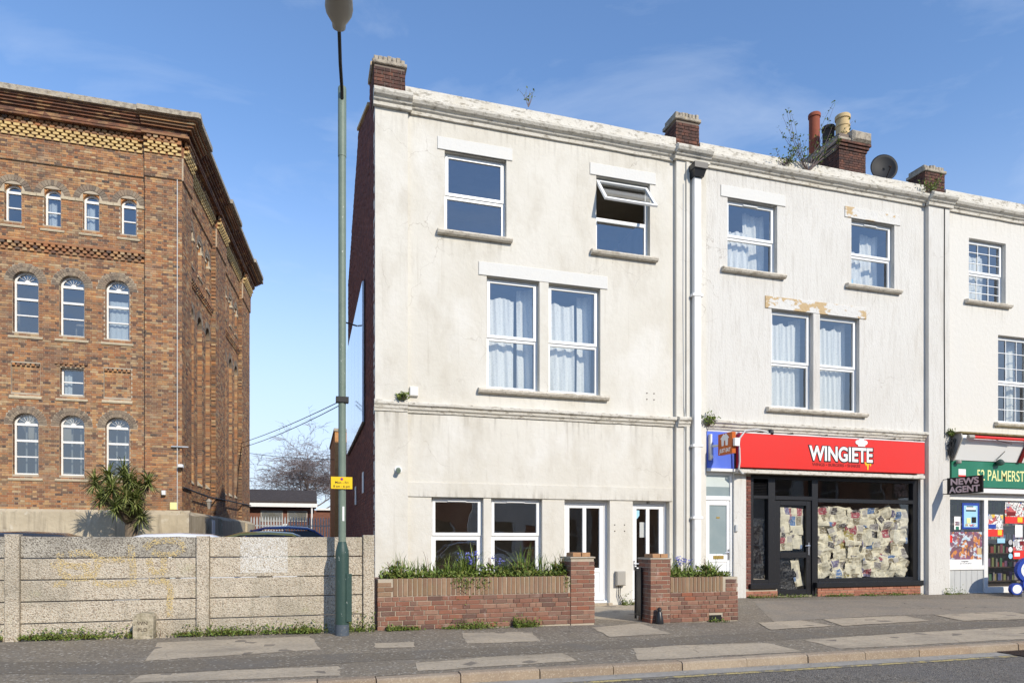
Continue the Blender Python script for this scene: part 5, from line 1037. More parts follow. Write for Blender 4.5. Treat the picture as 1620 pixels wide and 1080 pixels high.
gw1 = gwall('long red brick front garden wall with soldier course top and end pier', 1.05, 4.25, 0.81, -0.01, (4.25, 4.68), 1.10, (4.30, 4.62))
gw2 = gwall('short red brick front garden wall with gate pier beside the shop', 6.13, 7.51, 0.755, -0.055, (5.74, 6.13), 1.07, (5.80, 6.10), vent=(6.92, 7.16, -0.03, 0.06))
MB().box(FW, 6.912, 7.168, -0.16, -0.004, -0.04, 0.068).build('air_vent', m_ink, gw2)
struct(sheet('path', [(4.69, WALL_Y - 0.02), (5.73, WALL_Y - 0.02), (5.73, 11.2), (8.1, 11.7), (8.1, FACE_Y - 0.0), (1.35, FACE_Y - 0.0), (1.35, 11.7), (4.69, 11.2)], flat(-0.035), 0.0, m_patch, 0.5))
patch('path_apron', [(935.6, 992.5), (1012, 985.5), (1061.5, 1002), (965, 1007.4)], m_patch, 0.006)
gt = thing('garden_gate', (5.66, 11.0, -0.03), 'dark metal garden gate folded open against the right hand pier', 'gate')
b = MB(); FGt = Frame((5.715, WALL_Y + 0.25, 0), (0, 1, 0), (-1, 0, 0)); b.box(FGt, 0, 0.03, 0, 0.03, 0.0, 0.93); b.box(FGt, 0.22, 0.25, 0, 0.03, 0.0, 0.93); b.box(FGt, 0.03, 0.22, 0.002, 0.028, 0.86, 0.90); b.box(FGt, 0.03, 0.22, 0.002, 0.028, 0.06, 0.10); b.build('frame', m_black, gt)
MB().box(FGt, 0.03, 0.22, 0.008, 0.018, 0.10, 0.86).build('panel', m_black, gt)
bo = tag(MB().lathe((5.86, WALL_Y - 0.10, -0.05), [(0.07, 0), (0.075, 0.03), (0.065, 0.10), (0.045, 0.20), (0.03, 0.23), (0.042, 0.25), (0.035, 0.285), (0.01, 0.30)], 16).build('corner_guard', m_blackplastic, org=(5.86, WALL_Y - 0.1, -0.05)), 'small black cone shaped guard at the foot of the gate pier', 'bollard'); shade(bo)

# ------------------------------------------------------------------ concrete fence
fe = thing('concrete_fence', (-3.0, WALL_Y, 0), 'exposed aggregate concrete panel fence with posts along the pavement', 'fence')
posts = [-8.5, -6.14, -3.78, -1.43, 0.915]; ZF = 1.47
for i, a in enumerate(posts):
    b = MB(); wd = 0.085
    b.box(FW, a - wd, a + wd, -0.10, 0.035, lerp_tab(T_MID, a) - 0.3, ZF + (0.02 if i % 2 == 0 else 0.0), ch=0.012); b.build('post', m_conc, fe)
for i in range(4):
    p, q = posts[i] + 0.088, posts[i + 1] - 0.088; z = ZF
    for r in range(5):
        z1 = z - (0.295 if r else 0.30); y = R.uniform(-0.010, 0.0)
        MB().box(FW, p, q, -0.07, -0.012 + y, max(z1, -0.2) if r < 4 else -0.2, z - 0.014, ch=0.007).build('panel', m_conc_dirty if r == 0 and i in (1, 2) else m_conc, fe); z = z1
# sprayed graffiti and a painted out square
def paint(name, col, thr=0.5, sc=70):
    m = bpy.data.materials.new(name); m.use_nodes = True; t = m.node_tree; N = t.nodes; K = t.links.new; b = N['Principled BSDF']; b.inputs['Base Color'].default_value = (*col, 1); b.inputs['Roughness'].default_value = 0.9
    g = N.new('ShaderNodeNewGeometry'); n = N.new('ShaderNodeTexVoronoi'); n.inputs['Scale'].default_value = sc; K(g.outputs['Position'], n.inputs['Vector'])
    s = N.new('ShaderNodeSeparateColor'); K(n.outputs['Color'], s.inputs[0]); r = N.new('ShaderNodeMath'); r.operation = 'GREATER_THAN'; r.inputs[1].default_value = thr; K(s.outputs[0], r.inputs[0])
    K(r.outputs[0], b.inputs['Alpha']); return m
m_spray = paint('faded_yellow_spray', (0.62, 0.48, 0.23), 0.66, 105); m_wash = paint('thin_white_paint', (0.66, 0.645, 0.60), 0.45, 130)
NS = [0]
def stroke(pts, wd=0.085):
    P = [at(u, v, WALL_Y) for u, v in pts]; b = MB()
    for s in range(len(P) - 1):
        p, q = P[s], P[s + 1]; dx, dz = q.x - p.x, q.z - p.z; l = math.hypot(dx, dz) or 1; nx, nz = -dz / l * wd / 2, dx / l * wd / 2; y = WALL_Y + 0.0095 - 0.0004 * s - 0.0001 * NS[0]
        b.face([(p.x - nx, y, p.z - nz), (q.x - nx, y, q.z - nz), (q.x + nx, y, q.z + nz), (p.x + nx, y, p.z + nz)])
    NS[0] += 7; b.build('graffiti_stroke', m_spray, fe, fix=False)
def cs_(x, y): return (x / 4.765, 840 + y / 4.765)
for pts in ([(450, 160), (455, 270), (470, 330), (560, 355), (690, 345), (735, 290), (735, 220), (690, 165), (600, 155), (520, 175)], [(380, 260), (470, 250), (560, 265), (680, 260)], [(400, 400), (500, 390)], [(985, 100), (1000, 250), (1005, 410)], [(740, 215), (880, 212), (1000, 212)], [(700, 380), (800, 405), (1000, 390)],
            [(1090, 130), (1140, 85), (1260, 65), (1360, 80), (1385, 130), (1330, 170), (1220, 180), (1150, 150)], [(1120, 200), (1140, 300), (1240, 310), (1230, 200)], [(1120, 375), (1250, 375), (1290, 440), (1275, 560), (1285, 640)], [(630, 310), (690, 305)]):
    stroke([cs_(*p) for p in pts])
p0, p1 = at(380, 850, WALL_Y), at(455, 905, WALL_Y)
b = MB(); y = WALL_Y + 0.0095; b.face([(p0.x, y, p1.z), (p1.x, y, p1.z), (p1.x, y, p0.z), (p0.x, y, p0.z)]); b.build('painted_patch', m_wash, fe, fix=False)
# boundary stone
c = at(227, 1000, 10.45); bz = gz(c.x, 10.5)
bst = thing('boundary_stone', (c.x, 10.55, bz), 'small weathered round topped boundary stone against the concrete fence', 'stone')
b = MB(); pr = [(c.x - 0.13, bz - 0.05), (c.x + 0.12, bz - 0.05), (c.x + 0.125, bz + 0.30), (c.x + 0.09, bz + 0.345), (c.x - 0.02, bz + 0.36), (c.x - 0.10, bz + 0.335), (c.x - 0.13, bz + 0.28)]
b.prism(Frame((0, 10.5, 0)), pr, -0.14, 0.06); b.build('stone', m_oldstone, bst)
text('carved_letters', 'WN', Frame((0, 10.5, 0)), c.x - 0.01, 0.0605, bz + 0.19, 0.05, m_iron, bst, ext=0.001, align='CENTER'); text('carved_letters', 'PLD', Frame((0, 10.5, 0)), c.x - 0.01, 0.0605, bz + 0.10, 0.05, m_iron, bst, ext=0.001, align='CENTER')

# ------------------------------------------------------------------ street lamp
LX, LY = 0.50, 10.30; lz0 = gz(LX, LY)
lp = thing('street_lamp', (LX, LY, lz0), 'tall sage green street lamp column with wide base and grey lantern', 'street lamp')
shade(MB().lathe((LX, LY, lz0), [(0.100, -0.1), (0.100, 0.16)], 24).build('painted_foot', m_bluegrey, lp))
shade(MB().lathe((LX, LY, lz0), [(0.098, 0.161), (0.098, 1.18), (0.094, 1.23), (0.060, 1.36), (0.054, 1.37)], 24).build('base_column', m_green_dk, lp), 50)
shade(MB().lathe((LX, LY, lz0), [(0.053, 1.371), (0.055, 4.6), (0.055, 7.0)], 20).build('shaft', m_green, lp), 50)
shade(MB().lathe((LX, LY, lz0), [(0.060, 7.001), (0.060, 8.0), (0.054, 8.02)], 20).build('top_sleeve', m_green, lp), 50)
MB().box(Frame((LX + 0.06, LY, lz0), (0.92, 0.39, 0), (0.39, -0.92, 0)), -0.045, 0.045, 0.072, 0.092, 0.20, 0.90, ch=0.006).build('access_door', m_green_dk, lp)
arm = [Vector((LX, LY, lz0 + 7.75)), Vector((LX - 0.01, LY - 0.12, lz0 + 7.93)), Vector((LX - 0.05, LY - 0.5, lz0 + 8.03)), Vector((LX - 0.095, LY - 1.12, lz0 + 8.12))]
MB().tube(arm, 0.024, 10).build('arm', m_ink, lp)
hv = Vector((-0.04, -1.0, 0.10)).normalized(); hs = Vector((1, -0.04, 0)); hu = hs.cross(hv)
b = MB(); secs = [(0.0, 0.085, 0.06), (0.08, 0.09, 0.06), (0.10, 0.105, 0.065), (0.20, 0.16, 0.075), (0.30, 0.175, 0.08), (0.5, 0.16, 0.075), (0.68, 0.12, 0.06), (0.74, 0.05, 0.03)]
for (l, ww, hh) in secs:
    for j in range(14):
        an = 2 * math.pi * j / 14; p = arm[-1] - hv * 0.06 + hv * l + hs * (ww * math.cos(an)) + hu * (hh * math.sin(an) * (1 if math.sin(an) > 0 else 0.6)); b.v.append(tuple(p))
for k in range(len(secs) - 1):
    for j in range(14): b.f.append((k*14+j, k*14+(j+1) % 14, (k+1)*14+(j+1) % 14, (k+1)*14+j)); b.mi.append(0)
b.f += [tuple(range(14)), tuple(range(len(secs)*14 - 1, len(secs)*14 - 15, -1))]; b.mi += [0, 0]
shade(b.build('lantern', m_lampgrey, lp))
b = MB(); b.tube([arm[-1] + hv * 0.24 - hu * 0.05, arm[-1] + hv * 0.52 - hu * 0.05], [0.07, 0.085], 14); b.build('diffuser', m_frost_pale, lp)
sg = thing('parking_sign', (LX, LY - 0.08, 2.15), 'yellow parking restriction plate on the street lamp', 'sign')
FSg = Frame((LX - 0.01, LY - 0.075, 0), (0.98, 0.05, 0), (0.05, -0.98, 0))
MB().box(FSg, -0.152, 0.152, -0.006, 0.0, 2.155, 2.33, ch=0.001).build('plate', m_signyellow, sg)
text('lettering', 'Mon - Fri', FSg, 0.0, 0.0005, 2.232, 0.034, m_ink, sg, align='CENTER', ext=0.0008, bold=0.0006, xs=1.05); text('lettering', '8 am - 6 pm', FSg, 0.0, 0.0005, 2.176, 0.034, m_ink, sg, align='CENTER', ext=0.0008, bold=0.0006)
b = MB(); b.prism(FSg, [(0.021 * math.cos(t * math.pi / 10), 2.297 + 0.021 * math.sin(t * math.pi / 10)) for t in range(20)], 0.0003, 0.0012); b.build('red_ring', m_red, sg); b = MB(); b.prism(FSg, [(0.014 * math.cos(t * math.pi / 10), 2.297 + 0.014 * math.sin(t * math.pi / 10)) for t in range(20)], 0.0013, 0.0018); b.build('blue_disc', m_blue, sg)
MB().box(FSg, -0.07, 0.07, -0.09, -0.007, 2.225, 2.255).build('clip', m_metal, sg)
lb = MB()
for k in range(6):
    p = -1.2 + 0.4 * k / 5 - 0.35; q = -1.2 + 0.4 * (k + 1) / 5 - 0.35; r = 0.0575
    lb.face([(LX + r * math.cos(p), LY + r * math.sin(p), 1.69), (LX + r * math.cos(q), LY + r * math.sin(q), 1.69), (LX + r * math.cos(q), LY + r * math.sin(q), 1.90), (LX + r * math.cos(p), LY + r * math.sin(p), 1.90)])
o = lb.build('identity_label', m_white, lp)
MB().box(WORLD, LX - 0.09, LX + 0.09, LY - 0.075, LY + 0.075, 3.42, 3.50, ch=0.02).build('cable_clamp', m_wire, lp)
# ------------------------------------------------------------------ old brick warehouse
BY = 25.3; XA, XB = -10.63, -4.03; PW = 1.13
sa = rad(4.7); SD = Vector((math.sin(sa), math.cos(sa), 0)); SN = Vector((math.cos(sa), -math.sin(sa), 0))
FB = Frame((0, BY, 0)); FR = Frame((XB, BY, 0), SD, SN); SL = 13.7
wh = thing('brick_warehouse', ((XA + XB) / 2, BY + 6, 0.05), 'tall old orange brick warehouse with arched sash windows and heavy cornice', 'building')
ZP, ZB = 2.42, 15.0
plan = [Vector((XA, BY, 0)), Vector((XB, BY, 0)), Vector((XB, BY, 0)) + SD * SL, Vector((XA, BY + 13.65, 0))]
def slab(mb, e, z0, z1, mi=0, shrink=0.0):
    """plan of the building pushed out by e"""
    q = []
    n = len(plan)
    for i in range(n):
        p, c, x = plan[i - 1], plan[i], plan[(i + 1) % n]
        d0 = (c - p).normalized(); d1_ = (x - c).normalized(); n0 = Vector((d0.y, -d0.x, 0)); n1 = Vector((d1_.y, -d1_.x, 0))
        k = e / (1 + n0.dot(n1)); q.append(c + (n0 + n1) * k)
    i = len(mb.v); mb.v += [(p.x, p.y, z0) for p in q] + [(p.x, p.y, z1) for p in q]
    fs = [(i+3, i+2, i+1, i), (i+4, i+5, i+6, i+7)] + [(i+k, i+(k+1) % 4, i+4+(k+1) % 4, i+4+k) for k in range(4)]
    mb.f += fs; mb.mi += [mi] * len(fs)
# openings: front bay, side bays.  (centre, half width, sill z, spring z, ring)
BAY = -0.17
front = []
for cx in (-8.63, -7.33, -6.01):
    front.append(('arch', cx, 0.36, 3.53, 5.14, 0.23)); front.append(('arch', cx, 0.36, 8.08, 9.69, 0.23))
front.append(('rect', -7.33, 0.34, 6.15, 7.03, 0))
blind = [('rect', -8.63, 0.40, 6.15, 7.10, 0), ('rect', -6.01, 0.40, 6.15, 7.10, 0)]
for cx in (-8.98, -7.88, -6.78, -5.68): front.append(('arch', cx, 0.24, 11.60, 12.56, 0.20))
side = []
for c0, c1 in ((1.3, 5.3), (7.3, 11.4)):
    for k in range(3):
        cx = c0 + (c1 - c0) * (k + 0.5) / 3
        side.append(('arch', cx, 0.28, 11.60, 12.54, 0.20)); side.append(('niche', cx, 0.38, 3.5, 9.6, 0.22))
def blocker(ops):
    def f(z, z2):
        out = []; zm = (z + z2) / 2
        for (k, cx, h, z0, zs, rg) in ops:
            if z2 <= z0: continue
            if k == 'rect':
                if z < zs: out.append((cx - h, cx + h))
            elif zm <= zs: out.append((cx - h, cx + h))
            else:
                r = h + rg
                if zm - zs < r: c = math.sqrt(r * r - (zm - zs) ** 2); out.append((cx - c, cx + c))
        return out
    return f
def rects_of(ops): return [(cx - h, cx + h, z0, zs + (h * 0.96 if k != 'rect' else 0)) for (k, cx, h, z0, zs, rg) in ops]
J = 0.010
# mortar backing sheets with the openings left out
b = MB(); holes_wall(b, FB, XA + PW, XB - PW, ZP, ZB, rects_of(front + blind), BAY - J, 0.30)
for o_ in blind: b.face([FB(o_[1] - o_[2], BAY - 0.08, o_[3]), FB(o_[1] + o_[2], BAY - 0.08, o_[3]), FB(o_[1] + o_[2], BAY - 0.08, o_[4]), FB(o_[1] - o_[2], BAY - 0.08, o_[4])])
holes_wall(b, FR, 1.3, 5.3, ZP, ZB, rects_of([o for o in side if o[1] < 6]), BAY - J, 0.30); holes_wall(b, FR, 7.3, 11.4, ZP, ZB, rects_of([o for o in side if o[1] > 6]), BAY - J, 0.30)
for F, p, q in ((FB, XA, XA + PW), (FB, XB - PW, XB - J), (FR, J, 1.3), (FR, 5.3, 7.3), (FR, 11.4, SL)):
    b.face([F(p, -J, ZP), F(q, -J, ZP), F(q, -J, ZB), F(p, -J, ZB)])
    for e in (p, q): b.face([F(e, -J, ZP), F(e, -0.3, ZP), F(e, -0.3, ZB), F(e, -J, ZB)])
core = b.build('wall_core', m_mortar_old, wh, fix=False)
b = MB(); b.box(WORLD, XA + 0.5, XB - 0.7, BY + 4.9, BY + 5.0, 0, 15.2); b.box(WORLD, XA + 0.4, XA + 0.5, BY + 0.3, BY + 13, 0, 15.2); b.box(WORLD, XA + 0.4, XB + 0.5, BY + 13, BY + 13.4, 0, 15.2); b.build('inner_wall', m_room, wh)
b = MB(); b.box(FR, 5.5, 13.0, -2.3, -2.2, 0, 15.2); b.build('inner_wall', m_room, wh)
for c0, c1 in ((1.3, 5.3), (7.3, 11.4)):
    for o_ in side:
        if o_[0] == 'niche' and c0 < o_[1] < c1: pass
# brickwork
bk = MB(); rF = [r for r in courses(XA + PW, XB - PW, ZP, ZB, blocker(front + blind))]
bricks_into(bk, FB, rF, 0.10, d=BAY)
for o_ in blind:
    bricks_into(bk, FB, list(courses(o_[1] - 0.39, o_[1] + 0.39, o_[3], o_[4])), 0.05, d=BAY - 0.07)
bricks_into(bk, FB, list(courses(XA, XA + PW, ZP, ZB)), 0.11, d=0)
pil = list(courses(XB - PW, XB - 0.001, ZP, ZB)); near = [r for r in pil if r[2] < 5.05]; bricks_into(bk, FB, [r for r in pil if r[2] >= 5.05], 0.11, d=0)
def reveals(F, ops):
    for (k, cx, h, z0, zs, rg_) in ops:
        z = ZP
        while z < zs:
            if z >= z0 - 0.03:
                bk.box(F, cx - h, cx - h + 0.007, BAY - 0.29, BAY - 0.004, max(z, z0), min(z + 0.065, zs)); bk.box(F, cx + h - 0.007, cx + h, BAY - 0.29, BAY - 0.004, max(z, z0), min(z + 0.065, zs))
            z += 0.075
reveals(FB, front)
stuff(bk.build('front_brickwork', m_brick_old, core, fix=False))
brick_objs(core, FB, near[:300], 0.10, m_brick_old)
bk = MB()
for c0, c1 in ((1.3, 5.3), (7.3, 11.4)):
    ops = [o_ for o_ in side if c0 < o_[1] < c1]
    bricks_into(bk, FR, list(courses(c0, c1, ZP, ZB, blocker(ops))), 0.10, d=BAY)
    for o_ in ops:
        if o_[0] == 'niche': bricks_into(bk, FR, [r for r in courses(o_[1] - o_[2], o_[1] + o_[2], o_[3], o_[4] + o_[2]) if r[3] < o_[4] or abs((r[0] + r[1]) / 2 - o_[1]) < math.sqrt(max(0, (o_[2] + .12) ** 2 - (r[3] - o_[4]) ** 2))], 0.03, d=BAY - 0.26)
for p, q in ((0.001, 1.3), (5.3, 7.3), (11.4, SL)): bricks_into(bk, FR, list(courses(p, q, ZP, ZB)), 0.11, d=0)
reveals(FR, side)
for e in (5.3, 11.4):
    for q in courses(0, 0.1, ZP, ZB): bk.box(FR, e - 0.007, e + 0.03, BAY - 0.02, -0.006, q[2], q[3])
stuff(bk.build('side_brickwork', m_brick_old, core, fix=False))
b = MB()
for o_ in side:
    if o_[0] == 'niche': b.box(FR, o_[1] - 0.37, o_[1] + 0.37, BAY - 0.30, BAY - 0.275, o_[3], o_[4] + 0.4); b.prism(Frame(FR(o_[1] - 0.36, 0, 0), -SN * -1, SD), [(BAY - 0.28, o_[3]), (BAY + 0.03, o_[3] - 0.02), (BAY + 0.03, o_[3] + 0.02), (BAY - 0.28, o_[3] + 0.35)], 0, 0.72)
b.build('niche_back', m_stone, wh)
# arches of grey brick, stone sills, windows
def wwin(F, o_, kind):
    k, cx, h, z0, zs, rg = o_; fr = MB(); d = BAY - 0.16; w_ = 0.06
    if k == 'arch':
        n = max(9, int(math.pi * (h + rg / 2) / 0.085)); a = MB(); mm_ = m_brick_grey
        if kind == 'top':
            a.voussoirs(F, cx, zs, h + 0.10, h + rg + 0.08, BAY - 0.1, BAY + 0.012, n + 3); stuff(a.build('arch', m_brick_grey, wh))
            a = MB(); a.voussoirs(F, cx, zs, h, h + 0.10, BAY - 0.28, BAY - 0.05, n); stuff(a.build('arch', m_brick_orange, wh))
            for s in (-1, 1): MB().box(F, cx + s * (h + 0.10) - 0.11, cx + s * (h + 0.10) + 0.11, BAY - 0.2, BAY + 0.03, zs - 0.07, zs + 0.03, ch=0.01).build('springer', m_stone, wh)
        else:
            a.voussoirs(F, cx, zs, h, h + rg / 2 - 0.004, BAY - 0.22, BAY + 0.004, n); a.voussoirs(F, cx, zs, h + rg / 2 + 0.004, h + rg, BAY - 0.1, BAY + 0.004, n + 3); stuff(a.build('arch', mm_, wh))
        fr.arch(F, cx, zs, h - w_, h, d - 0.06, d, 14); fr.box(F, cx - h, cx - h + w_, d - 0.06, d, z0, zs); fr.box(F, cx + h - w_, cx + h, d - 0.06, d, z0, zs); fr.box(F, cx - h + w_, cx + h - w_, d - 0.06, d - 0.002, z0, z0 + 0.05)
        fr.box(F, cx - h + w_, cx + h - w_, d - 0.05, d + 0.005, zs - 0.03, zs + 0.05)
        if kind != 'top':
            for t in (40, 65, 90, 115, 140):
                c_, s_ = math.cos(rad(t)), math.sin(rad(t)); x0, x1 = 0.07, h - w_ + 0.01
                fr.prism(F, [(cx + x0 * c_ - 0.004 * s_, zs + 0.04 + x0 * s_ + 0.004 * c_), (cx + x0 * c_ + 0.004 * s_, zs + 0.04 + x0 * s_ - 0.004 * c_), (cx + x1 * c_ + 0.004 * s_, zs + x1 * s_ - 0.004 * c_), (cx + x1 * c_ - 0.004 * s_, zs + x1 * s_ + 0.004 * c_)], d - 0.045, d - 0.015)
            fr.arch(F, cx, zs + 0.04, 0.0, 0.075, d - 0.045, d - 0.012, 8)
        top = zs
    else:
        fr.box(F, cx - h, cx - h + w_, d - 0.06, d, z0, zs); fr.box(F, cx + h - w_, cx + h, d - 0.06, d, z0, zs); fr.box(F, cx - h + w_, cx + h - w_, d - 0.06, d - 0.002, z0, z0 + 0.05); fr.box(F, cx - h + w_, cx + h - w_, d - 0.06, d - 0.002, zs - 0.05, zs); top = zs
        b = MB()
        for q in range(2):
            for i in range(6 + q): b.box(F, cx - 0.42 + i * 0.14 - q * 0.05, cx - 0.42 + i * 0.14 + 0.085 - q * 0.05, BAY - 0.05, BAY + 0.03 + q * 0.03, zs + 0.03 + q * 0.075, zs + 0.095 + q * 0.075)
        stuff(b.build('dentil_head', m_brick_old, wh))
    rails = {'tall': (0.36, 0.68), 'top': (0.5,), 'small': (0.5,)}[kind]
    for q in rails: z_ = z0 + (top - z0) * q; fr.box(F, cx - h + w_, cx + h - w_, d - 0.055, d + (0.012 if q > 0.6 else 0.0), z_ - (0.035 if q > 0.6 else 0.02), z_ + (0.035 if q > 0.6 else 0.02))
    wn_ = fr.build('window', m_wpaint, wh)
    p = MB(); pts = [(cx - h + 0.03, z0 + 0.03), (cx + h - 0.03, z0 + 0.03)] + ([(cx + (h - 0.03) * math.cos(rad(t)), zs + (h - 0.03) * math.sin(rad(t))) for t in range(0, 181, 15)] if k == 'arch' else [(cx + h - 0.03, zs - 0.03), (cx - h + 0.03, zs - 0.03)])
    p.face([F(a_, d - 0.035, z_) for a_, z_ in pts]); p.build('pane', m_glass_old, wn_)
    if kind == 'tall' and z0 < 5:
        p = MB()
        for x_ in (cx - 0.14, cx + 0.12): p.box(F, x_, x_ + 0.045, d - 0.30, d - 0.27, z0, zs)
        p.build('window_bar', m_lampgrey, wn_)
    if (kind, round(cx, 2), round(z0, 1)) in (('tall', -6.01, 8.1), ('top', -6.78, 11.6), ('top', -7.88, 11.6)) or (kind == 'small'):
        p = MB(); wf = {'small': 0.35, 'top': 0.6, 'tall': 1.0}[kind]
        n = 14
        for j in range(4):
            for i in range(n + 1): xx = cx - h + 0.05 + (2 * h - 0.1) * wf * i / n; p.v.append(tuple(F(xx, d - 0.16 + 0.02 * math.sin(xx * 40), z0 + 0.05 + (zs - z0 - 0.1) * (0.85 if kind == 'tall' else 0.95) * j / 3)))
        for j in range(3):
            for i in range(n): q = j * (n + 1) + i; p.f.append((q, q + 1, q + n + 2, q + n + 1)); p.mi.append(0)
        p.build('curtain', m_curtain, wn_, smooth=True, fix=False)
    e = 0.12 if kind != 'top' else 0.10
    sl_ = MB(); sl_.sweep(F, [(BAY - 0.15, z0 - 0.20), (BAY + 0.03, z0 - 0.20), (BAY + 0.045, z0 - 0.16), (BAY - 0.14, z0 + 0.005), (BAY - 0.18, z0 + 0.005)], cx - h - e, cx + h + e); sl_.build('sill', m_stone, wh)
for o_ in front: wwin(FB, o_, 'small' if o_[0] == 'rect' else ('top' if o_[3] > 11 else 'tall'))
for o_ in side:
    if o_[0] == 'arch': wwin(FR, o_, 'top')
    else:
        a = MB(); k_, cx, h, z0, zs, rg = o_; n = 15; a.voussoirs(FR, cx, zs, h, h + rg, BAY - 0.25, BAY + 0.004, n); stuff(a.build('arch', m_brick_grey, wh))
for o_ in blind: 
    MB().sweep(FB, [(BAY - 0.1, 5.95), (BAY + 0.03, 5.95), (BAY + 0.045, 5.99), (BAY - 0.07, 6.155), (BAY - 0.1, 6.155)], o_[1] - 0.45, o_[1] + 0.45).build('sill', m_stone, wh)
    b = MB()
    for i in range(6): b.box(FB, o_[1] - 0.38 + i * 0.135, o_[1] - 0.30 + i * 0.135, BAY - 0.07, BAY - 0.005, 7.02, 7.095)
    stuff(b.build('dentil_head', m_brick_old, wh))
# impost string between the top windows
for F, p, q in ((FB, XA + PW, XB - PW),):
    xs_ = [-8.98, -7.88, -6.78, -5.68]; e = [p] + [v for c_ in xs_ for v in (c_ - 0.45, c_ + 0.45)] + [q]
    for i in range(0, len(e), 2):
        if e[i + 1] - e[i] > 0.03: MB().box(F, e[i] + 0.005, e[i + 1] - 0.005, BAY - 0.03, BAY + 0.028, 12.49, 12.585).build('impost_band', m_stone, wh)
# dentil course, step band and cornice
def dentils(F, p, q, z0, rows, pitch, wd, d, m, name):
    b = MB(); b.box(F, p, q, d - 0.05, d + 0.012, z0 - 0.001, z0 + rows * 0.085); b2 = MB()
    for r in range(rows):
        x = p + (pitch / 2 if r % 2 else 0.0)
        while x + wd < q: b2.box(F, x, x + wd, d, d + 0.05 + 0.03 * r, z0 + r * 0.085, z0 + r * 0.085 + 0.08); x += pitch
    b.build(name + '_band', m_brick_old, wh); stuff(b2.build(name, m, wh))
SEG = [(FB, XA + PW, XB - PW, BAY), (FR, 1.3, 5.3, BAY), (FR, 7.3, 11.4, BAY)]
PIL = [(FB, XA, XA + PW, 0.0), (FB, XB - PW, XB, 0.0), (FR, 0.0, 1.3, 0.0), (FR, 5.3, 7.3, 0.0), (FR, 11.4, SL, 0.0)]
for F, p, q, d in SEG:
    dentils(F, p, q, 10.70, 3, 0.20, 0.12, d, m_brick_old, 'dentil_course')
    MB().box(F, p, q, d - 0.02, d + 0.10, 10.96, 11.03).build('projecting_course', m_brick_old, wh)
for F, p, q, d in SEG + PIL:
    MB().box(F, p - 0.002, q + 0.002, d - 0.05, d + 0.045, 13.55, 14.30).build('frieze_core', m_mortar_old, wh)
    bk = MB(); bricks_into(bk, F, list(courses(p, q, 13.56, 14.30)), 0.02, d=d + 0.055); stuff(bk.build('frieze_brickwork', m_brick_old, core, fix=False))
    dentils(F, p, q, 14.32, 4, 0.24, 0.165, d + 0.055, m_brick_buff, 'corbel_table')
    dentils(F, p, q, 14.68, 2, 0.20, 0.13, d + 0.14, m_brick_old, 'dentil_course')
b = MB()
for e, z0, z1 in ((0.20, 14.86, 14.93), (0.22, 14.932, 15.08), (0.30, 15.082, 15.15), (0.37, 15.152, 15.22), (0.44, 15.222, 15.29), (0.50, 15.292, 15.36)): slab(b, e, z0, z1)
b.build('cornice', mat('cornice_brick', (0.25, 0.11, 0.06), 0.9, [('cell', (4.6, 4.6, 14), 0.0, 1.0, (0.11, 0.06, 0.045), 0.85), ('cell', (4.6, 4.6, 13), 0.75, 0.85, (0.40, 0.24, 0.12), 0.7), ('noise', 3, 0.45, 0.65, (0.09, 0.06, 0.05), 0.6)], [('noise', 40, 0.01)]), wh)
for F, p, q, d in PIL:
    b = MB()
    for k, (e, z0, z1) in enumerate(((0.26, 14.862, 14.928), (0.34, 15.084, 15.148), (0.42, 15.154, 15.218), (0.49, 15.224, 15.288), (0.55, 15.294, 15.358))):
        lo = p - (0.05 if F is FR and p > 0.1 or F is FB else 0) ; hi = q + 0.05
        if F is FB and q > XB - 0.1: hi = q + e
        if F is FR and p < 0.1: lo = -e + 0.02; z0 += 0.002; z1 -= 0.002
        b.box(F, lo, hi, 0.0, e, z0, z1)
    b.build('cornice_block', m_brick_old, wh)
b = MB(); slab(b, 0.60, 15.362, 15.50); slab(b, 0.56, 15.502, 15.56); b.build('coping', m_coping, wh)
for F, p, q, d in PIL:
    lo, hi = p - 0.1, q + 0.1
    if F is FB and q > XB - 0.1: hi = q + 0.68
    if F is FR and p < 0.1: lo = -0.66
    MB().box(F, lo, hi, 0.3, 0.68 if F is FB else 0.685, 15.366 + (0.003 if F is FR else 0), 15.53 + (0.003 if F is FR else 0)).build('coping', m_coping, wh)
# plinth
b = MB(); slab(b, 0.16, 0.0, ZP - 0.10)
i = len(b.v); slab(b, 0.16, ZP - 0.10, ZP - 0.02)
for k in range(4):
    c_ = Vector(b.v[i + 4 + k]); pc = plan[k]; b.v[i + 4 + k] = (pc.x, pc.y, ZP)
for F, p, q, d in PIL: b.sweep(F, [(0.0, 0.0), (0.26, 0.0), (0.26, ZP - 0.16), (0.02, ZP + 0.003), (0.0, ZP + 0.003)], p - 0.02 if not (F is FR and p < 0.1) else -0.2, q + (0.26 if F is FB and q > XB - 0.1 else 0.02))
b.build('plinth', m_plinth, wh)
MB().tube([FB(XB - 0.14, 0.03, 2.45), FB(XB - 0.14, 0.03, 14.2)], 0.014, 8).build('conduit', m_greycable, wh)
MB().tube([FR(-0.02, 0.05, 3.2), FR(4, 0.04, 3.12), FR(8, 0.03, 3.2), FR(SL, 0.05, 3.28)], 0.03, 6).build('cable', m_wire, wh)
for z in (4.55,): MB().box(FB, XB - 0.32, XB + 0.20, 0.02, 0.08, z, z + 0.035).build('bracket', m_metal, wh)
def fitting(name, F, a, z, w_, h_, d, m, label, cat): tag(MB().box(F, a, a + w_, 0.005, d, z, z + h_, ch=0.01).build(name, m, org=F(a, 0, z)), label, cat)
fitting('security_camera', FB, XB - 0.08, 3.86, 0.14, 0.10, 0.25, m_upvc, 'small white camera on the warehouse corner', 'camera')
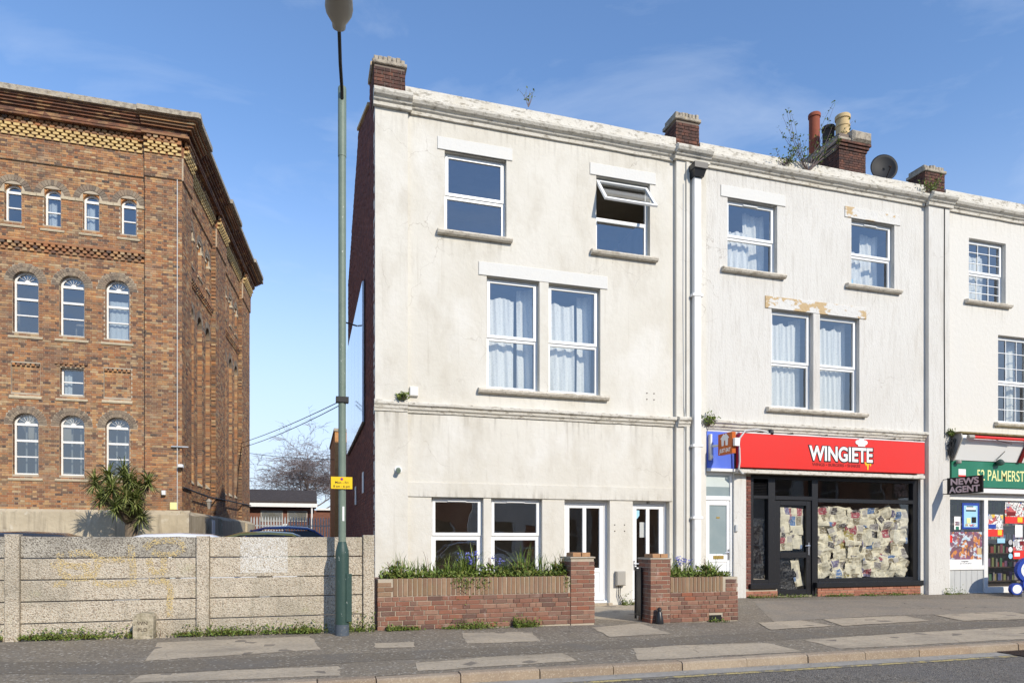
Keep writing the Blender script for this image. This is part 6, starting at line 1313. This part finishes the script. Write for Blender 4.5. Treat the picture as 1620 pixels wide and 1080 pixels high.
fitting('floodlight', FB, -4.63, 2.93, 0.12, 0.15, 0.16, m_upvc, 'small white floodlight on the warehouse pilaster', 'floodlight')
fitting('wall_sign', FB, -4.40, 2.45, 0.22, 0.24, 0.02, m_cream, 'small cream notice at the foot of the warehouse pilaster', 'notice')
lm = thing('wall_lantern', FR(3.0, 0, 2.9), 'black lantern on the side of the brick warehouse', 'lantern')
MB().tube([FR(3.0, 0.0, 2.95), FR(3.0, 0.2, 2.95)], 0.02, 6).build('arm', m_wire, lm); MB().lathe(FR(3.0, 0.22, 2.62), [(0.05, 0), (0.10, 0.25), (0.13, 0.27), (0.03, 0.38)], 8).build('lamp_body', m_lampgrey, lm)
tag(MB().box(FR, 3.0, 3.4, 0.32, 0.36, 0.9, 2.2).build('white_board', m_white, org=FR(3.2, 0.3, 0.9)), 'white board propped against the warehouse plinth', 'board')

# ------------------------------------------------------------------ cars behind the fence
def tyre(b, x, y, z, r, wd):
    F = Frame((x, y, z), (1, 0, 0), (0, -1, 0)); pts = [(r * math.cos(t * math.pi / 10), r * math.sin(t * math.pi / 10)) for t in range(20)]; b.prism(F, pts, -wd / 2, wd / 2)
def car(x, y, yaw, paint_, label, ht=1.46, ln=4.2, zb=0.05):
    c = thing('parked_car', (x, y, zb), label, 'car', 'parked cars'); s = ln / 4.2; k = ht / 1.46
    def loft(secs, name, m, n=1):
        b = MB(); m_ = len(secs[0])
        for s_ in secs: b.v += [tuple(ORG[c.name] + Vector(p)) for p in s_]
        for i in range(len(secs) - 1):
            for j in range(m_): b.f.append((i*m_+j, i*m_+(j+1) % m_, (i+1)*m_+(j+1) % m_, (i+1)*m_+j)); b.mi.append(0)
        b.f += [tuple(range(m_ - 1, -1, -1)), tuple((len(secs) - 1) * m_ + j for j in range(m_))]; b.mi += [0, 0]
        o = b.build(name, m, c); shade(o, 50); return o
    def sec(xx, zb_, zs_, hw): return [(xx, -hw * 0.92, zb_), (xx, -hw, zb_ + 0.2), (xx, -hw, zs_ - 0.18), (xx, -hw * 0.90, zs_), (xx, 0, zs_ + 0.025), (xx, hw * 0.90, zs_), (xx, hw, zs_ - 0.18), (xx, hw, zb_ + 0.2), (xx, hw * 0.92, zb_)]
    loft([sec(-2.1*s, 0.38, 0.70, 0.70), sec(-2.0*s, 0.25, 0.86*k, 0.82), sec(-1.2*s, 0.2, 0.92*k, 0.88), sec(0.4*s, 0.2, 0.94*k, 0.89), sec(1.2*s, 0.2, 0.90*k, 0.87), sec(1.9*s, 0.22, 0.76*k, 0.82), sec(2.1*s, 0.36, 0.62, 0.66)], 'body', paint_)
    def roof(xx, z, hw): return [(xx, -hw, z - 0.07), (xx, -hw * 0.93, z - 0.02), (xx, -hw * 0.5, z + 0.012), (xx, 0, z + 0.02), (xx, hw * 0.5, z + 0.012), (xx, hw * 0.93, z - 0.02), (xx, hw, z - 0.07), (xx, 0, z - 0.09)]
    loft([roof(-1.55*s, ht - 0.16, 0.56), roof(-1.1*s, ht - 0.04, 0.62), roof(-0.4*s, ht - 0.015, 0.64), roof(0.2*s, ht - 0.05, 0.63), roof(0.42*s, ht - 0.13, 0.60)], 'roof', paint_)
    g = MB(); lo, hi = [(-1.95*s, 0.84*k), (1.25*s, 0.90*k)], [(-1.5*s, ht - 0.19), (0.42*s, ht - 0.16)]
    B_ = [(-1.95*s, -0.78, 0.86*k), (1.25*s, -0.76, 0.88*k), (1.25*s, 0.76, 0.88*k), (-1.95*s, 0.78, 0.86*k)]; T_ = [(-1.5*s, -0.56, ht - 0.19), (0.42*s, -0.58, ht - 0.16), (0.42*s, 0.58, ht - 0.16), (-1.5*s, 0.56, ht - 0.19)]
    for i in range(4): j = (i + 1) % 4; g.face([ORG[c.name] + Vector(p) for p in (B_[i], B_[j], T_[j], T_[i])])
    g.build('windows', m_blackplastic, c)
    p = MB()
    for sd_ in (0, 1):
        yb, yt = (-0.785, -0.575) if sd_ == 0 else (0.785, 0.575)
        for (xb, xt) in ((-1.93*s, -1.5*s), (-0.55*s, -0.5*s), (1.23*s, 0.40*s)): p.tube([ORG[c.name] + Vector((xb, yb, 0.87*k)), ORG[c.name] + Vector((xt, yt, ht - 0.15))], 0.03, 6)
    p.build('pillars', paint_, c)
    for xx in (-1.3*s, 1.3*s):
        for yy in (-0.78, 0.78):
            b = MB(); tyre(b, c.location.x + xx, c.location.y + yy, zb + 0.31, 0.31, 0.19); wl = b.build('wheel', m_rubber, c)
            b = MB(); tyre(b, c.location.x + xx, c.location.y + yy, zb + 0.31, 0.20, 0.20); b.build('rim', m_metal, wl)
    for yy in (-0.6, 0.6): b = MB(); b.box(WORLD, c.location.x + 1.96*s, c.location.x + 2.04*s, c.location.y + yy - 0.16, c.location.y + yy + 0.16, zb + 0.6, zb + 0.72); b.build('headlight', m_frost_pale, c)
    c.rotation_euler = (0, 0, yaw); return c
def cpaint(n, c): return mat(n, c, 0.25, spec=0.5, coat=1.0)
car(-4.35, 14.2, 0.05, cpaint('charcoal_car_paint', (0.03, 0.03, 0.032)), 'charcoal car behind the left end of the concrete fence', 1.52, zb=0.05)
car(-2.2, 16.6, 0.0, cpaint('white_car_paint', (0.72, 0.73, 0.74)), 'white car roof showing in front of the warehouse corner', 1.53, 4.3)
car(-0.55, 19.0, 0.0, cpaint('olive_car_paint', (0.10, 0.11, 0.04)), 'olive green car behind the fence left of the street lamp', 1.60, 4.0)
car(-0.2, 25.0, 0.02, cpaint('blue_car_paint', (0.03, 0.06, 0.24)), 'blue car parked behind the olive green car', 1.86, 4.4)

# ------------------------------------------------------------------ beyond the car park
pf = thing('palisade_fence', (0.5, 39.5, 0.05), 'galvanised steel palisade fence closing the car park', 'fence')
b = MB(); FP = Frame((0, 39.5, 0))
pal = MB(); pal.prism(Frame((0, 0, 0)), [(-0.035, 0), (0.035, 0), (0.035, 2.52), (0.0, 2.66), (-0.035, 2.52)], 0, 0.02); pm = pal.mesh('pale', m_metal)
x = -3.3
while x < 3.2:
    o = bpy.data.objects.new('pale', pm); COL.objects.link(o); o.parent = pf; o.location = Vector((x, 39.46, 0.08)) - Vector(pf.location); o.rotation_euler = (0, 0, R.uniform(-.05, .05)); x += 0.145
for z in (0.6, 2.2): MB().box(FP, -3.4, 3.3, -0.05, 0.0, z, z + 0.06).build('rail', m_metal, pf)
for a in (-3.35, -0.6, 2.1): MB().box(FP, a, a + 0.1, -0.12, -0.052, 0, 2.6).build('post', m_metal, pf)
lh = thing('low_building', (0, 44, 0.05), 'single storey brown brick building with dark roof behind the palisade fence', 'building')
FLB = Frame((0, 43.0, 0)); m_bw = mat('brown_brick_far', (0.20, 0.09, 0.06), 0.9, [('noise', (6, 6, 20), 0.45, 0.6, (0.13, 0.06, 0.045), 0.6)])
MB().box(FLB, -6, 0.45, -8, 0, 0, 3.35).build('wall', m_bw, lh); MB().box(FLB, 0.46, 7, -8, -1.2, 0, 3.3).build('wall', m_bw, lh)
MB().prism(Frame((0, 43.0, 0), (0, 1, 0), (1, 0, 0)), [(-0.5, 3.55), (-0.5, 3.75), (2.2, 4.6), (5, 3.7), (5, 3.55)], -6.2, 0.6).build('roof', mat('dark_roof_tile', (0.055, 0.045, 0.042), 0.9, [('noise', 6, 0.5, 0.7, (0.11, 0.09, 0.08), 0.5)], [('noise', 8, 0.06)]), lh)
MB().box(FLB, -6.2, 0.62, 0.5, 0.56, 3.40, 3.62).build('fascia_board', m_wpaint, lh); MB().box(FLB, 0.64, 7.1, -1.25, -1.0, 3.3, 3.42).build('fascia_board', m_wpaint, lh)
for p, q in ((-2.6, -1.35), (-1.1, 0.05)):
    o = MB().box(FLB, p, q, 0.005, 0.05, 2.55, 3.2).build('window', m_lampgrey, lh); MB().box(FLB, p + 0.06, q - 0.06, 0.051, 0.06, 2.62, 3.13).build('pane', m_glass_dark, o)
b = MB(); b.prism(FLB, [(-1.2 + 0.24 * math.cos(t * math.pi / 8), 2.25 + 0.17 * math.sin(t * math.pi / 8)) for t in range(16)], 0.01, 0.05); b.build('oval_plaque', m_white, lh)
MB().tube([FLB(0.3, 0.45, 0), FLB(0.3, 0.45, 3.4)], 0.05, 8).build('post', m_wpaint, lh)
for k in range(9): tag(MB().box(Frame((0, 36, 0)), 1.55 + k * 0.16, 1.63 + k * 0.16, 0, 0.03, 0.05, 2.2 - 0.05 * (k % 3)).build('fence_board', m_greywood, org=(1.6 + k * 0.16, 36, 0.05)), ['first', 'second', 'third', 'fourth', 'fifth', 'sixth', 'seventh', 'eighth', 'ninth'][k] + ' grey upright timber board right of the palisade fence', 'board', 'timber boards at the car park end')
# bare trees
def tree(x, y, z, h, spread, label, seed):
    rg = random.Random(seed); t = thing('bare_tree', (x, y, z), label, 'tree'); tr = MB(); tw = MB()
    def grow(p, d, ln, r, lev):
        pts = [p]; q = p; n = 4
        for i in range(n):
            d = (d + Vector((rg.uniform(-.22, .22), rg.uniform(-.22, .22), rg.uniform(-.06, .14) - (0.13 if lev > 2 else 0)))).normalized(); q = q + d * ln / n; pts.append(q)
        rs_ = [r * (1 - 0.45 * i / n) for i in range(n + 1)]
        (tr if lev < 2 else tw).tube(pts, rs_, 6 if lev < 2 else (4 if lev < 4 else 3), cap=False)
        if lev >= 6: return
        nb = {0: 5, 1: 5, 2: 4, 3: 4, 4: 3, 5: 2}[lev]
        for k in range(nb):
            f = rg.uniform(0.35, 1.0) if lev else rg.uniform(0.55, 1.0); i = min(n - 1, int(f * n)); b0 = pts[i].lerp(pts[i + 1], f * n - i) if i < n else pts[-1]
            ax = Vector((rg.uniform(-1, 1), rg.uniform(-1, 1), rg.uniform(-.2, .45))).normalized(); nd = (d * rg.uniform(0.5, 0.9) + ax * spread).normalized()
            grow(b0, nd, ln * rg.uniform(0.55, 0.80), max(rs_[i] * rg.uniform(0.42, 0.62), 0.011), lev + 1)
    for k in range(2): grow(Vector((x + k * 0.15, y, z)), Vector((0.25 - 0.45 * k, 0, 1)), h * 0.36, 0.20 - 0.05 * k, 0)
    tr.build('trunk', m_bark, t, smooth=True, fix=False); tw.build('crown', m_twig, t, fix=False)
tree(-0.6, 60, 0.05, 13.0, 0.75, 'bare winter tree with fine purple grey twigs behind the low building', 5)
tree(-3.6, 66, 0.05, 8.0, 0.8, 'smaller bare tree beside the brick warehouse, farther off', 9)
rb = thing('rear_building', (2.6, 30, 0.05), 'narrow orange brick rear building glimpsed beside the gable', 'building')
MB().box(Frame((0, 29.6, 0)), 1.14, 5, -6, 0, 0, 6.0).build('wall', m_brick_orange, rb); MB().box(Frame((0, 29.6, 0)), 1.10, 5.04, -6.04, 0.05, 6.001, 6.12).build('coping', m_coping, rb)
MB().box(Frame((0, 22.2, 0)), 1.34, 6, -7.2, 0, 0, 4.6).build('rear_wing', m_brick_dark, rb)
def wire(p, q, sag, label):
    p, q = Vector(p), Vector(q); b = MB(); b.tube([p.lerp(q, i / 12) - Vector((0, 0, sag * 4 * (i / 12) * (1 - i / 12))) for i in range(13)], 0.014, 5); tag(b.build('overhead_wire', m_wire, org=p), label, 'wire')
wire(at(541, 633, 21.5), at(330, 712, 47), 0.25, 'upper of two overhead wires between gable and warehouse'); wire(at(541, 639, 21.5), at(330, 716, 47), 0.35, 'lower of two overhead wires between gable and warehouse'); wire(at(541, 727, 29.5), at(330, 704, 47), 0.2, 'single low overhead wire above the bare tree')

# ------------------------------------------------------------------ planting
def blade(mb, p, d, ln, wd, bend, rg, seg=4):
    """strap leaf bending over"""
    d = Vector(d).normalized(); sd_ = d.cross(Vector((0, 0, 1)))
    if sd_.length < 0.1: sd_ = Vector((math.cos(ln * 97), math.sin(ln * 97), 0))
    sd_.normalize(); hz = Vector((d.x, d.y, 0)); q = Vector(p); i0 = len(mb.v)
    for k in range(seg + 1):
        f = k / seg; w_ = wd * (0.75 + 0.5 * f if f < 0.5 else 1.0 * (1.02 - f) * 2) / 2
        mb.v += [tuple(q - sd_ * w_), tuple(q + sd_ * w_)]
        dd = (d + Vector((hz.x, hz.y, -1.1)) * bend * f * f * 1.6).normalized(); q = q + dd * ln / seg
    for k in range(seg): a = i0 + 2 * k; mb.f.append((a, a + 1, a + 3, a + 2)); mb.mi.append(0)
def leaf(mb, p, rg, s):
    a = rg.uniform(0, 6.28); t = rg.uniform(0.1, 1.1); d = Vector((math.cos(a) * math.cos(t), math.sin(a) * math.cos(t), math.sin(t))); sd_ = d.cross(Vector((rg.uniform(-1, 1), rg.uniform(-1, 1), 1))).normalized()
    p = Vector(p); mb.face([p, p + d * s * 0.5 + sd_ * s * 0.28, p + d * s, p + d * s * 0.5 - sd_ * s * 0.28])
rg = random.Random(4)
def strap(x, y, z, n, ln, label, flowers=0, group=None):
    t = thing('strap_leaf_plant', (x, y, z), label, 'plant', group); b = MB(); ln *= rg.uniform(0.65, 1.15)
    for k in range(5): blade(b, (x + rg.uniform(-.12, .12), y + rg.uniform(-.08, .08), z), (rg.uniform(-.5, .5), rg.uniform(-.5, .2), 1), ln * rg.uniform(1.1, 1.7), 0.007, rg.uniform(0.7, 1.6), rg, 7)
    for k in range(n):
        a = rg.uniform(0, 6.28); e = rg.uniform(0.7, 1.5); blade(b, (x + rg.uniform(-.10, .10), y + rg.uniform(-.08, .08), z), (math.cos(a) * math.cos(e), math.sin(a) * math.cos(e), math.sin(e)), ln * rg.uniform(0.6, 1.15), rg.uniform(0.012, 0.022), rg.uniform(0.3, 1.3), rg)
    b.build('leaves', m_leaf, t, fix=False)
    for k in range(flowers):
        px, py, h_ = x + rg.uniform(-.17, .17), y + rg.uniform(-.12, .05), rg.uniform(0.30, 0.44); s = MB(); s.tube([(px, py, z), (px + rg.uniform(-.03, .03), py - 0.02, z + h_)], 0.004, 4); top = s.v[-1]; s.build('flower_stem', m_leaf, t)
        f = MB()
        for j in range(12):
            o_ = Vector(top) + Vector((rg.uniform(-.04, .04), rg.uniform(-.04, .04), rg.uniform(-.10, .03)))
            for m_ in range(3): leaf(f, o_, rg, 0.035)
        stuff(f.build('flower_head', m_flower, t, fix=False))
ORDN = ['first', 'second', 'third', 'fourth', 'fifth', 'sixth', 'seventh', 'eighth', 'ninth', 'tenth', 'eleventh', 'twelfth', 'thirteenth']
zb = 0.76; G1 = 'strap leaved plants in the long raised bed'
for i, x in enumerate((1.25, 1.45, 1.72, 1.95, 2.2, 2.42, 2.62, 3.0, 3.3, 3.55, 3.8, 4.02, 4.15)):
    big = i in (4, 5, 6, 9, 12)
    strap(x, WALL_Y + 0.30 + rg.uniform(0, 0.3), zb, 60 if big else 42, 0.56 if big else 0.38, 'clump of green strap leaves with violet blue flowers in the long raised bed' if i == 6 else 'clump of green strap leaves in the long raised bed, ' + ORDN[i] + ' from the left', 7 if i == 6 else (2 if i == 7 else 0), None if i in (6,) else (G1 if i != 7 else None))
for o in list(COL.objects):
    if o.name.startswith('strap_leaf_plant') and abs(o.location.x - 3.0) < 1e-4: o['label'] = 'clump of strap leaves with two small pale flowers, mid raised bed'
zb2 = 0.70
for i, x in enumerate((6.22, 6.45, 6.68, 6.92, 7.1, 7.3)): strap(x, WALL_Y + 0.34 + rg.uniform(0, 0.25), zb2, 56, 0.44, 'clump of strap leaves with blue flower spikes in the short raised bed' if i == 2 else 'clump of green strap leaves in the short raised bed, ' + ORDN[i] + ' from the left', 6 if i == 2 else 0, None if i == 2 else 'strap leaved plants in the short raised bed')
def cover(name, n, fx, m, s, label, cat='ground cover'):
    b = MB()
    for k in range(n): leaf(b, fx(), rg, rg.uniform(s * 0.6, s * 1.3))
    return stuff(tag(b.build(name, m, fix=False), label, cat))
cover('ground_cover', 2600, lambda: (rg.uniform(1.12, 4.22), WALL_Y + 0.06 + abs(rg.gauss(0, 0.22)), zb + rg.uniform(0.0, 0.12)), m_weed, 0.06, 'low leafy ground cover filling the long raised bed')
cover('ground_cover', 1100, lambda: (rg.uniform(6.16, 7.4), WALL_Y + 0.06 + abs(rg.gauss(0, 0.22)), zb2 + rg.uniform(0.0, 0.12)), m_weed, 0.06, 'low leafy ground cover filling the short raised bed')
def broad(x, y, z, n, s, label):
    t = thing('broad_leaf_plant', (x, y, z), label, 'plant'); b = MB(); st = MB()
    for k in range(n):
        p = Vector((x + rg.gauss(0, 0.09), y + rg.gauss(0, 0.06), z + rg.uniform(0.02, 0.22)))
        for q in range(3): leaf(b, p, rg, rg.uniform(s * 0.6, s * 1.3))
    for k in range(4): px_ = x + rg.uniform(-.1, .1); st.tube([(px_, y, z), (px_ + rg.uniform(-.05, .05), y - 0.02, z + rg.uniform(0.25, 0.42))], 0.004, 4)
    b.build('foliage', m_weed, t, fix=False); st.build('stems', m_dry, t, fix=False)
for x, lb in ((1.35, 'leafy tuft at the left end of the long raised bed'), (2.85, 'leafy tuft right of the violet flowers in the long raised bed'), (3.45, 'leafy tuft below the second ground floor window'), (4.1, 'leafy tuft against the left gate pier')): broad(x, WALL_Y + 0.22, zb, 60, 0.07, lb)
broad(7.0, WALL_Y + 0.25, zb2, 60, 0.07, 'leafy tuft in the right half of the short raised bed')
def trail():
    c_ = rg.choice((2.42, 2.50, 2.62, 2.30, 2.75)); return (c_ + rg.gauss(0, 0.05), WALL_Y - 0.015 - rg.uniform(0, 0.02), 0.80 - abs(rg.gauss(0, 0.11)))
cover('trailing_plant', 240, trail, m_weed, 0.035, 'trailing weed hanging over the soldier course of the garden wall', 'plant')
cover('trailing_plant', 60, lambda: (4.19 + rg.gauss(0, 0.03), WALL_Y - 0.02, 0.80 - abs(rg.gauss(0, 0.10))), m_weed, 0.035, 'small trailing weed beside the left gate pier', 'plant')
def tall_grass(x, y, z, n, ln, label):
    b = MB()
    for k in range(n): a = rg.uniform(0, 6.28); blade(b, (x + rg.uniform(-.15, .15), y, z), (math.cos(a) * 0.35, math.sin(a) * 0.2, 1), ln * rg.uniform(0.6, 1.1), 0.008, rg.uniform(0.2, 1.0), rg, 6)
    tag(b.build('tall_grass', m_dry if n < 8 else m_leaf, fix=False, org=(x, y, z)), label, 'grass')
tall_grass(2.05, WALL_Y + 0.4, zb, 7, 0.62, 'tall dry grass stems in the left part of the long raised bed'); tall_grass(4.05, WALL_Y + 0.4, zb, 14, 0.58, 'tall green grass blades next to the left gate pier')
# weeds along the wall foot
def weeds(name, x0, x1, n, hmax, label, dens=None, y0=WALL_Y):
    b = MB(); cs2 = [rg.uniform(x0, x1) for _ in range(max(4, int((x1 - x0) * 5)))]
    for k in range(n):
        c_ = rg.choice(cs2); hf = 0.35 + 1.9 * abs(math.sin(c_ * 91.7)) ** 2; x = min(max(c_ + rg.gauss(0, 0.05 + 0.06 * hf), x0), x1); y = y0 - 0.02 - abs(rg.gauss(0, 0.035 + 0.035 * hf)); z = gz(x, y) + rg.uniform(0, hmax) * rg.random() * hf
        leaf(b, (x, y, z), rg, rg.uniform(0.02, 0.05))
        if k % 7 == 0: blade(b, (x, y, gz(x, y)), (rg.uniform(-.5, .5), rg.uniform(-.6, 0), 1), rg.uniform(0.04, hmax * 1.4), 0.006, 0.8, rg, 3)
    return stuff(tag(b.build(name, m_weed, fix=False), label, 'weeds'))
weeds('weeds', -3.65, -2.05, 1900, 0.08, 'low green weeds at the fence foot left of the boundary stone'); weeds('weeds', -1.95, 0.30, 3000, 0.10, 'low green weeds at the fence foot right of the boundary stone')
weeds('weeds', 0.62, 0.98, 420, 0.16, 'weed tuft between street lamp and garden wall'); weeds('weeds', -4.6, -3.9, 500, 0.08, 'weeds at the far left fence post')
weeds('weeds', 1.2, 3.1, 1500, 0.07, 'low weeds at the foot of the long garden wall'); weeds('weeds', 3.25, 3.75, 700, 0.17, 'taller weed tuft at the foot of the garden wall'); weeds('weeds', 10.1, 15.3, 1700, 0.05, 'thin moss and weeds along the foot of the takeaway shopfront', y0=FACE_Y - 0.0); weeds('weeds', 16.0, 16.6, 260, 0.12, 'weed tuft at the foot of the right hand pilaster', y0=FACE_Y - 0.13); weeds('weeds', 6.9, 7.2, 120, 0.05, 'weeds growing at the air vent of the short wall'); weeds('weeds', 6.78, 7.02, 260, 0.2, 'green weed below the meter box', y0=FACE_Y - 0.02)
b = MB()
for k in range(160): x = rg.uniform(-3.6, 0.2); blade(b, (x, WALL_Y - 0.05 - rg.uniform(0, 0.06), gz(x, 10.6)), (rg.uniform(-.6, .6), rg.uniform(-.8, 0), 1), rg.uniform(0.06, 0.22), 0.007, 0.9, rg, 3)
stuff(tag(b.build('dry_weeds', m_dry, fix=False), 'brown dead weed stalks among the green along the fence foot', 'weeds'))
# litter of small leaves and grit on the pavement
b = MB()
for k in range(420): x = rg.uniform(-6, 14); y = rg.uniform(KERB_Y + 0.05, 10.6) if rg.random() < 0.6 else rg.uniform(7.06, 7.28); z = (gz(x, y) if y > KERB_Y else kz(x) - 0.10) + 0.009; s = rg.uniform(0.006, 0.016); a = rg.uniform(0, 3); c_, s_ = math.cos(a) * s, math.sin(a) * s; b.face([(x + c_, y + s_, z), (x - s_, y + c_, z + 0.003), (x - c_, y - s_, z), (x + s_, y - c_, z + 0.002)])
stuff(tag(b.build('litter', mat('pale_litter', (0.5, 0.45, 0.36), 0.9, rnd=[(0.6, 0.57, 0.5), (0.22, 0.16, 0.10), (0.4, 0.33, 0.22)]), fix=False), 'tiny scraps of litter and grit scattered over the pavement', 'litter'))
# plants on the buildings
def shrub(x, y, z, h, n, label, droop=False, sp=0.5, lf=4):
    t = thing('wall_shrub', (x, y, z), label, 'shrub'); st = MB(); lv = MB()
    for k in range(n):
        a = rg.uniform(0, 6.28); d = Vector((math.cos(a) * sp * rg.uniform(0.3, 1.3), math.sin(a) * sp * 0.5 - 0.1, 1)).normalized(); ln = h * rg.uniform(0.5, 1.05); p = Vector((x, y, z)); pts = [p]
        for i in range(5): d = (d + Vector((rg.uniform(-.2, .2), rg.uniform(-.15, .1), rg.uniform(-.15, .12)))).normalized(); pts.append(pts[-1] + d * ln / 5)
        st.tube(pts, [0.009, 0.008, 0.007, 0.005, 0.004, 0.003], 4, cap=False)
        for i in range(2, 6):
            for m_ in range(lf):
                q = pts[i] + Vector((rg.uniform(-.07, .07), rg.uniform(-.07, .07), rg.uniform(-.06, .06))); leaf(lv, q, rg, rg.uniform(0.04, 0.085))
    st.build('stems', m_twig, t, fix=False); lv.build('foliage', m_weed, t, fix=False)
shrub(11.75, FACE_Y - 0.1, 10.42, 1.45, 22, 'wispy green shrub growing out of the parapet of the middle house', sp=1.1)
shrub(11.0, FACE_Y - 0.15, 10.42, 0.5, 10, 'small sparse plant drooping from the cornice left of the shrub', sp=1.6)
shrub(15.42, FACE_Y - 0.2, 10.35, 0.42, 13, 'bushy green plant growing at the foot of the right hand stack', sp=0.9); shrub(8.93, FACE_Y - 0.12, 4.05, 0.34, 12, 'fern like plant growing on the string course beside the downpipe', sp=0.9)
shrub(1.86, FACE_Y - 0.16, 4.26, 0.12, 12, 'small green weed tuft on the string course of the left pilaster', sp=1.6); shrub(4.55, FACE_Y - 0.1, 10.68, 0.4, 5, 'few thin dry stems on the parapet of the cream house', sp=0.3, lf=1)
shrub(16.15, FACE_Y - 0.14, 4.15, 0.16, 8, 'little weed beside the awning end', sp=1.2)
# ------------------------------------------------------------------ cabbage palm
px, pyy = -5.55, 23.0
cp_ = thing('cabbage_palm', (px, pyy, 0.05), 'bushy cabbage palm with many spiky heads in front of the brick warehouse', 'palm'); b = MB()
heads = []
for k, (u, v, yy) in enumerate(((172, 752, 23.0), (205, 758, 22.8), (160, 785, 22.6), (200, 785, 22.4), (184, 800, 22.3), (235, 762, 23.1), (214, 790, 22.6), (150, 762, 23.2), (222, 815, 22.7), (178, 772, 22.5), (195, 745, 23.2), (216, 772, 23.2))):
    heads.append(at(u, v, yy))
base = at(206, 842, pyy); base.z = 0.05; fork = at(207, 822, pyy)
b.tube([base, base.lerp(fork, 0.5) + Vector((0.05, 0, 0)), fork], [0.24, 0.19, 0.17], 12)
for h_ in heads: m_ = fork.lerp(h_, 0.5) + Vector((0, 0, -0.12)); b.tube([fork - Vector((0, 0, 0.1)), m_, h_], [0.11, 0.075, 0.05], 8)
b.build('trunk', m_bark, cp_, smooth=True)
for h_ in heads:
    b = MB()
    for k in range(150):
        a = rg.uniform(0, 6.28); e = math.asin(rg.uniform(-0.85, 0.95)); blade(b, h_ + Vector((0, 0, rg.uniform(-.12, .08))), (math.cos(a) * math.cos(e), math.sin(a) * math.cos(e), math.sin(e)), rg.uniform(0.36, 0.62), rg.uniform(0.028, 0.045), rg.uniform(0.2, 0.9), rg, 4)
    b.build('leaf_head', m_palm, cp_, fix=False)
# ------------------------------------------------------------------ across the street (seen in the window glass)
FO = Frame((0, -6.2, 0), (-1, 0, 0), (0, 1, 0))
for i in range(6):
    a0 = -32 + i * 7.0 - 4; t = thing('opposite_house', (-a0 - 3.5, -6.2, 0), ['first', 'second', 'third', 'fourth', 'fifth', 'sixth'][i] + ' brick house across the street, counted from the right, seen only reflected', 'house', 'houses across the street')
    hs_ = [(a0 + 0.8, a0 + 2.3, 0.9, 2.5), (a0 + 4.6, a0 + 6.0, 0.9, 2.5), (a0 + 0.9, a0 + 2.2, 3.7, 5.2), (a0 + 4.7, a0 + 5.9, 3.7, 5.2), (a0 + 3.0, a0 + 3.95, 0.0, 2.2)]
    b = MB(); holes_wall(b, FO, a0, a0 + 6.99, -0.1, 6.0, hs_, 0, 0.15); b.build('wall', m_render3 if i % 2 else m_brick_stall, t, fix=False)
    for (p, q, r, s) in hs_:
        o = bars_ = MB().box(FO, p, q, -0.16, -0.15, r, s).build('window' if r > 0 else 'door', m_blackplastic if r > 0 else m_redink, t)
        b = MB(); b.box(FO, p, p + 0.07, -0.149, -0.10, r, s); b.box(FO, q - 0.07, q, -0.149, -0.10, r, s); b.box(FO, p + 0.07, q - 0.07, -0.149, -0.102, (r + s) / 2 - 0.03, (r + s) / 2 + 0.03); b.build('frame', m_wpaint, o)
    MB().prism(Frame((0, -6.2, 0), (0, -1, 0), (-1, 0, 0)), [(-0.35, 5.9), (4, 8.4), (8.3, 5.9)], a0, a0 + 6.99).build('roof', m_slate, t)
wc = car(7.6, -1.9, 0.0, cpaint('white_van_paint', (0.74, 0.75, 0.75)), 'white car parked across the street, seen only reflected', 1.5, 4.4, zb=-0.17); del wc['group']
